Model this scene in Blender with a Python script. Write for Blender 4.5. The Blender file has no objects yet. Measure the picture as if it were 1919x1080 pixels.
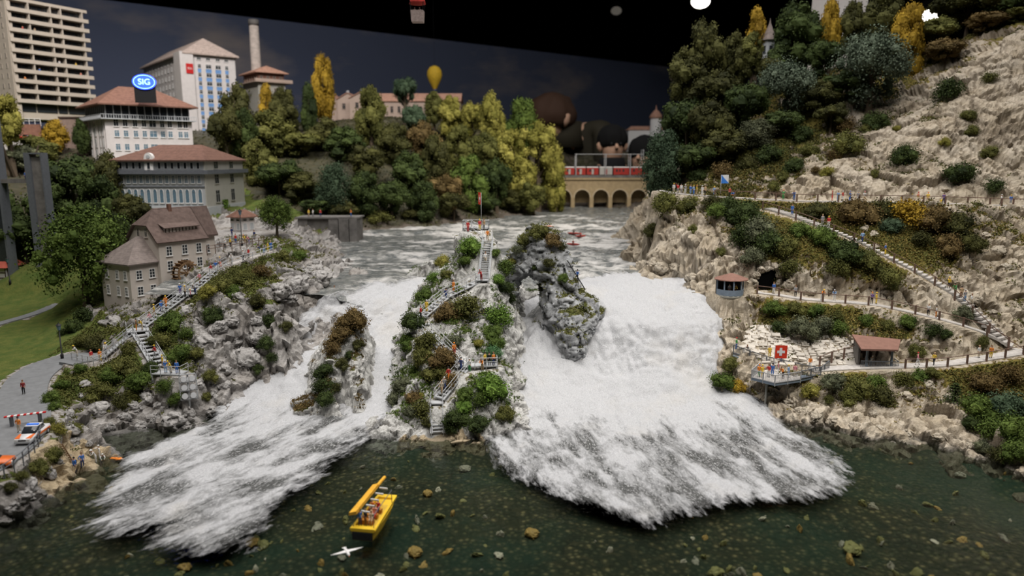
import bpy, bmesh, math, random
import numpy as np
from mathutils import Vector, Matrix
from mathutils.bvhtree import BVHTree

SC = bpy.context.scene
COL = SC.collection
random.seed(7)
RNG = np.random.default_rng(7)

# ------------------------------------------------------------------ camera
F = 1340.0
PITCH = math.radians(10.2)
CAMZ = 35.0
cam_data = bpy.data.cameras.new('camera')
cam_data.sensor_width = 36.0
cam_data.lens = F * 36.0 / 1919.0
cam_data.clip_start = 0.5
cam_data.clip_end = 2000
cam_data.dof.use_dof = True
cam_data.dof.focus_distance = 104.0
cam_data.dof.aperture_fstop = 0.055
cam = bpy.data.objects.new('camera', cam_data)
cam.location = (0, 0, CAMZ)
cam.rotation_euler = (math.radians(90) - PITCH, 0, 0)
COL.objects.link(cam)
SC.camera = cam

# ------------------------------------------------------------------ view, world, lights
SC.view_settings.view_transform = 'Standard'
SC.view_settings.look = 'None'
SC.view_settings.gamma = 1.0
SC.view_settings.use_curve_mapping = False
SC.view_settings.exposure = 0.35
SC.cycles.max_bounces = 5
SC.cycles.diffuse_bounces = 2
SC.cycles.glossy_bounces = 1
SC.cycles.transmission_bounces = 1
SC.cycles.transparent_max_bounces = 5
SC.cycles.adaptive_threshold = 0.025
SC.cycles.caustics_reflective = False
SC.cycles.caustics_refractive = False

world = bpy.data.worlds.new('world')
SC.world = world
world.use_nodes = True
world.node_tree.nodes['Background'].inputs[0].default_value = (0.75, 0.85, 1.0, 1)
world.node_tree.nodes['Background'].inputs[1].default_value = 0.012

def spot(name, loc, target, power, radius=5.0, angle=70, blend=0.8, color=(1, 0.96, 0.9)):
    l = bpy.data.lights.new(name, 'SPOT')
    l.energy = power
    l.shadow_soft_size = radius
    l.spot_size = math.radians(angle)
    l.spot_blend = blend
    l.color = color
    o = bpy.data.objects.new(name, l)
    o.location = loc
    d = Vector(target) - Vector(loc)
    o.rotation_euler = d.to_track_quat('-Z', 'Y').to_euler()
    COL.objects.link(o)
    return o

spot('ceiling_spot_falls', (38, 20, 165), (8, 100, 5), 0.30e6, 5, 46, 1.0, (1, 0.97, 0.93))
spot('ceiling_spot_left', (-20, 10, 160), (-45, 100, 8), 0.25e6, 6, 50, 1.0, (1, 0.95, 0.88))
spot('ceiling_spot_right', (95, 30, 160), (60, 105, 12), 0.36e6, 6, 52, 1.0, (1, 0.95, 0.86))
spot('ceiling_spot_forest', (75, 150, 165), (0, 225, 30), 0.75e6, 5, 46, 1.0, (1, 0.93, 0.82))
spot('ceiling_spot_town', (-80, 95, 195), (-112, 228, 45), 1.0e6, 6, 60, 1.0, (1, 0.93, 0.88))

def panel(name, loc, sx, sy, power, color=(1, 0.97, 0.95)):
    l = bpy.data.lights.new(name, 'AREA'); l.shape = 'RECTANGLE'; l.size = sx; l.size_y = sy
    l.energy = power; l.color = color
    o = bpy.data.objects.new(name, l); o.location = loc
    COL.objects.link(o)
panel('added_soft_fill', (0, 110, 198), 240, 200, 0.45e6)  # added area light for soft fill, not a real panel of the hall

# ------------------------------------------------------------------ pixel helpers
CP, SP = math.cos(PITCH), math.sin(PITCH)
def ray(px, py):
    u = (px - 959.5) / F
    v = (540.0 - py) / F
    return (u, CP + v * SP, -SP + v * CP)
def PY(px, py, Y):
    """world point seen at a photo position at distance Y"""
    d = ray(px, py); t = Y / d[1]
    return (d[0] * t, Y, CAMZ + d[2] * t)
def PZ(px, py, Z):
    d = ray(px, py); t = (Z - CAMZ) / d[2]
    return (d[0] * t, d[1] * t, Z)

# ------------------------------------------------------------------ numpy noise
def _hash(ix, iy, iz, seed):
    h = (ix.astype(np.int64) * 374761393 + iy.astype(np.int64) * 668265263 + iz.astype(np.int64) * 2147483647 + seed * 974634777) & 0xFFFFFFFF
    h = ((h ^ (h >> 13)) * 1274126177) & 0xFFFFFFFF
    h = ((h ^ (h >> 16)) * 2246822519) & 0xFFFFFFFF
    h = h ^ (h >> 15)
    return (h & 0xFFFFFF) / float(0x1000000)
def vnoise(P, s, seed=0):
    Q = P / s
    I = np.floor(Q).astype(np.int64); f = Q - I
    f = f * f * f * (f * (f * 6 - 15) + 10)
    r = 0
    for dx in (0, 1):
        wx = f[:, 0] if dx else 1 - f[:, 0]
        for dy in (0, 1):
            wy = f[:, 1] if dy else 1 - f[:, 1]
            for dz in (0, 1):
                wz = f[:, 2] if dz else 1 - f[:, 2]
                r = r + wx * wy * wz * _hash(I[:, 0] + dx, I[:, 1] + dy, I[:, 2] + dz, seed)
    return r * 2 - 1
def fbm(P, s, octaves=4, seed=0, gain=0.5):
    r = 0; a = 1
    for o in range(octaves):
        r = r + a * vnoise(P, s, seed + o * 17); s *= 0.5; a *= gain
    return r
def billow(P, s, octaves=4, seed=0, gain=0.5):
    r = 0; a = 1
    for o in range(octaves):
        r = r + a * (1 - 2 * np.abs(vnoise(P, s, seed + o * 17))); s *= 0.5; a *= gain
    return r
def worley(P, s, seed=0):
    Q = P / s
    I = np.floor(Q).astype(np.int64)
    n = len(P)
    f1 = np.full(n, 9.0); f2 = np.full(n, 9.0)
    idv = np.zeros(n); off = np.zeros((n, 3))
    for dx in (-1, 0, 1):
        for dy in (-1, 0, 1):
            for dz in (-1, 0, 1):
                cx, cy, cz = I[:, 0] + dx, I[:, 1] + dy, I[:, 2] + dz
                c = np.stack([cx + _hash(cx, cy, cz, seed), cy + _hash(cx, cy, cz, seed + 1), cz + _hash(cx, cy, cz, seed + 2)], 1)
                v = Q - c
                d = np.sqrt((v * v).sum(1))
                near = d < f1
                f2 = np.where(near, f1, np.minimum(f2, d))
                f1 = np.where(near, d, f1)
                idv = np.where(near, _hash(cx, cy, cz, seed + 3), idv)
                off[near] = v[near]
    return f1, f2, idv, off
def smooth(a, b, x):
    t = np.clip((x - a) / (b - a), 0, 1)
    return t * t * (3 - 2 * t)
def rockdisp(P, size, seed=0):
    """chiselled plaster rock relief; also returns how deep in a crack each point lies"""
    W = P + 0.16 * size * np.stack([vnoise(P, size * 1.1, seed + 5), vnoise(P, size * 1.1, seed + 6), vnoise(P, size * 1.1, seed + 7)], 1)
    d = 0; crack = 0
    for k, (s, a) in enumerate(((size, 1.0), (size * 0.45, 0.42), (size * 0.2, 0.17))):
        f1, f2, idv, off = worley(W * np.array([1, 1, 1.4]), s, seed + 31 * k)
        g = np.stack([np.cos(idv * 40), np.sin(idv * 57), np.cos(idv * 91)], 1)
        edge = 1 - smooth(0.0, (0.13, 0.16, 0.2)[k], f2 - f1)
        d = d + a * size * (0.24 * (idv - 0.5) + 0.30 * (off * g).sum(1) - 0.13 * edge)
        crack = crack + (0.9, 0.55, 0.25)[k] * edge * (0.45 + 0.55 * idv)
    d = d + 0.04 * size * fbm(P, size * 0.3, 3, seed + 3)
    return d, np.clip(crack, 0, 1)

# ------------------------------------------------------------------ triangulated height fields through control points
from mathutils.geometry import delaunay_2d_cdt
class Field:
    """piecewise linear surface through scattered points, several values per point"""
    def __init__(self, pts, vals, pad=120.0):
        p = np.array(pts, float)[:, :2]; v = np.atleast_2d(np.array(vals, float).T).T
        keep = []
        for i in range(len(p)):                       # drop points that crowd an earlier one
            if all((p[i, 0] - p[j, 0]) ** 2 + (p[i, 1] - p[j, 1]) ** 2 > 0.5 for j in keep): keep.append(i)
        p, v = p[keep], v[keep]
        lo, hi = p.min(0) - pad, p.max(0) + pad
        ring = []
        for t in np.linspace(0, 1, 9)[:-1]:
            ring += [(lo[0] + t * (hi[0] - lo[0]), lo[1]), (hi[0], lo[1] + t * (hi[1] - lo[1])), (hi[0] - t * (hi[0] - lo[0]), hi[1]), (lo[0], hi[1] - t * (hi[1] - lo[1]))]
        ring = np.array(ring)
        d = ((ring[:, None] - p[None]) ** 2).sum(2)
        rv = v[d.argmin(1)]
        self.p = np.concatenate([p, ring]); self.v = np.concatenate([v, rv])
        r = delaunay_2d_cdt([Vector(q) for q in self.p], [], [], 0, 1e-4, True)
        src = [o[0] for o in r[3]]
        self.tri = [[src[i] for i in f] for f in r[2]]
    def __call__(self, X, Y):
        x, y = np.ravel(X).astype(float), np.ravel(Y).astype(float)
        out = np.zeros((len(x), self.v.shape[1]))
        for (a, b, c) in self.tri:
            A, B, C = self.p[a], self.p[b], self.p[c]
            m = np.nonzero((x >= min(A[0], B[0], C[0]) - 1e-6) & (x <= max(A[0], B[0], C[0]) + 1e-6) & (y >= min(A[1], B[1], C[1]) - 1e-6) & (y <= max(A[1], B[1], C[1]) + 1e-6))[0]
            if not len(m): continue
            D = (B[1] - C[1]) * (A[0] - C[0]) + (C[0] - B[0]) * (A[1] - C[1])
            if abs(D) < 1e-9: continue
            l1 = ((B[1] - C[1]) * (x[m] - C[0]) + (C[0] - B[0]) * (y[m] - C[1])) / D
            l2 = ((C[1] - A[1]) * (x[m] - C[0]) + (A[0] - C[0]) * (y[m] - C[1])) / D
            l3 = 1 - l1 - l2
            k = (l1 > -1e-6) & (l2 > -1e-6) & (l3 > -1e-6)
            mm = m[k]
            out[mm] = l1[k, None] * self.v[a] + l2[k, None] * self.v[b] + l3[k, None] * self.v[c]
        return out
def blur(G, n):
    for _ in range(n):
        for ax in (0, 1):
            P = np.concatenate([G.take([0], ax), G, G.take([-1], ax)], ax)
            m = G.shape[ax]
            G = 0.25 * P.take(range(0, m), ax) + 0.5 * P.take(range(1, m + 1), ax) + 0.25 * P.take(range(2, m + 2), ax)
    return G
def controls(lst):
    """(px, py, 'z'|'y', value, grass) or ('w', x, y, z, grass)"""
    pts, gr = [], []
    for c in lst:
        if c[0] == 'w': p = c[1:4]
        elif c[2] == 'z': p = PZ(c[0], c[1], c[3])
        elif c[2] == 'u': p = PZ(c[0], c[1], c[3]); p = (p[0], p[1], c[3] - 3.2)      # bed under the water surface
        else: p = PY(c[0], c[1], c[3])
        pts.append(p); gr.append(c[4])
    pts = np.array(pts)
    return pts, np.array(gr, float)

def seg_dist(X, Y, poly):
    """distance to a 3D polyline in plan and the polyline's height there"""
    best = np.full(X.shape, 1e9); hz = np.zeros(X.shape)
    for a, b in zip(poly[:-1], poly[1:]):
        dx, dy = b[0] - a[0], b[1] - a[1]
        L = dx * dx + dy * dy + 1e-9
        t = np.clip(((X - a[0]) * dx + (Y - a[1]) * dy) / L, 0, 1)
        d = np.hypot(X - a[0] - t * dx, Y - a[1] - t * dy)
        m = d < best
        best = np.where(m, d, best); hz = np.where(m, a[2] + t * (b[2] - a[2]), hz)
    return best, hz

# ------------------------------------------------------------------ mesh helpers
def link(o, parent=None):
    COL.objects.link(o)
    if parent is not None: o.parent = parent
    return o
def mesh_obj(name, verts, faces, mats=(), parent=None, smooth_sh=False, loc=None):
    me = bpy.data.meshes.new(name)
    me.from_pydata([tuple(v) for v in verts], [], [tuple(f) for f in faces])
    for m in (mats if isinstance(mats, (list, tuple)) else [mats]): me.materials.append(m)
    if smooth_sh: me.polygons.foreach_set('use_smooth', [True] * len(me.polygons))
    me.update()
    o = bpy.data.objects.new(name, me)
    if loc is not None: o.location = loc
    return link(o, parent)
def np_mesh(name, V, Fq, mats, smooth_sh=True, attrs=None, parent=None):
    me = bpy.data.meshes.new(name)
    V = np.asarray(V, np.float32); Fq = np.asarray(Fq, np.int32)
    k = Fq.shape[1]
    me.vertices.add(len(V)); me.vertices.foreach_set('co', V.ravel())
    me.loops.add(Fq.size); me.loops.foreach_set('vertex_index', Fq.ravel())
    me.polygons.add(len(Fq)); me.polygons.foreach_set('loop_start', np.arange(0, Fq.size, k, dtype=np.int32))
    me.polygons.foreach_set('loop_total', np.full(len(Fq), k, np.int32))
    me.polygons.foreach_set('use_smooth', np.full(len(Fq), smooth_sh))
    for m in (mats if isinstance(mats, (list, tuple)) else [mats]): me.materials.append(m)
    for n, a in (attrs or {}).items():
        a = np.asarray(a, np.float32)
        if a.ndim == 1:
            at = me.attributes.new(n, 'FLOAT', 'POINT'); at.data.foreach_set('value', a)
        else:
            at = me.attributes.new(n, 'FLOAT_VECTOR', 'POINT'); at.data.foreach_set('vector', a.ravel())
    me.update(); me.validate()
    o = bpy.data.objects.new(name, me)
    return link(o, parent)
def tag(o, label=None, cat=None, group=None, kind=None):
    if label: o['label'] = label
    if cat: o['category'] = cat
    if group: o['group'] = group
    if kind: o['kind'] = kind
    return o
def empty(name, loc, label, cat, group=None, rz=0.0):
    o = bpy.data.objects.new(name, None)
    o.empty_display_size = 0.3
    o.location = loc; o.rotation_euler = (0, 0, rz)
    COL.objects.link(o)
    return tag(o, label, cat, group)
def grid_faces(ny, nx):
    i = np.arange(ny * nx).reshape(ny, nx)
    return np.stack([i[:-1, :-1].ravel(), i[:-1, 1:].ravel(), i[1:, 1:].ravel(), i[1:, :-1].ravel()], 1)
def grid_normals(V, ny, nx):
    G = V.reshape(ny, nx, 3)
    du = np.gradient(G, axis=1); dv = np.gradient(G, axis=0)
    N = np.cross(du, dv).reshape(-1, 3)
    return N / (np.linalg.norm(N, axis=1, keepdims=True) + 1e-9)

# ------------------------------------------------------------------ materials
class NT:
    """small node-tree writer"""
    def __init__(self, name):
        m = bpy.data.materials.new(name); m.use_nodes = True
        self.m = m; self.t = m.node_tree; self.n = self.t.nodes
        self.b = self.n['Principled BSDF']; self.out = self.n['Material Output']
    def add(self, typ, **kw):
        x = self.n.new(typ)
        for k, v in kw.items():
            if k == 'ins':
                for kk, vv in v.items(): self.put(x, kk, vv)
            else: setattr(x, k, v)
        return x
    def put(self, node, key, v):
        s = node.inputs[key]
        if isinstance(v, bpy.types.NodeSocket): self.t.links.new(v, s)
        elif isinstance(v, (tuple, list)) and len(v) == 3 and s.type == 'RGBA': s.default_value = (*v, 1)
        else: s.default_value = v
    def noise(self, scale, detail=4, vec=None, rough=0.6, out='Fac'):
        x = self.add('ShaderNodeTexNoise', ins={'Scale': scale, 'Detail': detail, 'Roughness': rough})
        if vec is not None: self.put(x, 'Vector', vec)
        return x.outputs[out]
    def vor(self, scale, vec=None, feature='F1', out='Distance'):
        x = self.add('ShaderNodeTexVoronoi', feature=feature, ins={'Scale': scale})
        if vec is not None: self.put(x, 'Vector', vec)
        return x.outputs[out]
    def attr(self, name, out='Fac'):
        return self.add('ShaderNodeAttribute', attribute_name=name).outputs[out]
    def ramp(self, fac, stops):
        x = self.add('ShaderNodeValToRGB'); self.put(x, 'Fac', fac)
        e = x.color_ramp.elements
        while len(e) < len(stops): e.new(0.5)
        for el, (p, c) in zip(e, stops):
            el.position = p; el.color = (*c, 1) if isinstance(c, tuple) else (c, c, c, 1)
        return x.outputs['Color']
    def mix(self, fac, a, b, mode='MIX'):
        x = self.add('ShaderNodeMix', data_type='RGBA', blend_type=mode)
        self.put(x, 0, fac); self.put(x, 6, a); self.put(x, 7, b)
        return x.outputs[2]
    def math(self, op, a, b=0.0, clamp=False):
        x = self.add('ShaderNodeMath', operation=op, use_clamp=clamp)
        self.put(x, 0, a); self.put(x, 1, b)
        return x.outputs[0]
    def coord(self, kind='Object'):
        return self.add('ShaderNodeTexCoord').outputs[kind]
    def mapping(self, vec, scale=(1, 1, 1), rot=(0, 0, 0)):
        return self.add('ShaderNodeMapping', ins={'Vector': vec, 'Scale': scale, 'Rotation': rot}).outputs[0]
    def bump(self, height, strength=0.5, dist=0.1, normal=None):
        x = self.add('ShaderNodeBump', ins={'Height': height, 'Strength': strength, 'Distance': dist})
        if normal is not None: self.put(x, 'Normal', normal)
        return x.outputs[0]
    def set(self, **kw):
        names = {'color': 'Base Color', 'rough': 'Roughness', 'normal': 'Normal', 'metal': 'Metallic', 'spec': 'Specular IOR Level',
                 'alpha': 'Alpha', 'emit': 'Emission Color', 'estr': 'Emission Strength', 'trans': 'Transmission Weight', 'ior': 'IOR'}
        for k, v in kw.items(): self.put(self.b, names[k], v)
        return self.m

_MC = {}
def paint(name, col, rough=0.6, var=0.15, scale=1.5, metal=0.0, spec=0.3):
    """plain painted / moulded material with a little mottling"""
    key = (name, col)
    if key in _MC: return _MC[key]
    t = NT(name)
    n = t.noise(scale, 3, t.coord())
    dark = tuple(c * (1 - var) for c in col); light = tuple(min(1, c * (1 + var)) for c in col)
    m = t.set(color=t.ramp(n, [(0.3, dark), (0.7, light)]), rough=rough, metal=metal, spec=spec)
    _MC[key] = m
    return m

def terrain_mat(name, rock_a, rock_b, crack_c, grass_a, grass_b, earth, strata=0.0):
    t = NT(name)
    P = t.coord()
    n1 = t.noise(0.18, 3, P); n2 = t.noise(1.3, 5, P, 0.7); n3 = t.noise(6.0, 2, P, 0.7)
    rock = t.mix(t.ramp(n1, [(0.35, 0.0), (0.65, 1.0)]), rock_a, rock_b)
    rock = t.mix(t.ramp(n2, [(0.3, 0.55), (0.62, 0.0)]), rock, tuple(c * 0.55 for c in rock_a))
    cr = t.attr('crack')
    vc = t.vor(0.55, t.mapping(t.mix(0.12, P, t.noise(1.2, 1, P, out='Color')), (1, 1, 1.6)), 'DISTANCE_TO_EDGE')
    cr = t.math('MAXIMUM', t.math('MULTIPLY', cr, 0.9), t.math('MULTIPLY', t.ramp(vc, [(0.0, 0.8), (0.035, 0.0)]), n2))
    rock = t.mix(t.math('MULTIPLY', cr, t.ramp(n3, [(0.3, 0.5), (0.7, 1.0)])), rock, crack_c)
    g = t.attr('grass')
    gcol = t.mix(t.ramp(t.noise(0.5, 3, P), [(0.35, 0.0), (0.65, 1.0)]), grass_a, grass_b)
    gcol = t.mix(t.ramp(t.noise(9, 1, P), [(0.4, 0.0), (0.75, 0.6)]), gcol, tuple(c * 0.4 for c in grass_a))
    e = t.mix(t.ramp(n3, [(0.3, 0.0), (0.7, 1.0)]), earth, tuple(c * 0.6 for c in earth))
    gm = t.math('ADD', g, t.math('MULTIPLY', t.math('SUBTRACT', n2, 0.5), 0.9))
    col = t.mix(t.ramp(gm, [(0.38, 0.0), (0.46, 1.0)]), rock, e)
    col = t.mix(t.ramp(gm, [(0.46, 0.0), (0.55, 1.0)]), col, gcol)
    sand = t.mix(t.ramp(t.noise(7, 2, P, 0.7), [(0.3, 0.0), (0.7, 1.0)]), (0.34, 0.26, 0.16), (0.56, 0.46, 0.31))
    col = t.mix(t.ramp(t.math('ADD', t.attr('sand'), t.math('MULTIPLY', t.math('SUBTRACT', n2, 0.5), 0.6)), [(0.4, 0.0), (0.6, 1.0)]), col, sand)
    wet = t.attr('wet')
    col = t.mix(t.math('MULTIPLY', wet, 0.75), col, (0.05, 0.05, 0.045))
    b = t.bump(t.math('ADD', n2, t.math('MULTIPLY', n3, 0.4)), 0.7, 0.35)
    b = t.bump(t.math('SUBTRACT', 0.0, vc), 0.25, 0.3, b)
    return t.set(color=col, rough=t.math('SUBTRACT', 0.92, t.math('MULTIPLY', wet, 0.6)), normal=b, spec=0.25)

M_LEFT = terrain_mat('grey_rock_and_grass', (0.36, 0.33, 0.30), (0.50, 0.48, 0.46), (0.05, 0.045, 0.04), (0.075, 0.115, 0.022), (0.14, 0.155, 0.035), (0.13, 0.10, 0.06))
M_RIGHT = terrain_mat('cream_rock_and_grass', (0.50, 0.42, 0.31), (0.60, 0.53, 0.43), (0.09, 0.065, 0.04), (0.14, 0.13, 0.03), (0.22, 0.17, 0.04), (0.20, 0.14, 0.07))
M_ISLE = terrain_mat('pale_islet_rock', (0.56, 0.55, 0.52), (0.74, 0.73, 0.70), (0.09, 0.08, 0.07), (0.08, 0.12, 0.03), (0.13, 0.15, 0.04), (0.22, 0.18, 0.12))
M_ARCH = terrain_mat('blue_grey_arch_rock', (0.40, 0.41, 0.42), (0.55, 0.56, 0.57), (0.06, 0.06, 0.06), (0.10, 0.12, 0.03), (0.14, 0.13, 0.04), (0.18, 0.15, 0.10))
M_FAR = terrain_mat('far_bank_earth', (0.42, 0.32, 0.24), (0.55, 0.43, 0.33), (0.10, 0.07, 0.05), (0.10, 0.10, 0.025), (0.20, 0.16, 0.04), (0.20, 0.13, 0.07))
# ------------------------------------------------------------------ footpath centre lines (photo position + height)
def polyz(l): return [PZ(*p) for p in l]
def polyy(l): return [PY(*p) for p in l]
ROAD_L = polyz([(-90, 900, 4.0), (-40, 878, 4.1), (5, 850, 4.2), (38, 815, 4.45), (48, 775, 4.8), (40, 740, 5.1), (52, 710, 5.3), (85, 685, 5.5), (135, 668, 5.9), (172, 676, 6.1)])
PATH_LAWN = polyz([(-60, 625, 6.0), (0, 606, 6.4), (60, 590, 6.7), (110, 570, 7.3)])
PATH_LAWN2 = polyz([(-60, 520, 8.4), (0, 503, 8.9), (40, 490, 9.5), (75, 477, 10.3)])
ST_L1 = polyz([(195, 668, 6.4), (250, 622, 9.6)])
ST_L2 = polyz([(266, 612, 9.8), (346, 552, 13.4)])
ST_L3 = polyz([(358, 546, 13.6), (400, 512, 15.8)])
ST_L4 = polyz([(403, 511, 15.9), (430, 495, 17.0)])
WALK_L5 = polyz([(430, 496, 17.0), (470, 484, 17.7), (508, 471, 18.6)])
ST_LB = polyz([(262, 625, 9.5), (300, 688, 6.4)])
DECK_LB = polyz([(300, 692, 6.4), (338, 699, 6.3)])
WALK_UP = polyy([(1235, 357, 142), (1262, 362, 140), (1300, 366, 138), (1340, 368, 137), (1420, 373, 134.5), (1500, 377, 132.5), (1600, 378, 131.5), (1720, 380, 130), (1850, 384, 128), (1960, 388, 126)])
STEP_R = polyy([(1440, 391, 128), (1484, 404, 124), (1547, 427, 119.5), (1615, 455, 116.8), (1660, 480, 115), (1720, 510, 112.5), (1790, 552, 109), (1840, 597, 106), (1880, 640, 103.3), (1935, 676, 100.8)])
WALK_MID = polyy([(1420, 548, 113), (1450, 551, 112), (1500, 560, 111), (1570, 565, 110), (1640, 570, 108.5), (1740, 592, 106), (1800, 608, 104.5), (1860, 628, 103), (1885, 645, 102.5)])
WALK_LOW = polyy([(1520, 694, 99), (1560, 690, 99.5), (1610, 688, 99.5), (1690, 686, 99), (1760, 684, 98.7), (1850, 671, 99.3), (1940, 655, 100.5)])

def ground(name, ctrl, xs, ys, mat, paths, rsize, ramp_, seed, extra=None, par=None, wetz=0.9, kgrass=1.0, sand=(), slab=None, steepk=0.55):
    pts, gr = controls(ctrl)
    h = Field(pts, np.stack([pts[:, 2], gr], 1))
    ny, nx = len(ys), len(xs)
    X, Y = np.meshgrid(xs, ys)
    H = h(X, Y); Z = blur(H[:, 0].reshape(ny, nx), 6); G = blur(H[:, 1].reshape(ny, nx), 6)
    calm = np.zeros_like(Z)
    for poly, w, *dr in paths:
        d, hz = seg_dist(X, Y, poly)
        if dr: hz = hz - dr[0]
        t = 1 - smooth(w * 0.5 + 0.2, w * 0.5 + 2.2, d)
        Z = Z * (1 - t) + (hz - 0.12) * t
        calm = np.maximum(calm, 1 - smooth(w * 0.5 + 0.3, w * 0.5 + 1.6, d))
    if extra is not None: Z, G, calm = extra(X, Y, Z, G, calm)
    V = np.stack([X.ravel(), Y.ravel(), Z.ravel()], 1)
    N = grid_normals(V, ny, nx)
    rockiness = np.clip(1 - smooth(0.45, 0.85, G.ravel()), 0.06, 1) * (1 - calm.ravel())
    d, crack = rockdisp(V, rsize, seed)
    if slab is not None:      # broad slabs instead of small blocks above a height
        d2, c2 = rockdisp(V * np.array([1, 1, 1.1]), slab[1], seed + 77); w = smooth(slab[0] - 1.5, slab[0] + 1.5, V[:, 2])
        d = d * (1 - w) + (0.55 * d2 + 0.30 * d) * w; crack = np.maximum(crack * (1 - 0.4 * w), c2 * w)
    V2 = V + N * (d * ramp_ * rockiness)[:, None]
    V2[:, 2] += 0.25 * fbm(V, 3.0, 3, seed + 9) * (1 - calm.ravel()) * 0.5
    N2 = grid_normals(V2, ny, nx)
    G2 = G.ravel() * kgrass - steepk * smooth(0.75, 0.35, N2[:, 2]) + 0.12 * smooth(0.75, 0.95, N2[:, 2]) + 0.25 * fbm(V, 4.0, 3, seed + 12)
    G2 = np.where(calm.ravel() > 0.7, np.minimum(G2, 0.40), G2)
    wet = 1 - smooth(0.0, wetz, V2[:, 2] + 0.3 * fbm(V, 1.5, 2, seed))
    sd = np.zeros(len(V2))
    for (sx, sy, r) in sand: sd = np.maximum(sd, 1 - smooth(r * 0.6, r, np.hypot(V2[:, 0] - sx, V2[:, 1] - sy)))
    wet = wet * (1 - 0.85 * sd * smooth(-0.05, 0.15, V2[:, 2]))
    o = np_mesh(name, V2, grid_faces(ny, nx), mat, False, {'grass': G2, 'crack': crack * rockiness, 'wet': wet, 'sand': sd})
    tag(o, kind='structure')
    o['_'] = 0; del o['_']
    return o, V2, N2, G2, calm.ravel()

def span(*segs):
    out = []
    for a, b, s in segs:
        n = max(1, int(round((b - a) / s)))
        out.extend(list(a + (b - a) * np.arange(n) / n))
    out.append(segs[-1][1])
    return np.array(out)

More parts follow.
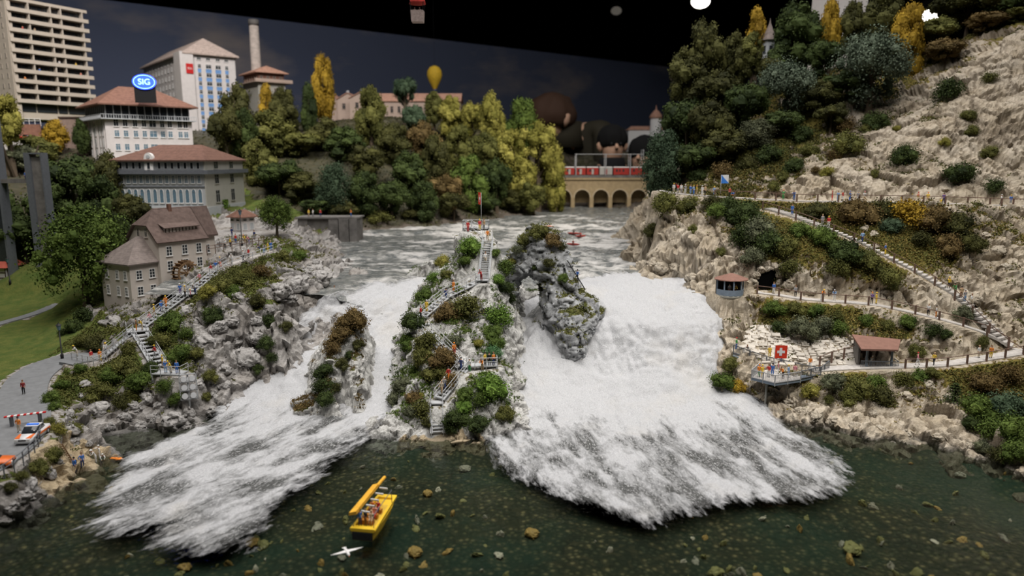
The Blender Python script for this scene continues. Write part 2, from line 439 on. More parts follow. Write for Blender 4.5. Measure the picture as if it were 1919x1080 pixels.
LEFT = [
 # road, lawn
 (30,752,'z',5,.9),(40,820,'z',4.4,.9),(-10,870,'z',4.2,.9),(110,672,'z',5.6,.9),(60,700,'z',5.3,.9),
 (60,640,'z',5.6,1),(100,600,'z',6.4,1),(30,600,'z',6,1),(20,690,'z',5.2,1),(0,760,'z',5,1),(10,650,'z',5.5,1),(60,560,'z',7,1),(20,520,'z',8.2,1),
 (100,560,'z',7.6,1),(30,480,'z',10.3,1),(-60,560,'z',7,1),(-120,700,'z',5.2,1),(-120,900,'z',4,1),(130,582,'z',8,.9),(160,600,'z',8,.8),(160,640,'z',7,.8),
 (100,730,'z',4.6,.8),(130,700,'z',5,.7),(110,790,'z',3.6,.6),(95,825,'z',3.6,.5),(70,862,'z',3.6,.55),(20,905,'z',3.6,.5),(120,760,'z',4.2,.8),
 # shore and beach
 (0,990,'z',0,.1),(60,940,'z',0,.1),(105,918,'z',0,.1),(40,915,'z',2.0,.3),(85,880,'z',2.2,.3),(130,906,'z',.05,.1),(150,890,'z',.45,.1),(215,872,'z',.15,.1),(180,862,'z',.5,.1),
 (150,845,'z',1.1,.2),(120,850,'z',2.4,.4),(205,838,'z',0,.1),(175,815,'z',.9,.1),(240,812,'z',0,.0),(300,814,'z',0,0),(360,800,'z',0,0),(405,786,'z',.2,0),
 (0,1040,'u',0,0),(100,975,'u',0,0),(170,930,'u',0,0),(250,890,'u',0,0),(300,850,'u',0,0),(400,820,'u',.3,0),(250,838,'z',-1.0,0),(-60,1040,'z',0,0),(-60,960,'z',3,.4),
 # rocks at the front
 (160,770,'z',3,.3),(145,692,'z',5.4,.6),(170,690,'z',5.3,.6),(210,720,'z',4.8,.65),(260,705,'z',6.0,.6),(330,712,'z',5.4,.5),(235,765,'z',2.6,.25),(310,770,'z',2.2,.1),(360,745,'z',2.8,.15),(385,705,'z',4.8,.3),
 (230,672,'z',7.0,.7),(300,650,'z',8,.75),(345,640,'z',8.8,.5),(400,645,'z',8.6,.1),(430,695,'z',5,.1),(420,745,'z',2.5,.05),
 (370,600,'z',11.4,.4),(325,600,'z',11.0,.8),(395,560,'z',14,.4),(450,560,'z',14.3,.3),(430,615,'z',11.0,.2),(490,605,'z',10.6,.15),(470,655,'z',7.6,.05),(510,640,'z',8.0,.2),(520,565,'z',14.2,.1),
 (560,530,'z',15.3,.15),(500,525,'z',16.2,.75),(450,520,'z',16.4,.8),(400,530,'z',15.3,.75),(550,490,'z',17.3,.4),(605,520,'z',15.1,0),(600,500,'z',15.7,.1),(490,485,'z',18.0,.6),(540,465,'z',18.3,.6),
 # falls side
 (450,724,'z',1.6,0),(500,692,'z',3.6,0),(540,645,'z',6.2,0),(572,604,'z',9.8,0),(618,552,'z',13.0,0),(480,760,'u',1.6,0),(560,700,'u',4.4,0),(590,645,'u',7.4,0),(640,585,'u',11.3,0),(720,565,'u',11.8,0),(700,640,'u',7.6,0),(700,740,'u',2.4,0),(600,800,'u',1.0,0),(640,530,'u',14.2,0),(560,900,'u',.2,0),(420,850,'u',.7,0),(800,620,'u',8.4,0),('w',-14,55,-4,0),('w',-14,95,-4,0),('w',-14,75,-4,0),('w',-45,48,-4,0),('w',-14,130,11,0),('w',-14,160,12,0),('w',-75,45,-2,0),
 # house terrace, station square
 (245,578,'z',9.9,.3),(190,585,'z',9.2,.3),(215,600,'z',8.8,.5),(305,552,'z',12.2,.2),(270,590,'z',10.2,.3),('w',-60,130,13.2,.3),('w',-70,131,11,.4),('w',-53,136,18.2,.2),
 (430,468,'z',19.3,.15),(460,440,'z',19.8,.1),(420,445,'z',19.8,.1),(500,452,'z',19.4,.2),('w',-70,152,19.6,.1),('w',-58,160,19.9,.1),('w',-48,158,19.6,.1),('w',-46,140,18.8,.5),('w',-44,170,19,.5),
 (575,462,'z',15,.2),(640,468,'z',13.6,0),(700,490,'z',12,0),('w',-30,150,12.5,0),
 # hidden hill behind
 ('w',-80,140,13,.8),('w',-95,150,14,.8),('w',-100,165,19,.8),('w',-120,172,21,.8),('w',-108,186,29,.8),('w',-95,200,33,.8),('w',-130,200,34,.8),('w',-150,215,41,.9),('w',-125,240,43,.8),('w',-165,245,46,.8),
 ('w',-37,177,10,0),('w',-30,200,8,0),('w',-14,200,8,0),('w',-40,230,10,.5),('w',-14,275,8,0),('w',-60,260,20,.5),
 ('w',-80,165,23.5,.5),('w',-75,185,24.2,.5),('w',-92,172,22.5,.5),('w',-60,182,23,.6),('w',-52,185,20.5,.7),('w',-90,215,35,.7),('w',-130,150,13,.8),('w',-150,180,24,.8),('w',-190,200,34,.8),('w',-190,260,46,.8),('w',-100,270,40,.7),
]
def left_extra(X, Y, Z, G, calm):
    # level pads under the house, the square and the town houses
    for (x, y, r, z) in HOUSE_PADS:
        d = np.hypot(X - x, Y - y)
        t = 1 - smooth(r, r + 4, d)
        Z = Z * (1 - t) + z * t
        calm = np.maximum(calm, 0.9 * t)
    return Z, G, calm
HOUSE_PADS = [(-55, 150, 6, 19.6), (-62, 157, 6, 19.8), (-82, 176, 10, 24.0), (-108, 206, 14, 33.0)]
LP = [(ROAD_L, 5.5), (PATH_LAWN, 2.2), (PATH_LAWN2, 2.4), (ST_L1, 1.4, .4), (ST_L2, 1.4, .4), (ST_L3, 1.4, .4), (ST_L4, 1.4, .4), (WALK_L5, 1.6), (ST_LB, 1.6, .4), (DECK_LB, 1.8)]
bank_left, VL, NL, GL, CL = ground('ground_left_bank', LEFT, span((-200, -80, 1.6), (-80, -66, 0.5), (-66, -14, 0.27)), span((48, 62, 0.6), (62, 128, 0.29), (128, 175, 0.7), (175, 275, 1.8)), M_LEFT, LP, 4.0, 0.85, 11, left_extra, sand=[(*PZ(q, w, .3)[:2], r) for q, w, r in ((120,905,3.5),(150,888,4),(185,872,3.8),(210,866,2.6),(165,855,3))])

RIGHT = [
 (1430,772,'z',.2,0),(1500,802,'z',0,0),(1600,819,'z',0,0),(1700,834,'z',0,0),(1800,850,'z',0,0),(1870,870,'z',0,.0),(1919,892,'z',0,0),(2010,940,'z',0,0),
 (1450,850,'z',-3,0),(1550,870,'z',-3,0),(1700,890,'z',-3,0),(1850,940,'z',-3,0),(1980,1010,'z',-3,0),(1380,830,'z',-3,0),('w',16,60,-4,0),('w',60,50,-4,0),('w',16,80,-4,0),('w',120,50,-4,0),
 (1470,765,'z',1.5,.1),(1540,775,'z',1.6,.1),(1600,785,'z',1.5,.1),(1700,795,'z',1.5,.1),(1780,806,'z',1.4,.1),(1850,824,'z',1.4,.2),(1910,846,'z',1.4,.3),(2000,880,'z',1.6,.4),
 (1480,722,'y',96.5,.4),(1540,732,'y',95.5,.45),(1620,735,'y',95,.5),(1700,745,'y',93.5,.25),(1760,735,'y',94,.2),(1850,745,'y',92.5,.6),(1930,760,'y',90,.7),
 (1480,690,'y',98.5,.5),(1600,705,'y',97.5,.75),(1750,700,'y',97,.8),(1850,690,'y',97.3,.9),(1930,690,'y',97,.9),
 (1395,665,'y',102.6,.2),(1410,618,'y',107,.25),(1500,625,'y',105.6,.25),(1580,645,'y',103.6,.2),(1460,665,'y',102.4,.1),(1560,675,'y',100.8,.1),(1650,650,'y',102,.15),(1700,665,'y',100.8,.2),
 (1345,565,'z',11.8,0),(1342,600,'z',9.6,.1),(1346,650,'z',6.6,.2),(1350,700,'z',3.9,.5),(1352,742,'z',1.3,.3),(1392,765,'z',.5,.1),(1375,700,'z',4.3,.65),(1410,740,'z',1.8,.3),
 (1300,600,'u',9.6,0),(1300,680,'u',5,0),(1300,750,'u',1.5,0),(1220,600,'u',9.6,0),(1230,540,'u',13,0),(1290,535,'u',13,0),(1200,700,'u',4,0),
 (1367,551,'y',113.6,.1),(1390,600,'y',110,.25),(1450,592,'y',109.2,.85),(1530,585,'y',108.4,.85),(1600,600,'y',106.3,.8),(1700,625,'y',103.8,.7),(1800,648,'y',101.4,.15),(1750,640,'y',102.3,.15),
 (1500,536,'y',113.3,.1),(1560,535,'y',112.3,.15),(1650,542,'y',110.6,.15),(1720,562,'y',108.6,.1),(1400,505,'y',116,.2),(1345,505,'y',118.5,.1),(1790,585,'y',106.3,.1),
 (1500,450,'y',117,.9),(1560,480,'y',114.5,.9),(1640,505,'y',112.6,.9),(1700,528,'y',111,.75),(1450,470,'y',117.5,.9),(1430,510,'y',115.3,.4),
 (1215,485,'y',131,0),(1232,440,'y',133,.1),(1238,385,'y',136.5,.4),(1280,525,'y',122,0),(1300,460,'y',126,.1),(1310,390,'y',133,.4),(1355,440,'y',124.5,.3),(1385,398,'y',130.5,.85),(1425,435,'y',122,.9),(1330,500,'y',119.5,.1),
 (1560,398,'y',127,.95),(1650,402,'y',126,.95),(1700,425,'y',121.5,.9),(1750,470,'y',116.5,.85),(1800,430,'y',119.5,.8),(1860,405,'y',122.5,.25),(1850,480,'y',115.5,.3),(1900,540,'y',110.5,.35),(1930,600,'y',107,.2),(1850,540,'y',111,.1),(1960,480,'y',114,.3),
 (1920,340,'y',131.5,.1),(1850,340,'y',132.5,.1),(1700,345,'y',134,.05),(1600,345,'y',135.5,.05),(1500,345,'y',137,.1),(1920,200,'y',140,.05),(1800,220,'y',143,.05),(1700,255,'y',144,.1),(1600,300,'y',142,.25),
 (1920,75,'y',152,.1),(1850,120,'y',153,.05),(1750,180,'y',155,.2),(1650,230,'y',156,.3),(1550,260,'y',156,.6),(1450,320,'y',147,.6),(1350,335,'y',148,.6),(1280,345,'y',149,.6),
 (1920,35,'y',166,.7),(1800,70,'y',170,.7),(1700,115,'y',174,.7),(1600,125,'y',178,.7),(1500,135,'y',181,.7),(1400,165,'y',182,.7),(1320,210,'y',180,.7),(1255,295,'y',173,.7),
 ('w',27,140,13.5,0),('w',30,160,14.5,.2),('w',35,185,15.5,.3),('w',43,220,16,.3),('w',52,270,17,.3),('w',20,150,12,0),('w',24,185,12,0),('w',33,225,13,0),('w',45,290,14,0),('w',50,192,42,.7),('w',64,212,52,.7),('w',60,245,44,.7),('w',88,215,58,.7),
 ('w',125,200,62,.7),('w',155,180,66,.7),('w',145,145,54,.3),('w',115,112,25,.3),('w',110,90,8,.4),('w',100,80,4,.4),
]
CAVE = PY(1446, 546, 112.6)
def right_extra(X, Y, Z, G, calm):
    # the mouth of the tunnel beside the middle path, and a pad for the round kiosk
    d = np.hypot((X - CAVE[0]) / 1.7, (Y - CAVE[1] - 1.6) / 2.0)
    t = 1 - smooth(0.85, 1.1, d)
    Z = Z * (1 - t) + (CAVE[2] - 0.1) * t
    k = PY(1367, 551, 113.6)
    t = 1 - smooth(2.6, 4.0, np.hypot(X - k[0], Y - k[1] - 1))
    Z = Z * (1 - t) + k[2] * t
    calm = np.maximum(calm, t)
    return Z, G, calm
RP = [(WALK_UP, 2.2), (STEP_R, 2.4), (WALK_MID, 2.0), (WALK_LOW, 2.2)]
bank_right, VR, NR, GR, CR = ground('ground_right_bank', RIGHT, span((15, 112, 0.29), (112, 175, 2.0)), span((66, 158, 0.30), (158, 186, 0.8), (186, 290, 2.2)), M_RIGHT, RP, 3.6, 0.95, 23, right_extra, wetz=0.45, slab=(29.5, 6.0), steepk=0.3)

FAR = [('w',-52,168,14,.3),('w',-48,176,19,.6),('w',-40,186,16.0,.2),('w',-30,196,16.2,.2),('w',-15,212,16.6,.2),('w',0,232,16.9,.2),('w',10,255,17.2,.2),('w',17,285,17.6,.2),
 ('w',-44,190,19,.7),('w',-30,203,19,.7),('w',-12,222,19,.7),('w',2,246,19.5,.7),('w',-55,200,26,.7),('w',-33,222,27,.7),('w',-12,245,27,.7),('w',4,268,25,.7),
 ('w',-65,215,33,.7),('w',-42,237,38,.7),('w',-15,258,39,.7),('w',4,280,35,.7),('w',-75,240,42,.7),('w',-50,262,50,.6),('w',-20,285,50,.6),('w',10,305,42,.6),('w',-100,285,46,.6),('w',-60,310,52,.6),('w',25,340,40,.6),('w',-120,330,50,.6),
 ('w',-22,180,11,0),('w',-5,200,12,0),('w',14,230,13,0),('w',24,262,13,0),('w',-40,165,11,0),('w',60,330,38,.6),('w',35,300,20,.4)]
bank_far, VF, NF, GF, CF = ground('ground_far_bank', FAR, span((-130, -58, 2.0), (-58, 70, 0.9)), span((160, 345, 0.9)), M_FAR, [], 3.0, 0.55, 31, wetz=-50)
tag(bank_left, 'rocky grey left bank with lawn, road and boulders'); tag(bank_right, 'cream rock right bank with terraces and cliff'); tag(bank_far, 'wooded far bank above the river bend')

# ------------------------------------------------------------------ central rock islet (height field over its own footprint)
ST_C = [polyz([(820, 812, 0.6), (818, 758, 3.6)]), polyz([(822, 748, 4.1), (868, 692, 7.0)]), polyz([(872, 687, 7.2), (925, 680, 7.5)]), polyz([(866, 688, 7.3), (800, 622, 10.6)]),
        polyz([(790, 594, 12.2), (836, 556, 14.6)]), polyz([(836, 556, 14.6), (903, 524, 16.7)]), polyz([(906, 522, 16.9), (914, 450, 22.4)]), polyz([(911, 446, 22.6), (878, 427, 24.0)]), polyz([(878, 427, 24.1), (908, 424, 24.3)])]
ISLE = [
 # crest and stairs
 (890,425,'z',24,.4),(870,440,'z',22.6,.3),(905,435,'z',23.2,.3),(912,470,'z',20.8,.3),(905,522,'z',16.8,.2),(880,480,'z',20.2,.6),(850,500,'z',18.4,.3),(840,545,'z',15.2,.4),(870,545,'z',15.4,.3),(930,490,'z',19.0,.7),
 (860,590,'z',12.6,.6),(800,590,'z',12.3,.6),(900,590,'z',12.2,.2),(940,560,'z',14.2,.6),(830,640,'z',9.6,.6),(880,640,'z',9.6,.3),(780,640,'z',9,.6),(930,640,'z',9.6,.6),(800,690,'z',6.8,.6),(860,690,'z',7.1,.2),(925,682,'z',7.3,.2),
 (800,740,'z',4.4,.5),(860,730,'z',5,.3),(920,740,'z',4.6,.6),(770,720,'z',5.2,.2),(820,758,'z',3.6,.2),(820,813,'z',.6,.05),(760,770,'z',2.8,.5),(880,780,'z',2.2,.5),(950,770,'z',2.5,.3),
 (690,815,'z',.35,0),(740,812,'z',.8,0),(780,820,'z',.4,0),(870,822,'z',.4,.05),(930,815,'z',.5,0),(985,800,'z',.8,0),(700,790,'z',1.4,0),(990,785,'z',1.2,0),
 # sides going down under the water
 (735,770,'z',2.0,0),(740,690,'z',5,.2),(752,640,'z',8,.3),(775,590,'z',11,.3),(800,540,'z',14,.3),(815,510,'z',15.5,.3),(835,470,'z',18.5,.3),(965,740,'z',3.0,.1),(958,690,'z',5.4,.2),(955,640,'z',8.2,.3),(965,590,'z',11,.3),(962,550,'z',13.6,.3),(950,510,'z',16,.4),(938,470,'z',18.6,.4),
 (650,845,'u',0,0),(760,855,'u',0,0),(880,855,'u',0,0),(1030,830,'u',.3,0),(690,760,'u',1.8,0),(700,690,'u',4.6,0),(715,630,'u',7.8,0),(745,570,'u',11.3,0),(780,520,'u',14,0),(1010,745,'u',1.8,0),(1000,690,'u',4.2,0),(995,640,'u',6.2,0),(995,590,'u',8.5,0),(990,540,'u',11,0),('w',6,118,9,0),('w',6,100,-3,0),('w',6,85,-4,0),('w',-26,85,-3,0),('w',-26,100,1,0),('w',-26,118,9,0),('w',-26,128,10,0),('w',6,128,11,0),
 ('w',1.6,112,7,0),('w',1.6,116,8,0),('w',1.4,108,5,0),('w',1.3,103,3,0),
 ('w',-10,121,17,.2),('w',-5,122,18,.2),('w',0,121,16,.2),('w',-12,127,12,0),('w',-5,128,12,0),('w',2,127,12,0),('w',-17,118,12,0),('w',-20,124,10,0),
]
bank_isle, VC, NC, GC, CC = ground('ground_central_rock', ISLE, span((-26, 6, 0.2)), span((80, 130, 0.22)), M_ISLE, [(p, 1.5, 0.45) for p in ST_C], 2.6, 0.85, 47, sand=[(*PZ(q, w, .3)[:2], r) for q, w, r in ((830,826,2.6),(860,828,2.4),(800,828,2.2),(890,830,2.2),(765,826,1.8))])
tag(bank_isle, 'pale central rock islet between the two falls')

# ------------------------------------------------------------------ small sloping rock in the left fall
SMALL = [(655,585,'z',13.2,.9),(690,600,'z',11.4,.7),(640,610,'z',11.6,.8),(620,650,'z',9.2,.5),(665,640,'z',9.4,.7),(610,700,'z',6.4,.7),(650,690,'z',6.6,.3),(600,745,'z',3.6,.7),(630,735,'z',4.2,.5),(605,765,'z',1.4,.3),(655,700,'z',5.0,.2),(690,640,'z',7.6,.2),
 (592,665,'z',7.0,.1),(584,720,'z',4,.3),(640,765,'u',1.6,0),(675,700,'u',4.6,0),(712,625,'u',8,0),(705,575,'u',11.6,.0),(660,562,'u',12.6,.0),(612,595,'u',10.8,.0),(555,725,'u',3,0),(560,665,'u',6,0),(585,625,'u',8.4,0),(600,790,'u',1,0),('w',-19,88,-3,0),('w',-34,88,-3,0),('w',-19,118,8,0),('w',-34,118,8,0)]
bank_small, VS, NS, GS, CS = ground('ground_sloping_rock', SMALL, span((-34, -19, 0.2)), span((86, 120, 0.22)), M_ISLE, [], 2.2, 0.7, 53)
tag(bank_small, 'narrow overgrown sloping rock inside the left fall')

# ------------------------------------------------------------------ lumps of rock from joined balls (arch rock, boulders)
def surface_nets(D, org, st):
    nx, ny, nz = D.shape
    neg = D < 0
    cs = np.zeros((nx - 1, ny - 1, nz - 1), int); acc = np.zeros((nx - 1, ny - 1, nz - 1, 3)); cnt = np.zeros((nx - 1, ny - 1, nz - 1))
    sl = lambda o, n: slice(o, n - 1 + o)
    for dx in (0, 1):
        for dy in (0, 1):
            for dz in (0, 1): cs += neg[sl(dx, nx), sl(dy, ny), sl(dz, nz)]
    for ax in range(3):
        for p in (0, 1):
            for q in (0, 1):
                o0 = [0, 0, 0]; oth = [i for i in range(3) if i != ax]
                o0[oth[0]] = p; o0[oth[1]] = q; o1 = list(o0); o1[ax] = 1
                d0 = D[sl(o0[0], nx), sl(o0[1], ny), sl(o0[2], nz)]; d1 = D[sl(o1[0], nx), sl(o1[1], ny), sl(o1[2], nz)]
                m = (d0 < 0) != (d1 < 0)
                t = np.where(m, d0 / np.where(m, d0 - d1, 1), 0)
                pos = np.zeros(d0.shape + (3,)); pos[..., oth[0]] = p; pos[..., oth[1]] = q; pos[..., ax] = t
                acc += pos * m[..., None]; cnt += m
    act = (cs > 0) & (cs < 8)
    idx = np.full(act.shape, -1); ii = np.argwhere(act); idx[act] = np.arange(len(ii))
    V = (ii + acc[act] / cnt[act][:, None]) * st + np.array(org)
    Fs = []
    for ax in range(3):
        a, b = [i for i in range(3) if i != ax]
        A = [slice(None)] * 3; B = [slice(None)] * 3
        A[ax] = slice(0, -1); B[ax] = slice(1, None)
        for k in (a, b): A[k] = slice(1, -1); B[k] = slice(1, -1)
        m = neg[tuple(A)] != neg[tuple(B)]
        e = np.argwhere(m)
        if not len(e): continue
        up = neg[tuple(A)][m]
        e[:, a] += 1; e[:, b] += 1
        def c(da, db):
            q = e.copy(); q[:, a] -= da; q[:, b] -= db
            return idx[q[:, 0], q[:, 1], q[:, 2]]
        quad = np.stack([c(1, 1), c(0, 1), c(0, 0), c(1, 0)], 1)
        flip = up if ax != 1 else ~up
        quad = np.where(flip[:, None], quad, quad[:, ::-1])
        Fs.append(quad)
    return V, np.concatenate(Fs)
def lump(name, blobs, st, mat, rsize, amp, seed, grass_top=0.0, parent=None, holes=(), k=0.6):
    B = np.array(blobs, float)
    lo = (B[:, :3] - B[:, 3:]).min(0) - 1; hi = (B[:, :3] + B[:, 3:]).max(0) + 1
    ax = [np.arange(lo[i], hi[i] + st, st) for i in range(3)]
    G = np.stack(np.meshgrid(*ax, indexing='ij'), -1)
    sh = G.shape[:3]; P = G.reshape(-1, 3)
    def ball(b): return (np.sqrt((((P - b[:3]) / b[3:]) ** 2).sum(1)) - 1) * min(b[3:])
    D = np.exp(-np.clip(ball(B[0]) / k, -30, 30))
    for b in B[1:]: D = D + np.exp(-np.clip(ball(b) / k, -30, 30))
    D = -k * np.log(D + 1e-12)
    for h in holes: D = np.maximum(D, -ball(np.array(h, float)))
    near = np.abs(D) < rsize * 0.6 + st * 2
    d, crack = rockdisp(P[near], rsize, seed)
    D[near] = D[near] - d * amp
    V, Fq = surface_nets(D.reshape(sh), lo, st)
    _, crack = rockdisp(V, rsize, seed)
    me_n = np.zeros_like(V)
    fn = np.cross(V[Fq[:, 2]] - V[Fq[:, 0]], V[Fq[:, 3]] - V[Fq[:, 1]])
    for c in range(4): np.add.at(me_n, Fq[:, c], fn)
    NB = me_n / (np.linalg.norm(me_n, axis=1, keepdims=True) + 1e-9)
    n = len(V)
    g = grass_top + 0.5 * smooth(0.5, 0.9, NB[:, 2]) - 0.4 * smooth(0.4, 0.0, NB[:, 2]) + 0.3 * fbm(V, 3, 3, seed) if grass_top > 0 else np.full(n, -1.0)
    o = np_mesh(name, V, Fq, mat, True, {'grass': g, 'crack': crack, 'wet': np.zeros(n), 'sand': np.zeros(n)}, parent)
    return o, V, NB, g
bank_arch, VA, NA, GA = lump('ground_arch_rock', [
   (4.6, 116.5, 20.5, 3.4, 3.2, 3.6), (3.0, 116.5, 18.6, 3.2, 3.0, 3.0), (6.6, 115.5, 18.0, 3.2, 3.2, 4.2), (7.2, 114.5, 14.0, 3.2, 3.4, 4.2), (8.6, 112.5, 11.0, 3.2, 3.6, 4.0), (10.4, 110.5, 9.2, 3.2, 3.6, 3.4),
   (9.4, 107.5, 6.5, 2.2, 3.0, 3.6), (12.4, 112.5, 10.6, 2.0, 2.2, 2.6), (1.0, 117, 16.5, 1.6, 2.6, 3.6), (-0.4, 117.5, 12.0, 1.5, 2.6, 4.0), (7.6, 117, 8, 4, 4, 6), (4.2, 118.2, 22.3, 2.0, 2, 1.6)],
   0.25, M_ARCH, 2.6, 0.8, 61, 0.10, holes=[(2.9, 115.0, 11.6, 2.5, 9.0, 4.4), (2.2, 112.0, 14.4, 1.9, 5.0, 2.9)])
tag(bank_arch, 'blue grey arch rock standing in the falls', kind='structure')

# ------------------------------------------------------------------ water
def foam_mat():
    t = NT('white_foam')
    FC = t.attr('flow', 'Vector')
    P = t.coord()
    a = t.attr('foam'); al = t.attr('edge'); pf = t.attr('puff')
    sv = t.mapping(FC, (1.0, 0.34, 1.0))
    n = t.noise(0.34, 5, sv, 0.66); n2 = t.noise(1.9, 4, sv, 0.7); n3 = t.noise(7.0, 3, t.mapping(FC, (1.0, 0.6, 1.0)), 0.75)
    f = t.math('ADD', t.math('ADD', a, t.math('MULTIPLY', t.math('SUBTRACT', n, 0.5), 2.3)), t.math('MULTIPLY', t.math('SUBTRACT', n2, 0.5), 0.55))
    f = t.math('ADD', f, t.math('MULTIPLY', t.math('SUBTRACT', pf, 0.4), 0.55))
    fm = t.ramp(f, [(0.26, 0.0), (0.46, 0.45), (0.70, 1.0)])
    white = t.mix(t.ramp(n3, [(0.30, 0.0), (0.7, 1.0)]), (0.47, 0.475, 0.49), (0.68, 0.68, 0.69))
    tint = t.mix(t.ramp(t.noise(0.13, 3, P), [(0.55, 0.0), (0.75, 0.35)]), white, (0.62, 0.57, 0.49))
    gl = t.ramp(t.noise(5.5, 4, t.mapping(FC, (1.0, 0.42, 1.0)), 0.75), [(0.53, 0.0), (0.62, 1.0)])  # white specks: glints painted into the colour of the dark water
    dark = t.mix(gl, t.mix(n2, (0.03, 0.034, 0.032), (0.13, 0.13, 0.125)), (0.58, 0.58, 0.58))
    col = t.mix(fm, dark, tint)
    spark = t.ramp(t.vor(3.4, P, out='Distance'), [(0.0, 1.0), (0.16, 0.0)])
    rough = t.math('SUBTRACT', t.math('ADD', 0.16, t.math('MULTIPLY', fm, 0.55)), t.math('MULTIPLY', spark, 0.35), True)
    e = t.math('ADD', al, t.math('ADD', t.math('MULTIPLY', t.math('SUBTRACT', n, 0.5), 1.2), t.math('MULTIPLY', t.math('SUBTRACT', n2, 0.5), 1.0)))
    alpha = t.ramp(e, [(0.30, 0.0), (0.72, 1.0)])
    h = t.math('ADD', t.math('MULTIPLY', n2, 0.55), t.math('MULTIPLY', n3, 0.45))
    b = t.bump(h, 1.0, 0.34)
    b = t.bump(t.noise(22.0, 1, P, 0.7), 0.7, 0.07, b)
    t.set(color=col, rough=rough, normal=b, spec=0.7, alpha=alpha)
    return t.m
M_FOAM = foam_mat()

def fall(name, pts, xs, ys, flow, foamf, edgef, amp, seed, label):
    P = np.array([PZ(*p[:3]) for p in pts])
    h = Field(P, P[:, 2])
    ny, nx = len(ys), len(xs)
    X, Y = np.meshgrid(xs, ys)
    Z = blur(h(X, Y)[:, 0].reshape(ny, nx), 14)
    V = np.stack([X.ravel(), Y.ravel(), Z.ravel()], 1)
    c, s = math.cos(flow), math.sin(flow)
    FCo = np.stack([V[:, 0] * c + V[:, 1] * s, -V[:, 0] * s + V[:, 1] * c, V[:, 2]], 1)
    N = grid_normals(V, ny, nx)
    Q = FCo * np.array([1.0, 0.6, 0.6])
    steep = 1 - smooth(0.75, 0.97, N[:, 2])
    A = amp * (0.55 + 0.75 * steep)
    puff = -billow(Q, 5.5, 2, seed, 0.6) * 0.62 - billow(Q, 2.0, 2, seed + 5, 0.6) * 0.42 - billow(Q, 0.7, 2, seed + 9, 0.6) * 0.17
    d = puff * A * 0.75
    puff = np.clip(0.5 + 0.45 * puff, 0, 1)
    V2 = V + N * d[:, None]
    foam = foamf(X.ravel(), Y.ravel(), Z.ravel(), steep); edge = edgef(X.ravel(), Y.ravel(), Z.ravel())
    V2[:, 2] = np.where(V2[:, 2] < 0.06, 0.06 + 0.05 * (edge > 0.5), V2[:, 2])
    o = np_mesh(name, V2, grid_faces(ny, nx), M_FOAM, True, {'flow': FCo, 'foam': foam, 'edge': edge, 'puff': puff})
    return tag(o, label, 'waterfall', kind='stuff'), h
def inside_edge(poly, soft):
    """signed distance based edge mask from an outline in plan"""
    pl = [p for p in poly] + [poly[0]]
    def f(X, Y, Z):
        d, _ = seg_dist(X, Y, [(a[0], a[1], 0) for a in pl])
        ins = np.zeros(X.shape, bool)
        for a, b in zip(pl[:-1], pl[1:]):
            cond = ((a[1] > Y) != (b[1] > Y)) & (X < (b[0] - a[0]) * (Y - a[1]) / (b[1] - a[1] + 1e-12) + a[0])
            ins ^= cond
        return np.clip(0.47 + np.where(ins, d, -d) / soft, -1.5, 1.6)
    return f
LF = [(600,560,13.2),(640,545,13.9),(700,530,14.2),(790,516,14.3),(560,600,10.4),(620,580,11.4),(720,570,11.6),(770,565,11.6),(530,640,7.4),(580,625,8.2),(700,632,7.8),(750,625,8.0),(490,690,4.4),(560,690,4.8),(690,692,4.6),(735,690,4.8),
      (440,740,2.3),(540,745,2.2),(680,742,2.4),(725,752,2.2),(400,790,1.0),(500,800,1.1),(640,792,1.2),(685,805,1.0),(290,860,.45),(430,870,.6),(560,860,.5),(655,835,.4),(190,985,.1),(330,1020,.12),(430,1020,.12),(530,930,.12),
      (250,820,.15),(200,880,.1),(150,1040,.05),(600,960,.05),(700,860,.1),(820,505,14.2),(700,510,14.3),(600,535,14.0),(820,560,12),(800,620,8.2),(790,700,5),(770,770,2)]
L_out = [PZ(a, b, .15)[:2] for a, b in ((255,850),(225,890),(195,950),(180,1000),(300,985),(305,1020),(370,1030),(450,1022),(500,965),(540,925),(600,880),(660,838))] + [(-16, 92), (-10, 118)] + [PZ(a, b, 14.4)[:2] for a, b in ((815,508),(770,514),(735,524),(700,522),(665,534),(630,540))] + [PZ(a, b, c)[:2] for a, b, c in ((590,552,13.6),(556,598,10.4),(528,640,7.4),(488,688,4.4),(436,738,2.2),(395,788,1.0))]
def lfoam(X, Y, Z, st): return 0.36 + 0.75 * smooth(0.7, 2.8, Z) + 0.16 * (smooth(58, 78, Y))
waterfall_left, VWL = fall('waterfall', LF, span((-48, -12, 0.24)), span((56, 130, 0.25)), math.radians(-34), lfoam, inside_edge(L_out, 5.0), 0.85, 71, 'white foaming left fall running out past the sloping rock')
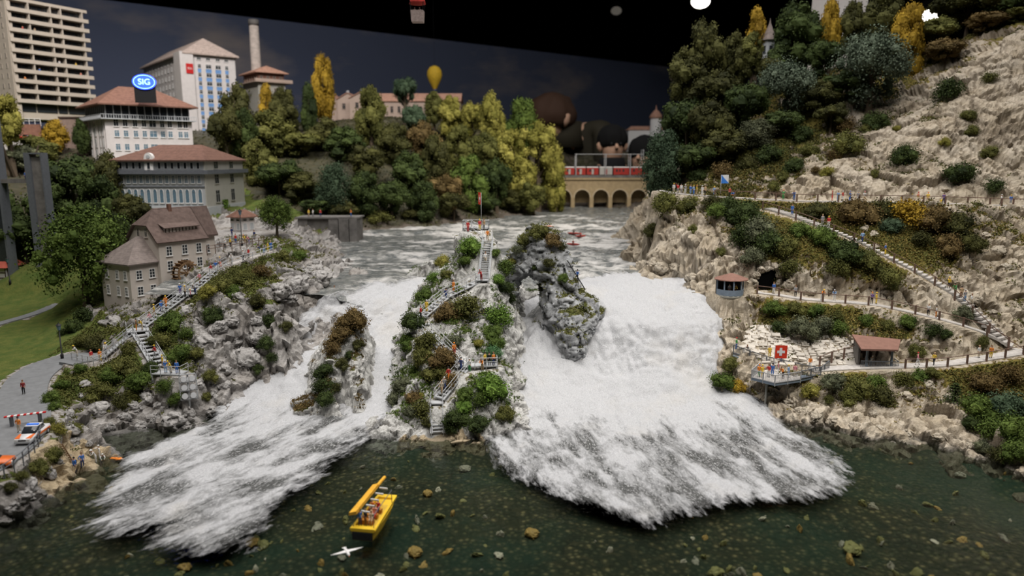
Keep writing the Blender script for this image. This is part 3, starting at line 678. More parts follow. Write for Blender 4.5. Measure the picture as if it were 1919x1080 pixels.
RF = [(1060,535,14.2),(1110,528,14.4),(1170,514,14.5),(1250,510,14.5),(1330,524,14.3),(1130,560,12.6),(1200,552,13.0),(1290,552,13.0),(1335,560,12.4),(1120,610,9.6),(1200,610,9.9),(1290,610,9.9),(1340,610,9.6),(1120,660,6.2),(1200,660,6.6),(1290,660,6.6),(1340,660,6.4),
      (1110,700,3.8),(1200,700,4.2),(1290,700,4.2),(1345,705,3.9),(1100,745,1.9),(1200,745,2.2),(1290,745,2.2),(1360,750,1.6),(1440,782,.9),(985,548,10.6),(975,600,8.2),(970,650,5.8),(1010,690,4.2),(965,710,3.2),(1000,745,1.9),(955,770,1.4),(1080,640,7),
      (950,810,.6),(1050,800,.9),(1200,800,1.0),(1350,800,.9),(930,860,.3),(1000,900,.3),(1100,950,.2),(1230,978,.12),(1400,935,.15),(1585,905,.12),(1560,850,.25),(1470,795,.5),(1200,880,.5),(1350,870,.5),(1450,870,.4),
      (1100,1010,.05),(1300,1010,.05),(1500,980,.05),(1650,900,.05),(1580,820,.1),(1200,490,14.6),(1330,490,14.4),(1060,500,14.4),(960,520,12.5),(870,900,.05),(1400,700,3.5),(1400,600,9),(1400,540,12.4)]
R_out = [PZ(a, b, .15)[:2] for a, b in ((985,812),(925,828),(935,872),(1010,905),(1075,935),(1130,952),(1220,978),(1290,955),(1330,942),(1420,935),(1500,938),(1588,910),(1560,862),(1510,815),(1455,792))] + [PZ(a, b, c)[:2] for a, b, c in ((1400,740,1),(1400,640,7),(1400,560,12.4),(1365,520,14.4),(1330,514,14.5),(1290,502,14.6),(1245,506,14.6),(1205,498,14.6),(1160,508,14.6),(1110,512,14.6),(1060,520,14.4),(965,520,13))] + [(-3, 118), (-3, 95)]
def rfoam(X, Y, Z, st): return 0.46 + 0.68 * smooth(0.6, 2.2, Z) + 0.14 * smooth(62, 84, Y)
waterfall_right, VWR = fall('waterfall', RF, span((-4, 48, 0.25)), span((58, 132, 0.25)), math.radians(14), rfoam, inside_edge(R_out, 4.5), 1.0, 83, 'broad white foaming right fall between arch rock and kiosk cliff')

# upper river
def river_z(Y):
    Y = np.asarray(Y, float)
    return np.interp(Y, [110, 122, 148, 150.5, 184, 187, 215, 217, 300, 340], [13.0, 14.25, 14.5, 15.4, 15.8, 16.6, 16.8, 17.1, 17.3, 17.4])
def river_mat():
    t = NT('rushing_river')
    P = t.coord()
    sv = t.mapping(P, (0.55, 0.8, 1.0))
    n = t.noise(0.20, 5, sv, 0.62); n2 = t.noise(0.9, 4, sv, 0.65); n3 = t.noise(5, 2, P)
    a = t.attr('foam')
    f = t.math('ADD', a, t.math('ADD', t.math('MULTIPLY', t.math('SUBTRACT', n, 0.5), 2.2), t.math('MULTIPLY', t.math('SUBTRACT', n2, 0.5), 0.7)))
    fm = t.ramp(f, [(0.30, 0.0), (0.66, 1.0)])
    dark = t.mix(t.ramp(n2, [(0.35, 0.0), (0.65, 1.0)]), (0.085, 0.095, 0.095), (0.24, 0.24, 0.22))
    col = t.mix(fm, dark, t.mix(n3, (0.40, 0.39, 0.37), (0.66, 0.64, 0.61)))
    b = t.bump(t.math('ADD', n2, t.math('MULTIPLY', t.noise(2.6, 4, sv), 0.5)), 0.8, 0.7)
    return t.set(color=col, rough=t.math('ADD', 0.08, t.math('MULTIPLY', fm, 0.6)), normal=b, spec=0.6)
xs, ys = span((-60, 60, 0.4)), span((114, 200, 0.35), (200, 320, 0.9))
X, Y = np.meshgrid(xs, ys)
V = np.stack([X.ravel(), Y.ravel(), river_z(Y).ravel()], 1)
V[:, 2] += -0.36 * billow(V * np.array([0.6, 1, 1]), 4.5, 4, 91, 0.6) * smooth(112, 124, V[:, 1]) * (0.4 + 0.6 * smooth(-45, 10, V[:, 0]))
for fw, ol in ((VWL, L_out), (VWR, R_out)):
    e = inside_edge(ol, 3.0)(V[:, 0], V[:, 1], V[:, 2])
    near = smooth(0.2, 0.8, e) * smooth(131, 127, V[:, 1])
    V[:, 2] = V[:, 2] * (1 - near) + np.minimum(V[:, 2], fw(V[:, 0], V[:, 1])[:, 0] - 0.9) * near
rf = 0.30 + 0.30 * np.exp(-((V[:, 1] - 196) / 8) ** 2) + 0.25 * np.exp(-((V[:, 1] - 143) / 7) ** 2) + 0.25 * smooth(-30, -10, V[:, 0]) * np.exp(-((V[:, 1] - 170) / 10) ** 2) - 0.12 * smooth(-14, -35, V[:, 0]) - 0.35 * smooth(230, 250, V[:, 1])
river = np_mesh('river', V, grid_faces(len(ys), len(xs)), river_mat(), True, {'foam': rf})
tag(river, 'grey rushing river above the falls with low weirs', 'river', kind='stuff')

# pool bed and clear pool water
def bed_mat():
    t = NT('pool_bed_gravel')
    P = t.coord()
    n = t.noise(0.10, 5, P); v = t.vor(1.6, P, out='Color'); d = t.vor(1.6, P); v2 = t.vor(0.7, P, out='Color')
    base = t.mix(t.ramp(n, [(0.4, 0.0), (0.62, 1.0)]), (0.05, 0.058, 0.042), (0.10, 0.095, 0.055))
    st = t.mix(t.ramp(t.add('ShaderNodeSeparateColor', ins={'Color': v}).outputs[0], [(0.55, 0.0), (0.9, 0.75)]), base, (0.20, 0.17, 0.10))
    st = t.mix(t.ramp(d, [(0.2, 0.0), (0.45, 0.8)]), st, (0.02, 0.025, 0.02))
    st = t.mix(t.ramp(t.noise(0.06, 4, P), [(0.45, 0.0), (0.62, 0.55)]), st, (0.022, 0.052, 0.042))
    return t.set(color=st, rough=0.9, normal=t.bump(d, 0.8, 0.4), spec=0.1)
xs, ys = span((-85, 100, 0.7)), span((20, 112, 0.7))
X, Y = np.meshgrid(xs, ys)
V = np.stack([X.ravel(), Y.ravel(), np.full(X.size, -1.9)], 1)
V[:, 2] += 0.5 * fbm(V, 9, 4, 3)
isl = np.array([PZ(*q)[:2] for q in ((700, 835, 0), (780, 838, 0), (870, 838, 0), (920, 830, 0))])
for q in isl:
    V[:, 2] = np.maximum(V[:, 2], -0.5 - 0.30 * np.hypot(V[:, 0] - q[0], V[:, 1] - q[1] - 1))
for q in [PZ(1430,790,0)[:2]] + [PZ(a, b, 0)[:2] for a, b in ((1550,815),(1650,830),(1750,845),(1850,868),(1919,895),(105,925),(180,880),(50,950),(0,1000))]:
    V[:, 2] = np.maximum(V[:, 2], -0.3 - 0.35 * np.hypot(V[:, 0] - q[0], V[:, 1] - q[1] - 1))
pool_bed = np_mesh('ground_pool_bed', V, grid_faces(len(ys), len(xs)), bed_mat(), True)
tag(pool_bed, 'dark green stony bed of the pool', kind='structure')
def water_mat():
    t = NT('clear_pool_water')
    P = t.coord()
    b = t.bump(t.math('ADD', t.noise(0.55, 4, P), t.math('MULTIPLY', t.noise(2.4, 3, P), 0.25)), 0.30, 0.35)
    fr = t.add('ShaderNodeFresnel', ins={'IOR': 1.33, 'Normal': b}).outputs[0]
    gl = t.add('ShaderNodeBsdfGlossy', ins={'Roughness': 0.04, 'Normal': b, 'Color': (1, 1, 1)}).outputs[0]
    tr = t.add('ShaderNodeBsdfTransparent', ins={'Color': (0.70, 0.74, 0.66)}).outputs[0]
    mx = t.add('ShaderNodeMixShader', ins={0: fr, 1: tr, 2: gl}).outputs[0]
    t.t.links.new(mx, t.out.inputs['Surface'])
    return t.m
xs, ys = span((-85, 100, 1.0)), span((20, 112, 1.0))
X, Y = np.meshgrid(xs, ys)
V = np.stack([X.ravel(), Y.ravel(), np.zeros(X.size)], 1)
pool = np_mesh('pool_water', V, grid_faces(len(ys), len(xs)), water_mat(), True)
tag(pool, 'clear dark green pool below the falls', 'water', kind='stuff')

# hall: painted night-blue backdrop, black ceiling beyond it
def sky_mat():
    t = NT('painted_backdrop')
    P = t.coord()
    n = t.noise(0.010, 5, t.mapping(P, (1, 1, 2.4)), 0.55)
    col = t.mix(t.ramp(n, [(0.50, 0.0), (0.70, 1.0)]), (0.11, 0.13, 0.20), (0.36, 0.31, 0.28))
    return t.set(color=col, rough=0.9, spec=0.0)
WA, WB = PY(-400, 300, 262), PY(1500, 300, 560)
def wall_slab(name, a, b, z0, z1, th, mat):
    d = Vector((b[0] - a[0], b[1] - a[1], 0)).normalized(); nrm = Vector((-d.y, d.x, 0)) * th
    vs = []
    for z in (z0, z1):
        for p, q in ((a, 0), (b, 0), (b, 1), (a, 1)):
            vs.append((p[0] + nrm.x * q, p[1] + nrm.y * q, z))
    return mesh_obj(name, vs, [(0,1,5,4),(1,2,6,5),(2,3,7,6),(3,0,4,7),(4,5,6,7),(0,3,2,1)], mat)
M_SKY = sky_mat()
M_BLACK = paint('matt_black', (0.004, 0.004, 0.004), 0.95, 0.1, 1, spec=0.0)
wall_back = wall_slab('wall_back', (-470, 112), (420, 804), -40, 105, 6, M_SKY)
tag(wall_back, 'night blue painted backdrop with faint clouds', kind='structure')

ceiling = mesh_obj('ceiling', [(x, y, z) for z in (212, 218) for x, y in ((-520, -260), (560, -260), (560, 900), (-520, 900))], [(0,1,2,3),(7,6,5,4),(0,4,5,1),(1,5,6,2),(2,6,7,3),(3,7,4,0)], M_BLACK)
tag(ceiling, 'black hall ceiling', kind='structure')
wall_far = wall_slab('wall_far', (-520, 880), (560, 880), -40, 214, 6, M_BLACK)
tag(wall_far, 'black wall far behind the backdrop', kind='structure')
wall_right = wall_slab('wall_right', (540, 900), (540, -260), -40, 214, 6, M_BLACK)
tag(wall_right, 'black wall of the hall on the right', kind='structure')

# ------------------------------------------------------------------ casting onto the finished ground
DG = bpy.context.evaluated_depsgraph_get()
def bvh_of(o): return BVHTree.FromObject(o, DG)
BV = {k: bvh_of(o) for k, o in (('left', bank_left), ('right', bank_right), ('far', bank_far), ('isle', bank_isle), ('small', bank_small), ('arch', bank_arch))}
CAMP = Vector((0, 0, CAMZ))
def hitpx(px, py, which=None, back=0.0):
    """the ground point seen at a photo position"""
    d = Vector(ray(px, py)).normalized(); best = None
    for k, b in BV.items():
        if which and k not in which: continue
        h = b.ray_cast(CAMP, d)
        if h[0] is not None and (best is None or h[3] < best[1]): best = (h[0], h[3], h[1], k)
    return best
def drop(x, y, which=None, default=0.0):
    z = None
    for k, b in BV.items():
        if which and k not in which: continue
        h = b.ray_cast(Vector((x, y, 300)), Vector((0, 0, -1)))
        if h[0] is not None and (z is None or h[0].z > z): z = h[0].z
    return default if z is None else z

ORD = ['zeroth', 'first', 'second', 'third', 'fourth', 'fifth', 'sixth', 'seventh', 'eighth', 'ninth', 'tenth', 'eleventh', 'twelfth', 'thirteenth', 'fourteenth', 'fifteenth', 'sixteenth', 'seventeenth', 'eighteenth', 'nineteenth', 'twentieth']
for _a, _w in enumerate(('twenty', 'thirty', 'forty', 'fifty', 'sixty', 'seventy')):
    ORD += [f'{_w}-{o}' for o in ORD[1:10]] + [['thirtieth', 'fortieth', 'fiftieth', 'sixtieth', 'seventieth', 'eightieth'][_a]]

# ------------------------------------------------------------------ foliage
def leaf_mat(name, dark, light):
    t = NT(name)
    tone = t.attr('tone')
    r = t.add('ShaderNodeNewGeometry').outputs['Random Per Island']
    f = t.math('ADD', t.math('MULTIPLY', tone, 0.6), t.math('MULTIPLY', r, 0.4))
    col = t.ramp(f, [(0.1, dark), (0.9, light)])
    m = t.set(color=col, rough=0.75, spec=0.15)
    return m
LEAF = {
 'dark green': leaf_mat('dark_green_leaves', (0.016, 0.026, 0.008), (0.060, 0.085, 0.022)),
 'green': leaf_mat('green_leaves', (0.035, 0.060, 0.010), (0.120, 0.170, 0.035)),
 'bright green': leaf_mat('bright_green_leaves', (0.05, 0.10, 0.012), (0.17, 0.27, 0.05)),
 'olive': leaf_mat('olive_leaves', (0.045, 0.050, 0.012), (0.150, 0.150, 0.040)),
 'dark olive': leaf_mat('dark_olive_leaves', (0.024, 0.026, 0.008), (0.085, 0.085, 0.024)),
 'yellow-green': leaf_mat('yellow_green_leaves', (0.100, 0.100, 0.014), (0.330, 0.300, 0.070)),
 'golden': leaf_mat('golden_leaves', (0.170, 0.105, 0.010), (0.480, 0.310, 0.035)),
 'bluish green': leaf_mat('bluish_green_leaves', (0.022, 0.042, 0.022), (0.085, 0.125, 0.070)),
 'silvery green': leaf_mat('silvery_green_leaves', (0.030, 0.048, 0.028), (0.165, 0.205, 0.140)),
 'brown': leaf_mat('brown_leaves', (0.060, 0.042, 0.014), (0.190, 0.130, 0.050)),
 'golden brown': leaf_mat('golden_brown_grass', (0.085, 0.062, 0.014), (0.25, 0.19, 0.055)),
 'grey-green': leaf_mat('grey_green_leaves', (0.045, 0.052, 0.030), (0.150, 0.160, 0.090)),
 'mint green': leaf_mat('mint_green_leaves', (0.05, 0.12, 0.045), (0.14, 0.28, 0.12)),
}
M_BARK = paint('bark', (0.10, 0.075, 0.05), 0.9, 0.35, 4)
def qsphere(nu, nv):
    V = []; Fc = []
    for j in range(nv + 1):
        ph = math.pi * j / nv
        for i in range(nu): V.append((math.sin(ph) * math.cos(2 * math.pi * i / nu), math.sin(ph) * math.sin(2 * math.pi * i / nu), math.cos(ph)))
    for j in range(nv):
        for i in range(nu): Fc.append((j * nu + i, (j + 1) * nu + i, (j + 1) * nu + (i + 1) % nu, j * nu + (i + 1) % nu))
    return np.array(V), np.array(Fc)
QS, QF = qsphere(7, 5)
def leaves_at(P, N, size, rng, flat=0.55):
    """quads lying roughly across the given normals"""
    n = len(P)
    D = N + rng.normal(0, flat, (n, 3)); D /= np.linalg.norm(D, axis=1, keepdims=True) + 1e-9
    T = rng.normal(0, 1, (n, 3)); U = np.cross(D, T); U /= np.linalg.norm(U, axis=1, keepdims=True) + 1e-9
    W = np.cross(D, U)
    s = size * rng.uniform(0.6, 1.3, (n, 1)); l = s * rng.uniform(0.9, 1.6, (n, 1))
    V = np.stack([P - U * s, P - W * l * 0.7, P + U * s, P + W * l], 1).reshape(-1, 3)
    return V, np.arange(4 * n).reshape(n, 4)
def crown(seed, clumps, rc, leaves, lsize, shape, core=0.9, spread=0.3):
    """leafy clumps; shape(rng) -> clump centre and outward scale, all within a unit-radius crown standing on z=0..2"""
    rng = np.random.default_rng(seed)
    Vs, Fs, Ts = [], [], []; off = 0
    for k in range(clumps):
        c, sc = shape(rng, k / max(1, clumps - 1))
        r = rc * sc * rng.uniform(0.75, 1.25)
        tone = rng.uniform(0, 1)
        if core > 0:
            v = QS * (1 + rng.normal(0, 0.12, (len(QS), 1))) * r * core * np.array([1, 1, 0.9]) + c
            Vs.append(v); Fs.append(QF + off); Ts.append(np.full(len(v), tone)); off += len(v)
        n = leaves
        d = rng.normal(0, 1, (n, 3)); d /= np.linalg.norm(d, axis=1, keepdims=True)
        p = c + d * r * (1 + rng.uniform(-0.12, spread, (n, 1)))
        v, f = leaves_at(p, d, lsize, rng)
        Vs.append(v); Fs.append(f + off); Ts.append(np.repeat(np.clip(tone + rng.normal(0, 0.15, n), 0, 1), 4)); off += len(v)
    me_o = np_mesh('foliage', np.concatenate(Vs), np.concatenate(Fs), LEAF['green'], False, {'tone': np.concatenate(Ts)})
    me = me_o.data; bpy.data.objects.remove(me_o)
    return me
def on_ball(rng, t):
    d = rng.normal(0, 1, 3); d /= np.linalg.norm(d); d[2] = abs(d[2]) * 1.05 if rng.random() < 0.7 else d[2]
    rr = rng.uniform(0.45, 0.85)
    return np.array([d[0] * rr, d[1] * rr, 1.0 + d[2] * rr * 0.95]), 1.0
def on_egg(rng, t):
    z = rng.uniform(0.12, 1.9); w = math.sin(math.pi * min(1, (z + 0.25) / 2.3)) ** 0.8
    a = rng.uniform(0, 6.283); rr = rng.uniform(0.3, 0.78) * w
    return np.array([math.cos(a) * rr, math.sin(a) * rr, z]), 0.7 + 0.4 * w
def on_column(rng, t):
    z = 0.1 + 1.8 * t; w = (math.sin(math.pi * min(1, (z + 0.3) / 2.45)) ** 0.7)
    a = rng.uniform(0, 6.283); rr = rng.uniform(0.2, 0.75) * w
    return np.array([math.cos(a) * rr, math.sin(a) * rr, z]), 0.6 + 0.5 * w
def on_dome(rng, t):
    a = rng.uniform(0, 6.283); el = rng.uniform(0.0, 1.0) ** 0.8 * 1.5; rr = rng.uniform(0.35, 0.78)
    return np.array([math.cos(a) * math.cos(el) * rr, math.sin(a) * math.cos(el) * rr, 0.15 + math.sin(el) * rr]), 1.0
CROWN = {
 'round': [crown(100 + i, 46, 0.27, 120, 0.036, on_ball) for i in range(4)],
 'egg': [crown(120 + i, 50, 0.27, 120, 0.036, on_egg) for i in range(4)],
 'column': [crown(140 + i, 36, 0.36, 120, 0.048, on_column) for i in range(2)],
 'leafy': [crown(160 + i, 80, 0.22, 170, 0.024, on_egg if i % 2 else on_ball, 0.5, 0.7) for i in range(3)],
 'bush': [crown(180 + i, 20, 0.34, 150, 0.038, on_dome, 0.75, 0.5) for i in range(5)],
 'twiggy': [crown(200 + i, 26, 0.26, 110, 0.04, on_dome, 0.35, 0.9) for i in range(3)],
}
def conifer_mesh():
    rng = np.random.default_rng(9); P = []; N = []
    for k in range(9):
        z = 0.12 + k * 0.205; r = 0.85 * (1 - z / 2.05) + 0.05
        for a in np.linspace(0, 6.283, 16, endpoint=False):
            a += rng.uniform(-0.2, 0.2)
            for s in np.linspace(0.15, 1, 12):
                P.append((math.cos(a) * r * s + rng.normal(0, .02), math.sin(a) * r * s + rng.normal(0, .02), z - 0.16 * s * r + rng.normal(0, .02))); N.append((math.cos(a) * 0.4, math.sin(a) * 0.4, 1))
    v, f = leaves_at(np.array(P), np.array(N), 0.045, rng)
    o = np_mesh('foliage', v, f, LEAF['dark green'], False, {'tone': np.repeat(rng.uniform(0, 1, len(P)), 4)})
    me = o.data; bpy.data.objects.remove(o); return me
CROWN['conifer'] = [conifer_mesh()]
def trunk_mesh():
    V = []; Fc = []
    def tube(pts, rad, n=6):
        b = len(V)
        for (p, r) in zip(pts, rad):
            for i in range(n): V.append((p[0] + r * math.cos(6.283 * i / n), p[1] + r * math.sin(6.283 * i / n), p[2]))
        for j in range(len(pts) - 1):
            for i in range(n): Fc.append((b + j * n + i, b + j * n + (i + 1) % n, b + (j + 1) * n + (i + 1) % n, b + (j + 1) * n + i))
    tube([(0, 0, -0.06), (0.01, 0, 0.3), (-0.01, 0.01, 0.62), (0, 0, 0.9)], [0.055, 0.036, 0.03, 0.012])
    tube([(0, 0, 0.4), (0.1, 0.04, 0.56), (0.2, 0.06, 0.75)], [0.022, 0.016, 0.006])
    tube([(0, 0, 0.45), (-0.1, 0.05, 0.6), (-0.18, 0.1, 0.78)], [0.022, 0.016, 0.006])
    tube([(0, 0, 0.5), (0.02, -0.1, 0.66), (0.05, -0.18, 0.8)], [0.02, 0.014, 0.006])
    me = bpy.data.meshes.new('trunk'); me.from_pydata(V, [], Fc); me.materials.append(M_BARK); return me
TRUNK = trunk_mesh()
def recolor(o, mat):
    o.material_slots[0].link = 'OBJECT'; o.material_slots[0].material = mat
TREES = []
def tree(px, ytop, wpx, Y, shape, colour, where, grounds=None, ybot=None, group=None):
    X = PY(px, ytop, Y)[0]
    ztop = PY(px, ytop, Y)[2]; zg = drop(X, Y, grounds)
    r = wpx * Y / F / 2
    H = max(ztop - zg, 1.5)
    zb = PY(px, ybot, Y)[2] if ybot else zg + 0.12 * H
    zb = max(zb, zg - 0.2)
    ch = max(ztop - zb, 0.9 * r)
    root = empty('tree', (X, Y, zg), None, 'tree', group)
    k = RNG.integers(0, 99)
    f = bpy.data.objects.new('foliage', CROWN[shape][k % len(CROWN[shape])])
    f.scale = (r, r, ch / 2.0); f.location = (0, 0, ztop - ch - zg); f.rotation_euler = (0, 0, RNG.uniform(0, 6.28))
    link(f, root); recolor(f, LEAF[colour])
    t = bpy.data.objects.new('trunk', TRUNK); t.scale = (H * 0.8, H * 0.8, max(H * 0.9, (ztop - zg) * 0.8))
    link(t, root)
    TREES.append((root, px, ytop, where, colour, shape))
    return root
def shrub(px, py, rpx, colour, where, grounds=None, shape='bush', squash=0.85):
    h = hitpx(px, py + rpx * 0.35, grounds)
    if h is None: return None
    p, dist, n, k = h
    r = rpx * p.y / F
    o = bpy.data.objects.new('shrub', CROWN[shape][RNG.integers(0, 99) % len(CROWN[shape])])
    o.location = p - Vector((0, 0, 0.12 * r)) - n * 0.05
    o.scale = (r, r, r * squash * 1.15)
    up = (Vector((0, 0, 1)) * 0.75 + n * 0.25).normalized()
    o.rotation_euler = (up.to_track_quat('Z', 'Y') @ Matrix.Rotation(RNG.uniform(0, 6.28), 3, 'Z').to_quaternion()).to_euler()
    link(o); recolor(o, LEAF[colour])
    tag(o, None, 'shrub')
    TREES.append((o, px, py, where, colour, shape))
    return o
# shared colour words
def E(d, o='olive', g='green'): return d
FOREST = [ # px, top, width, distance, shape, colour, crown foot
 (437,160,78,216,'egg','dark olive',300),(418,200,60,205,'round','dark olive',300),(455,205,55,210,'egg','dark green',310),(497,163,30,250,'column','golden',230),(530,165,62,245,'egg','dark olive',262),(577,163,32,250,'column','dark green',255),(603,110,42,262,'column','golden',218),
 (692,163,66,240,'egg','olive',310),(757,140,46,262,'round','bluish green',203),(775,193,48,252,'round','bluish green',262),(812,172,44,258,'egg','olive',230),(845,180,55,256,'egg','yellow-green',255),(884,188,52,254,'round','yellow-green',262),
 (925,177,64,250,'egg','yellow-green',292),(978,185,72,252,'egg','green',292),(1008,222,70,250,'round','yellow-green',320),(958,246,66,240,'egg','yellow-green',330),(1032,265,62,256,'egg','yellow-green',372),(905,245,60,238,'round','olive',320),(860,235,60,236,'egg','olive',320),
 (500,208,92,222,'egg','olive',325),(560,245,82,224,'round','olive',340),(604,222,72,232,'egg','dark olive',325),(645,238,80,226,'egg','dark green',340),(738,232,72,232,'egg','dark olive',330),(792,226,72,236,'round','brown',318),(820,255,72,228,'egg','dark olive',355),(690,268,74,218,'round','dark olive',375),(765,285,80,216,'egg','dark green',395),
 (880,292,72,222,'egg','green',392),(930,296,66,230,'round','dark green',392),(982,300,64,240,'egg','yellow-green',392),(1000,338,56,236,'round','olive',402),(1042,325,44,252,'egg','yellow-green',398),(835,322,64,214,'round','brown',405),
 (520,296,92,196,'round','dark green',400),(565,322,76,194,'egg','dark olive',410),(625,308,78,190,'leafy','bluish green',405),(682,322,74,196,'egg','dark green',420),(732,335,72,200,'round','dark green',425),(792,340,66,205,'egg','dark green',418),(850,352,62,212,'round','dark olive',415),(905,362,60,224,'round','dark green',408),(955,356,56,236,'egg','dark olive',402),(480,262,70,200,'egg','olive',345),
 (590,372,60,186,'round','dark green',412),(640,376,56,188,'round','dark olive',418),(710,378,56,196,'bush','olive',432),(770,382,56,204,'bush','dark olive',428),
]
for a in FOREST: tree(a[0], a[1], a[2], a[3], a[4], a[5], 'far-bank forest', ('far', 'left'), a[6], 'trees of the far-bank forest')
tree(515, 368, 66, 146, 'leafy', 'green', 'station square', ('left',), 440)
LEFTHILL = [(142,388,172,127,'leafy','green',578),(205,400,90,136,'leafy','dark green',520),(100,228,44,205,'column','golden',282),(62,258,100,195,'egg','olive',330),(8,178,56,185,'egg','yellow-green',268),(40,270,60,188,'round','grey-green',330),(150,228,30,205,'column','dark green',285),(128,285,116,172,'round','dark green',400),(180,330,96,158,'egg','dark green',450),
 (207,288,76,166,'egg','dark olive',400),(243,365,72,152,'round','dark olive',432),(36,385,130,158,'round','dark green',490),(-12,350,90,165,'egg','dark green',480),(90,345,90,162,'egg','dark green',430),(170,300,70,182,'egg','dark green',380)]
for i, a in enumerate(LEFTHILL): tree(a[0], a[1], a[2], a[3], a[4], a[5], 'left hillside', ('left',), a[6], 'trees on the left hillside')
RIGHTHILL = [(1322,40,80,176,'egg','dark olive',190),(1380,62,66,178,'egg','dark olive',170),(1420,20,34,184,'column','golden',95),(1412,62,44,176,'egg','olive',125),(1497,5,96,180,'egg','dark green',125),(1560,4,38,178,'column','golden',112),(1602,2,52,177,'egg','dark olive',100),(1655,-18,84,176,'egg','dark olive',96),(1712,8,64,168,'egg','golden',140),
 (1640,58,140,160,'leafy','silvery green',215),(1480,112,104,166,'leafy','silvery green',225),(1288,90,76,176,'egg','dark olive',190),(1345,130,110,170,'round','dark olive',240),(1290,175,100,168,'round','dark green',290),(1245,248,92,160,'leafy','bluish green',370),(1330,185,90,162,'round','dark olive',290),(1400,150,90,164,'round','dark green',255),
 (1420,225,84,158,'leafy','grey-green',310),(1360,240,90,158,'round','dark olive',330),(1300,260,90,158,'round','dark green',345),(1560,190,60,158,'round','dark olive',245),(1590,130,90,164,'round','dark green',210),(1530,150,80,164,'round','dark olive',230),(1470,205,80,160,'round','dark green',285),(1545,70,70,172,'round','dark green',150),
 (1440,104,58,175,'round','dark olive',165),(1465,85,60,178,'egg','dark green',150),(1820,-30,120,170,'round','dark olive',50),(1890,-40,120,168,'round','dark green',40),(1760,30,70,168,'round','olive',90),(1850,20,80,166,'round','brown',70),(1905,12,70,165,'round','olive',60),(1775,70,70,164,'round','brown',120)]
for a in RIGHTHILL: tree(a[0], a[1], a[2], a[3], a[4], a[5], 'right hilltop', ('right',), a[6], 'trees on the right hill')
tree(1793, 714, 62, 91, 'conifer', 'dark green', 'right shore', ('right',), 800)

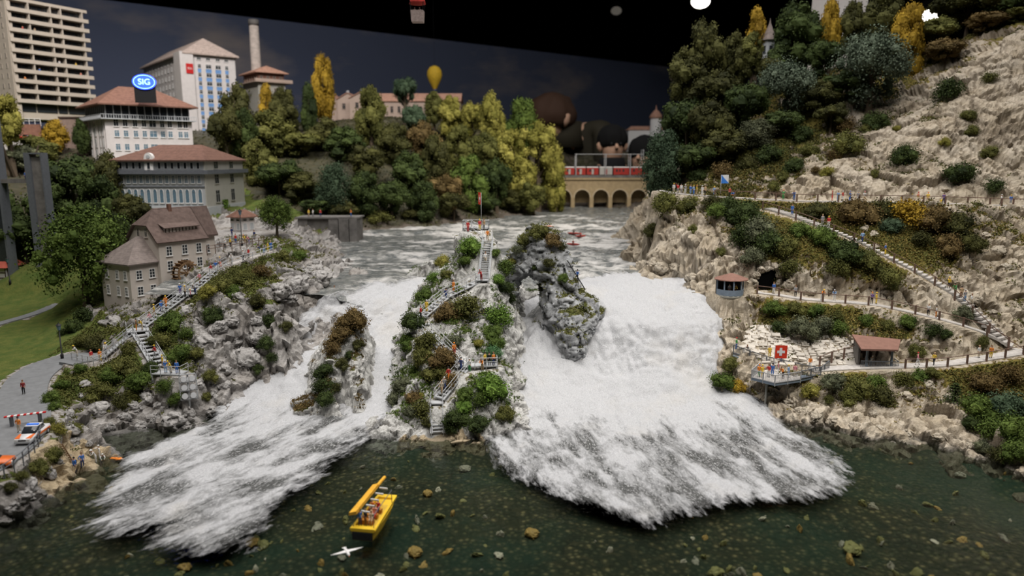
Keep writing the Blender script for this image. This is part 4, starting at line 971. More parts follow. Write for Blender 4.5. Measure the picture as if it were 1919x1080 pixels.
SH = {
 ('central rock', ('isle',)): [(882,462,22,'bright green'),(872,490,12,'green'),(830,490,14,'yellow-green'),(815,520,14,'bright green'),(800,550,18,'green'),(838,515,12,'olive'),(860,545,11,'green'),(945,500,18,'green'),(932,522,14,'bright green'),(928,472,9,'green'),(948,540,16,'dark green'),(872,578,32,'olive'),(838,588,24,'brown'),(775,602,22,'dark green'),(768,640,22,'green'),(800,640,24,'olive'),(790,666,22,'olive'),(830,672,26,'brown'),(848,640,18,'grey-green'),(935,590,26,'bright green'),(922,620,18,'green'),(932,642,16,'green'),(898,642,10,'yellow-green'),(924,660,17,'mint green'),(820,698,22,'olive'),(842,712,18,'brown'),(798,702,14,'dark olive'),(775,690,12,'green'),(758,722,20,'grey-green'),(742,745,18,'grey-green'),(776,745,16,'brown'),(790,768,24,'olive'),(768,772,14,'grey-green'),(800,792,9,'dark olive'),(920,722,30,'bright green'),(902,748,18,'green'),(872,735,17,'green'),(868,760,15,'bright green'),(852,782,22,'dark green'),(848,802,15,'dark green'),(896,790,20,'dark green'),(945,776,19,'olive'),(790,740,6,'yellow-green'),(955,560,14,'dark green')],
 ('sloping rock', ('small',)): [(660,600,26,'brown'),(682,592,18,'green'),(640,622,20,'brown'),(624,652,16,'brown'),(610,692,18,'dark green'),(642,682,14,'dark olive'),(656,664,11,'dark green'),(604,722,20,'dark green'),(610,746,18,'dark green'),(626,724,14,'dark olive'),(672,644,11,'dark olive')],
 ('arch rock', ('arch',)): [(985,450,15,'olive'),(1010,434,17,'olive'),(1035,450,16,'brown'),(972,468,11,'grey-green'),(1028,492,11,'dark olive'),(1055,520,10,'green'),(962,490,8,'yellow-green'),(1050,462,11,'dark olive'),(1003,500,8,'dark green')],
 ('left rocks', ('left',)): [(320,600,24,'green'),(300,640,22,'olive'),(340,662,22,'green'),(240,652,18,'olive'),(232,690,25,'olive'),(208,702,20,'green'),(190,732,22,'olive'),(220,752,18,'dark olive'),(262,712,22,'green'),(250,742,18,'olive'),(282,690,16,'dark green'),(310,722,16,'green'),(332,742,14,'green'),(400,590,20,'dark green'),(480,562,16,'dark olive'),(500,600,18,'dark green'),(390,545,16,'yellow-green'),(420,536,20,'olive'),(460,522,20,'olive'),(490,510,18,'brown'),(440,546,14,'green'),(530,482,14,'olive'),(500,642,16,'dark green'),(510,670,12,'dark green'),(485,690,10,'dark green'),(395,702,14,'olive'),(385,742,10,'olive'),(160,592,20,'dark green'),(140,612,18,'dark green'),(160,636,16,'olive'),(182,642,20,'dark olive'),(120,622,10,'dark green'),(115,722,14,'green'),(100,762,12,'green'),(90,792,14,'olive'),(112,802,16,'yellow-green'),(140,802,14,'olive'),(70,872,18,'olive'),(100,852,18,'olive'),(40,892,14,'olive'),(18,912,11,'dark olive'),(152,690,12,'green'),(95,745,16,'green'),(350,625,16,'green'),(372,660,14,'olive'),(535,610,12,'dark olive'),(560,480,13,'green')],
 ('right cliffs', ('right',)): [(1222,432,15,'dark olive'),(1245,382,22,'olive'),(1290,386,20,'olive'),(1335,382,18,'dark olive'),(1370,392,22,'dark green'),(1400,402,26,'dark green'),(1420,432,26,'grey-green'),(1395,442,22,'dark green'),(1440,456,24,'dark green'),(1470,462,20,'olive'),(1410,482,18,'grey-green'),(1480,502,18,'olive'),(1500,432,16,'green'),(1540,442,20,'green'),(1580,472,26,'dark green'),(1570,502,20,'olive'),(1620,482,20,'olive'),(1660,520,22,'olive'),(1670,425,16,'bluish green'),(1700,402,28,'golden'),(1750,412,28,'brown'),(1790,422,26,'dark olive'),(1600,396,28,'brown'),(1650,392,22,'dark olive'),(1530,396,20,'dark olive'),(1780,462,22,'brown'),(1820,456,20,'dark olive'),(1455,520,10,'yellow-green'),(1350,470,8,'olive'),(1300,430,9,'olive'),(1340,395,14,'green'),(1725,450,18,'dark olive')],
 ('right terraces', ('right',)): [(1450,575,18,'green'),(1490,576,16,'olive'),(1530,582,16,'green'),(1570,590,14,'olive'),(1620,600,14,'green'),(1660,610,14,'olive'),(1700,602,16,'green'),(1750,616,16,'dark green'),(1772,626,12,'dark green'),(1500,612,26,'grey-green'),(1540,612,24,'grey-green'),(1572,616,20,'green'),(1460,612,16,'dark green'),(1805,586,17,'grey-green'),(1715,656,15,'olive'),(1840,640,14,'olive'),(1370,682,16,'olive'),(1358,712,22,'green'),(1382,722,16,'golden')],
 ('right shore', ('right',)): [(1560,712,22,'grey-green'),(1592,742,20,'olive'),(1520,732,18,'yellow-green'),(1552,748,12,'olive'),(1612,726,24,'olive'),(1650,742,24,'dark olive'),(1640,716,18,'green'),(1690,712,20,'olive'),(1722,702,18,'green'),(1745,696,12,'olive'),(1850,716,28,'brown'),(1890,702,26,'brown'),(1830,762,30,'green'),(1880,762,36,'bluish green'),(1905,802,34,'green'),(1860,802,28,'green'),(1822,792,20,'dark green'),(1905,842,26,'green'),(1840,836,16,'grey-green'),(1872,852,20,'dark olive')],
 ('upper cliff', ('right',)): [(1640,230,22,'dark green'),(1690,292,24,'dark green'),(1595,272,28,'olive'),(1582,236,18,'brown'),(1622,242,12,'olive'),(1680,242,8,'yellow-green'),(1770,266,10,'yellow-green'),(1780,172,26,'dark green'),(1815,216,14,'olive'),(1820,246,12,'olive'),(1795,326,26,'dark green'),(1860,346,17,'dark green'),(1855,286,14,'olive'),(1636,326,10,'olive'),(1550,322,12,'yellow-green'),(1528,320,10,'brown'),(1490,312,18,'dark green'),(1468,332,12,'olive'),(1520,282,16,'olive'),(1856,146,14,'olive'),(1500,252,20,'dark green'),(1440,290,22,'dark green'),(1400,310,20,'dark olive'),(1350,320,20,'brown'),(1310,330,18,'dark green'),(1270,335,16,'grey-green'),(1450,350,12,'olive'),(1560,290,14,'brown')],
}
for (where, gr), lst in SH.items():
    for i, a in enumerate(lst):
        shrub(a[0], a[1], a[2] * (1.5 if where == 'right cliffs' else 1.3), a[3], where, gr, 'twiggy' if (i % 4 == 3 and where != 'forest') else 'bush')

# one label for each plant: colour, kind, place, and its rank from the left among those of its place and height band
def label_plants():
    groups = {}
    for (o, px, py, where, colour, shape) in TREES: groups.setdefault(where, []).append((o, px, py, colour, shape))
    for where, lst in groups.items():
        lst.sort(key=lambda a: a[2])
        nb = 1 if len(lst) < 8 else 3 if len(lst) < 30 else 4
        names = {1: [''], 3: ['upper ', 'middle ', 'lower '], 4: ['top ', 'second ', 'third ', 'bottom ']}[nb]
        for b in range(nb):
            band = sorted(lst[b * len(lst) // nb:(b + 1) * len(lst) // nb], key=lambda a: a[1])
            for i, (o, px, py, colour, shape) in enumerate(band):
                kind = {'conifer': 'conifer', 'column': 'columnar tree', 'leafy': 'loose-leaved tree', 'bush': 'shrub', 'twiggy': 'twiggy shrub'}.get(shape, 'clumpy tree')
                if o.name.startswith('tree') and kind == 'shrub': kind = 'low tree'
                tail = (f', {names[b]}row,' if names[b] else ',') + f' {ORD[i + 1]} from left' if len(band) > 1 else ''
                o['label'] = f'{colour} {kind} {"in" if "forest" in where else "on"} the {where}{tail}'
                if 'group' not in o.keys(): o['group'] = f'{"trees" if o.type == "EMPTY" else "shrubs"} on the {where}'
label_plants()

# low creeping cover and grass tufts on the ground, too small to count
def cover(name, par, V, N, G, calm, count, lo, colours, size, seed, ymax=150, sel=None):
    rng = np.random.default_rng(seed)
    w = smooth(lo, lo + 0.12, G + 0.22 * fbm(V, 2.2, 3, seed)) * (calm < 0.45) * (V[:, 1] < ymax) * (V[:, 2] > 0.5) * (N[:, 2] > 0.25)
    if sel is not None: w = w * sel(V)
    if w.sum() <= 0: return
    idx = rng.choice(len(V), count, p=w / w.sum())
    P = V[idx] + rng.normal(0, 0.12, (count, 3)) + N[idx] * rng.uniform(0.0, 0.22, (count, 1))
    v, f = leaves_at(P, N[idx] * 0.4 + np.array([0, 0, 0.3]), size, rng, 0.9)
    tone = np.clip(0.5 + 0.5 * fbm(P, 2.5, 3, seed + 1) + rng.normal(0, 0.12, count), 0, 1)
    o = np_mesh(name, v, f, LEAF[colours], False, {'tone': np.repeat(tone, 4)}, par)
    o['kind'] = 'stuff'
cover('grass_tufts', bank_left, VL, NL, GL, CL, 50000, 0.42, 'olive', 0.11, 301, 150, lambda V: (V[:, 0] > -70) & (V[:, 0] < -16) & (V[:, 1] > 66))
cover('grass_tufts', bank_right, VR, NR, GR, CR, 110000, 0.36, 'olive', 0.12, 302, 160)
cover('dry_grass_tufts', bank_right, VR, NR, GR, CR, 70000, 0.42, 'golden brown', 0.12, 308, 150)
cover('creepers', bank_right, VR, NR, GR, CR, 30000, 0.45, 'dark olive', 0.15, 303, 190, lambda V: V[:, 2] > 27)
cover('creepers', bank_isle, VC, NC, GC, CC, 30000, 0.28, 'green', 0.09, 304)
cover('grass_tufts', bank_small, VS, NS, GS, CS, 11000, 0.36, 'brown', 0.09, 305)
cover('undergrowth', bank_far, VF, NF, GF, CF, 20000, 0.40, 'dark olive', 0.25, 306, 330)
cover('grass_tufts', bank_arch, VA, NA, GA, np.zeros(len(VA)), 9000, 0.34, 'olive', 0.10, 307)

# ------------------------------------------------------------------ boulders lying in the banks
M_BLD_L = terrain_mat('boulder_grey', (0.42, 0.40, 0.38), (0.58, 0.56, 0.54), (0.05, 0.045, 0.04), (0.1, 0.12, 0.03), (0.1, 0.12, 0.03), (0.15, 0.12, 0.08))
M_BLD_R = terrain_mat('boulder_cream', (0.52, 0.45, 0.35), (0.64, 0.58, 0.48), (0.08, 0.06, 0.04), (0.1, 0.12, 0.03), (0.1, 0.12, 0.03), (0.15, 0.12, 0.08))
BOULD = []
for i in range(5):
    rng = np.random.default_rng(400 + i)
    bl = [(0, 0, 0, 0.75, 0.7, 0.62)] + [(rng.uniform(-.4, .4), rng.uniform(-.35, .35), rng.uniform(-.25, .3), rng.uniform(.35, .55), rng.uniform(.35, .5), rng.uniform(.3, .5)) for _ in range(4)]
    o, *_ = lump('boulder', bl, 0.085, M_BLD_L, 0.85, 0.75, 410 + i * 7, k=0.10)
    BOULD.append(o.data); bpy.data.objects.remove(o)
def boulder(px, py, rpx, side, sq=1.0, mat=None):
    gr = {'l': ('left',), 'r': ('right',), 'i': ('isle',), 'a': ('arch',)}[side]
    h = hitpx(px, py, gr)
    if h is None: return
    p = h[0]; r = rpx * p.y / F
    o = bpy.data.objects.new('boulder', BOULD[RNG.integers(0, 5)])
    o.location = p + Vector((0, r * 0.30, -r * 0.12)); o.scale = (r * 1.1, r * RNG.uniform(0.9, 1.1), r * sq * RNG.uniform(0.95, 1.15))
    o.rotation_euler = (RNG.uniform(-.4, .4), RNG.uniform(-.4, .4), RNG.uniform(0, 6.28))
    link(o, {'l': bank_left, 'r': bank_right, 'i': bank_isle, 'a': bank_arch}[side])
    recolor(o, mat or (M_BLD_L if side == 'l' else M_BLD_R if side == 'r' else M_ISLE))
for a in [(208,608,24),(350,582,21),(372,604,17),(450,562,24),(525,546,26),(556,532,26),(602,520,24),(580,520,18),(382,642,24),(410,612,18),(432,600,16),(460,668,28),(440,640,18),(420,692,18),(475,632,18),(160,722,16),(182,768,28),(250,762,16),(230,782,14),(275,748,16),(285,786,20),(320,790,25),(300,762,18),(260,800,14),(350,772,16),(370,722,14),(400,742,14),(420,722,14),(395,770,13),(345,800,11),
          (126,778,15),(130,806,17),(165,832,10),(135,830,14),(86,886,19),(55,908,20),(40,932,20),(18,952,16),(8,975,14),(104,868,12),(590,492,11),(575,506,14),(205,800,12),(480,600,14),(500,580,15),(340,610,12),(545,560,14),(150,745,12)]:
    boulder(a[0], a[1], a[2], 'l')
for a in [(1480,758,15),(1502,772,14),(1460,742,15),(1532,782,16),(1562,790,14),(1602,800,15),(1652,806,16),(1702,816,14),(1762,822,14),(1822,838,12),(1640,440,12),(1622,432,14),(1642,462,10),(1702,742,15),(1742,722,16),(1780,746,12),(1480,532,14),(1550,540,12),(1870,470,16),(1890,502,14),(1850,442,12),(1240,502,18),(1270,502,19),(1300,522,16),(1226,492,15),(1440,790,10),(1420,775,9),(1590,770,12),(1640,775,12),(1520,545,12),(1660,548,12),(1700,572,10),(1760,590,12),(1830,560,14),(1860,585,13),(1870,620,10)]:
    boulder(a[0], a[1], a[2], 'r')

# ------------------------------------------------------------------ mesh collector
class MB:
    def __init__(self): self.v = []; self.f = []
    def box(self, x0, x1, y0, y1, z0, z1):
        b = len(self.v)
        self.v += [(x, y, z) for z in (z0, z1) for x, y in ((x0, y0), (x1, y0), (x1, y1), (x0, y1))]
        self.f += [(b + i for i in q) for q in ((0, 3, 2, 1), (4, 5, 6, 7), (0, 1, 5, 4), (1, 2, 6, 5), (2, 3, 7, 6), (3, 0, 4, 7))]
        self.f = [tuple(q) for q in self.f]
        return self
    def hexa(self, pts):
        """eight corners: bottom four then top four"""
        b = len(self.v); self.v += [tuple(p) for p in pts]
        self.f += [tuple(b + i for i in q) for q in ((0, 3, 2, 1), (4, 5, 6, 7), (0, 1, 5, 4), (1, 2, 6, 5), (2, 3, 7, 6), (3, 0, 4, 7))]
        return self
    def bar(self, a, b, w, h=None):
        """rectangular bar between two points"""
        a, b = Vector(a), Vector(b); h = h or w
        d = (b - a); L = d.length
        if L < 1e-6: return self
        q = d.to_track_quat('Z', 'X').to_matrix()
        s = q @ Vector((1, 0, 0)); t = q @ Vector((0, 1, 0))
        c = []
        for p in (a, b):
            for i, j in ((-1, -1), (1, -1), (1, 1), (-1, 1)): c.append(p + s * i * w / 2 + t * j * h / 2)
        return self.hexa(c)
    def tube(self, pts, rad, n=8, cap=True):
        b = len(self.v); m = len(pts); pts = [Vector(p) for p in pts]
        rad = rad if isinstance(rad, (list, tuple)) else [rad] * m
        for k, p in enumerate(pts):
            d = (pts[min(k + 1, m - 1)] - pts[max(k - 1, 0)]).normalized()
            q = d.to_track_quat('Z', 'X').to_matrix()
            for i in range(n):
                a = 6.28319 * i / n
                self.v.append(tuple(p + (q @ Vector((math.cos(a), math.sin(a), 0))) * rad[k]))
        for k in range(m - 1):
            for i in range(n): self.f.append((b + k * n + i, b + k * n + (i + 1) % n, b + (k + 1) * n + (i + 1) % n, b + (k + 1) * n + i))
        if cap:
            self.f.append(tuple(b + i for i in range(n))[::-1]); self.f.append(tuple(b + (m - 1) * n + i for i in range(n)))
        return self
    def lathe(self, prof, n=16, c=(0, 0, 0), sx=1, sy=1):
        b = len(self.v); m = len(prof)
        for r, z in prof:
            for i in range(n):
                a = 6.28319 * i / n
                self.v.append((c[0] + sx * r * math.cos(a), c[1] + sy * r * math.sin(a), c[2] + z))
        for k in range(m - 1):
            for i in range(n): self.f.append((b + k * n + i, b + k * n + (i + 1) % n, b + (k + 1) * n + (i + 1) % n, b + (k + 1) * n + i))
        self.f.append(tuple(b + i for i in range(n))[::-1]); self.f.append(tuple(b + (m - 1) * n + i for i in range(n)))
        return self
    def prism(self, poly, z0, z1):
        b = len(self.v); n = len(poly)
        self.v += [(p[0], p[1], z0) for p in poly] + [(p[0], p[1], z1) for p in poly]
        self.f.append(tuple(b + i for i in range(n))[::-1]); self.f.append(tuple(b + n + i for i in range(n)))
        for i in range(n): self.f.append((b + i, b + (i + 1) % n, b + n + (i + 1) % n, b + n + i))
        return self
    def poly(self, pts):
        b = len(self.v); self.v += [tuple(p) for p in pts]; self.f.append(tuple(range(b, b + len(pts)))); return self
    def mesh(self, name, mat):
        me = bpy.data.meshes.new(name); me.from_pydata(self.v, [], self.f)
        me.materials.append(mat); me.update(); return me
    def build(self, name, mat, parent=None, smooth_sh=False, label=None):
        me = self.mesh(name, mat)
        if smooth_sh: me.polygons.foreach_set('use_smooth', [True] * len(me.polygons))
        o = bpy.data.objects.new(name, me); link(o, parent)
        if label: o['label'] = label
        return o
def place(name, me, parent, loc=(0, 0, 0), rot=(0, 0, 0), scale=(1, 1, 1)):
    o = bpy.data.objects.new(name, me); o.location = loc; o.rotation_euler = rot; o.scale = scale
    return link(o, parent)
def text_mesh(s, size, mat, name='lettering', depth=0.02, bold=0.0):
    cu = bpy.data.curves.new(name, 'FONT'); cu.body = s; cu.size = size; cu.extrude = depth; cu.align_x = 'CENTER'; cu.align_y = 'CENTER'; cu.offset = bold
    o = bpy.data.objects.new(name, cu); COL.objects.link(o)
    me = bpy.data.meshes.new_from_object(o.evaluated_get(bpy.context.evaluated_depsgraph_get()))
    bpy.data.objects.remove(o); me.materials.clear(); me.materials.append(mat); me.name = name
    return me

# ------------------------------------------------------------------ materials of built things
M_ASPH = paint('grey_asphalt', (0.20, 0.205, 0.21), 0.9, 0.12, 1.2)
M_GRAVEL = paint('pale_gravel_path', (0.48, 0.45, 0.42), 0.95, 0.2, 2.0)
M_STEEL = paint('light_grey_steel', (0.45, 0.46, 0.47), 0.45, 0.08, 3, 0.0, 0.5)
M_RAILG = paint('grey_railing', (0.40, 0.40, 0.40), 0.5, 0.1, 3, 0.0, 0.4)
M_DKSTEEL = paint('slate_steel', (0.13, 0.14, 0.155), 0.5, 0.12, 2, 0.0, 0.4)
M_WOODP = paint('brown_wooden_post', (0.16, 0.10, 0.075), 0.8, 0.2, 3)
M_BLUEG = paint('blue_grey_paint', (0.20, 0.25, 0.31), 0.6, 0.1, 2)
M_CONC = paint('dark_concrete', (0.16, 0.15, 0.14), 0.9, 0.3, 0.6)
M_WHITE = paint('white_paint', (0.78, 0.77, 0.75), 0.6, 0.04, 2)
M_PLAST = paint('white_plaster', (0.66, 0.62, 0.60), 0.8, 0.06, 0.7)
M_CREAMW = paint('cream_house_plaster', (0.60, 0.54, 0.48), 0.85, 0.05, 0.7)
M_BEIGE = paint('beige_concrete', (0.56, 0.49, 0.41), 0.85, 0.06, 0.5)
M_GREYW = paint('pale_grey_wall', (0.47, 0.49, 0.50), 0.85, 0.05, 0.6)
M_GREYR = paint('warm_grey_wall', (0.42, 0.41, 0.36), 0.85, 0.05, 0.6)
M_PINKW = paint('pinkish_wall', (0.52, 0.40, 0.33), 0.85, 0.07, 0.5)
M_GLASS = paint('dark_window_glass', (0.03, 0.035, 0.04), 0.15, 0.2, 2, 0.0, 0.6)
M_GLASSB = paint('blue_window_glass', (0.13, 0.21, 0.27), 0.15, 0.2, 2, 0.0, 0.6)
M_BLUEP = paint('blue_facade_panel', (0.16, 0.32, 0.62), 0.6, 0.12, 0.6)
M_DARKB = paint('dark_brown_wood', (0.07, 0.045, 0.035), 0.8, 0.2, 3)
M_BLK = paint('black_metal', (0.015, 0.015, 0.016), 0.5, 0.2, 3)
M_RED = paint('signal_red', (0.55, 0.02, 0.02), 0.5, 0.06, 3)
M_ORANGE = paint('bright_orange', (0.75, 0.16, 0.03), 0.4, 0.06, 3, 0.0, 0.5)
M_YELLOW = paint('boat_yellow', (0.80, 0.52, 0.03), 0.45, 0.06, 2, 0.0, 0.4)
def roof_mat(name, col, rows=2.4):
    t = NT(name); P = t.coord()
    sep = t.add('ShaderNodeSeparateXYZ', ins={'Vector': P})
    w = t.add('ShaderNodeMath', operation='FRACT', ins={0: t.math('MULTIPLY', sep.outputs[2], rows)}).outputs[0]
    n = t.noise(1.2, 4, P)
    c = t.mix(t.ramp(n, [(0.35, 0.0), (0.65, 1.0)]), tuple(x * 0.8 for x in col), tuple(min(1, x * 1.15) for x in col))
    c = t.mix(t.ramp(w, [(0.0, 0.45), (0.18, 0.0)]), c, tuple(x * 0.35 for x in col))
    return t.set(color=c, rough=0.85, normal=t.bump(w, 0.5, 0.12), spec=0.2)
M_ROOF_R = roof_mat('red_brown_tiles', (0.225, 0.120, 0.088), 1.5)
M_ROOF_B = roof_mat('brown_tiles', (0.165, 0.118, 0.102), 4.0)
M_ROOF_G = roof_mat('grey_brown_tiles', (0.26, 0.215, 0.195), 3.0)
M_ROOF_P = roof_mat('pale_hotel_tiles', (0.50, 0.40, 0.35), 1.0)
M_ROOF_S = roof_mat('salmon_tiles', (0.58, 0.33, 0.24), 1.0)
def glow(name, col, s):
    t = NT(name); t.set(color=col, emit=col, estr=s, rough=0.5); return t.m

# ------------------------------------------------------------------ roads and footpaths
def ribbon(name, poly, width, mat, label, lift=0.05, steps=6, thick=0.35):
    P = []
    for a, b in zip(poly[:-1], poly[1:]):
        for i in range(steps): P.append(Vector(a).lerp(Vector(b), i / steps))
    P.append(Vector(poly[-1]))
    for _ in range(6):
        P = [P[0]] + [(P[i - 1] + P[i] * 2 + P[i + 1]) / 4 for i in range(1, len(P) - 1)] + [P[-1]]
    V = []; Fc = []
    for i, p in enumerate(P):
        d = (P[min(i + 1, len(P) - 1)] - P[max(i - 1, 0)]); d.z = 0; d.normalize(); n = Vector((-d.y, d.x, 0)) * width / 2
        V += [p + n + Vector((0, 0, lift)), p - n + Vector((0, 0, lift)), p - n - Vector((0, 0, thick)), p + n - Vector((0, 0, thick))]
    for i in range(len(P) - 1):
        for k in range(4): Fc.append((4 * i + k, 4 * i + (k + 1) % 4, 4 * i + 4 + (k + 1) % 4, 4 * i + 4 + k))
    Fc += [(0, 3, 2, 1), (len(V) - 4, len(V) - 3, len(V) - 2, len(V) - 1)]
    return tag(mesh_obj(name, V, Fc, mat), label, kind='structure')
ribbon('path_road', ROAD_L, 5.4, M_ASPH, 'grey asphalt lane with the two rescue cars')
ribbon('path_lawn_near', PATH_LAWN, 2.0, M_ASPH, 'narrow grey path across the lawn below the big tree')
ribbon('path_lawn_far', PATH_LAWN2, 2.2, M_ASPH, 'grey path past the half-timbered hut')
ribbon('path_station', WALK_L5, 1.7, M_GRAVEL, 'short pale walk from the stairs to the station square')
ribbon('path_clifftop', WALK_UP, 2.1, M_GRAVEL, 'pale path along the foot of the upper cliff')
ribbon('path_middle', WALK_MID, 1.9, M_GRAVEL, 'pale path from the tunnel to the long stone stairway')
ribbon('path_lower', WALK_LOW, 2.1, M_GRAVEL, 'pale path behind the pavilion above the shore')

# ------------------------------------------------------------------ stairs and railings
def resample(poly, step):
    P = [Vector(p) for p in poly]; out = [P[0]]; 
    L = [0]
    for a, b in zip(P[:-1], P[1:]): L.append(L[-1] + (b - a).length)
    n = max(1, int(round(L[-1] / step)))
    out = []
    for i in range(n + 1):
        s = L[-1] * i / n
        for k in range(len(P) - 1):
            if s <= L[k + 1] + 1e-6:
                out.append(P[k].lerp(P[k + 1], (s - L[k]) / max(1e-6, L[k + 1] - L[k]))); break
    return out
def offset(poly, d):
    P = [Vector(p) for p in poly]; out = []
    for i, p in enumerate(P):
        t = P[min(i + 1, len(P) - 1)] - P[max(i - 1, 0)]; t.z = 0; t.normalize()
        out.append(p + Vector((-t.y, t.x, 0)) * d)
    return out
POST = {}
def post_mesh(w, h, mat):
    k = (w, h, mat.name)
    if k not in POST: POST[k] = MB().box(-w / 2, w / 2, -w / 2, w / 2, -0.45, h).mesh('post', mat)
    return POST[k]
def rails(root, poly, h, spacing, pw, heights, rw, pmat, rmat):
    """posts and continuous rails as parts of root"""
    o = root.location
    P = resample(poly, spacing)
    for p in P: place('post', post_mesh(pw, h, pmat), root, p - o)
    for hh in heights:
        m = MB().tube([p - o + Vector((0, 0, hh)) for p in P], rw, 6)
        m.build('handrail' if hh == max(heights) else 'lower_rail', rmat, root)
def railing(poly, label, h=1.25, spacing=2.4, pw=0.20, heights=(1.2,), rw=0.06, pmat=None, rmat=None, group=None):
    r = empty('railing', tuple(poly[0]), label, 'railing', group)
    rails(r, poly, h, spacing, pw, heights, rw, pmat or M_WOODP, rmat or M_WOODP)
    return r
TREAD = {}
def staircase(a, b, width, label, mat=None, rail_sides=(1, -1), pitch=0.32, rmat=None):
    mat = mat or M_STEEL
    a, b = Vector(a), Vector(b)
    r = empty('staircase', a, label, 'stairs')
    d = b - a; hd = Vector((d.x, d.y, 0)); L = hd.length; hd.normalize(); side = Vector((-hd.y, hd.x, 0))
    n = max(4, int(abs(d.z) / pitch)); ang = math.atan2(hd.y, hd.x)
    dep = L / n * 0.86
    me = MB().box(-dep / 2, dep / 2, -width / 2, width / 2, -0.07, 0.03).mesh('step', mat)
    for i in range(n):
        p = d * ((i + 0.5) / n)
        place('step', me, r, p, (0, 0, ang))
    for s in (1, -1):
        w = side * s * (width / 2 + 0.05)
        MB().bar(w, d + w, 0.12, 0.34).build('stringer', mat, r)
    for s in rail_sides:
        w = side * s * (width / 2 + 0.05)
        P = [a + w, b + w]
        rails(r, P, 1.15, 1.7, 0.075, (1.15, 0.6), 0.042, rmat or M_STEEL, rmat or M_STEEL)
    return r
staircase(ST_L1[0], ST_L1[1], 1.5, 'grey metal stairs rising from the lane end to the branching landing')
staircase(ST_L2[0], ST_L2[1], 1.5, 'grey metal stairs passing the cream house wall')
staircase(ST_L3[0], ST_L3[1], 1.5, 'grey metal stairs beside the water wheel')
staircase(ST_L4[0], ST_L4[1], 1.5, 'short topmost metal stairs below the station square')
staircase(ST_LB[0], ST_LB[1], 1.7, 'broad metal stairs descending from the landing to the small lookout', rail_sides=(1, -1))
def deck(poly, z0, z1, label, mat, name='platform', parent=None):
    return None
def landing(center, w, d, ang, label, rail=()):
    c = Vector(center); r = empty('landing', c, label, 'landing', rz=ang)
    MB().box(-w / 2, w / 2, -d / 2, d / 2, -0.12, 0.02).build('deck', M_STEEL, r)
    for (x, y) in ((-w / 2 + .1, -d / 2 + .1), (w / 2 - .1, -d / 2 + .1), (w / 2 - .1, d / 2 - .1), (-w / 2 + .1, d / 2 - .1)):
        MB().box(x - .07, x + .07, y - .07, y + .07, -1.6, -0.1).build('leg', M_STEEL, r)
    for (p, q) in rail:
        P = [Vector((p[0] * w / 2, p[1] * d / 2, 0)), Vector((q[0] * w / 2, q[1] * d / 2, 0))]
        for t in resample(P, 1.5): place('post', post_mesh(0.075, 1.15, M_STEEL), r, t)
        for hh in (1.15, 0.6): MB().tube([P[0] + Vector((0, 0, hh)), P[1] + Vector((0, 0, hh))], 0.042, 6).build('handrail' if hh > 1 else 'lower_rail', M_STEEL, r)
    return r
landing(PZ(258, 618, 9.65), 3.0, 2.6, 0.5, 'small grey landing where the left stairs branch', [((-1, -1), (-1, 1))])
landing(PZ(318, 698, 6.35), 4.2, 2.0, -0.12, 'small railed lookout at the foot of the broad left stairs', [((-1, -1), (1, -1)), ((1, -1), (1, 1))])
landing(PZ(352, 550, 13.5), 3.6, 2.0, 0.5, 'railed landing with five visitors beside the water wheel', [((-1, -1), (1, -1))])
railing([PZ(135, 676, 5.9), PZ(178, 686, 6.0), PZ(200, 672, 6.4)], 'grey railing around the lookout at the lane end', 1.15, 1.5, 0.09, (1.15, 0.6), 0.05, M_RAILG, M_RAILG)
railing(offset(WALK_L5, -0.9), 'pale railing along the walk to the station square', 1.15, 1.8, 0.09, (1.15, 0.6), 0.05, M_STEEL, M_STEEL)
railing([PZ(388, 474, 19.4), PZ(420, 468, 19.5), PZ(455, 462, 19.6), PZ(495, 455, 19.5)], 'dark railing at the edge of the station square', 1.15, 1.8, 0.10, (1.1, 0.6), 0.05, M_WOODP, M_WOODP)
railing([PZ(-20, 905, 4.05), PZ(10, 890, 4.2), PZ(45, 865, 4.3), PZ(70, 838, 4.4), PZ(82, 805, 4.6)], 'dark curved railing along the lane beside the orange car', 1.15, 1.5, 0.09, (1.1, 0.65), 0.05, M_DKSTEEL, M_DKSTEEL)
# central rock
CS_LAB = ['grey metal stairs at the foot of the central rock', 'steep metal stairs leading to the central rock lookout', None, 'metal stairs zigzagging left across the shrubs of the central rock', 'metal stairs on the left flank of the central rock', 'gently rising metal stairs across the middle of the central rock', 'long steep metal stairs up to the summit of the central rock', 'short metal stairs onto the summit platform', None]
for seg, lab in zip(ST_C, CS_LAB):
    if lab: staircase(seg[0], seg[1], 1.45, lab)
landing(PZ(900, 684, 7.35), 4.6, 1.5, 0.1, 'crowded railed lookout halfway up the central rock', [((-1, -1), (1, -1)), ((1, -1), (1, 1))])
landing(PZ(892, 426, 24.1), 4.2, 2.2, 0.0, 'railed summit platform with the red flag', [((-1, -1), (-.35, -1)), ((.5, -1), (1, -1)), ((-1, 1), (1, 1)), ((-1, -1), (-1, 1)), ((1, -1), (1, 1))])
landing(PZ(904, 524, 16.8), 2.0, 1.6, 0.0, 'small landing halfway up the long central stairs', [((-1, -1), (1, -1))])
landing(PZ(819, 754, 3.85), 1.7, 1.2, 0.0, 'small landing above the lowest central stairs', [((-1, -1), (-1, 1))])
landing(PZ(793, 606, 11.4), 1.8, 1.8, 0.3, 'small landing at the left bend of the central stairs', [((-1, -1), (-1, 1))])
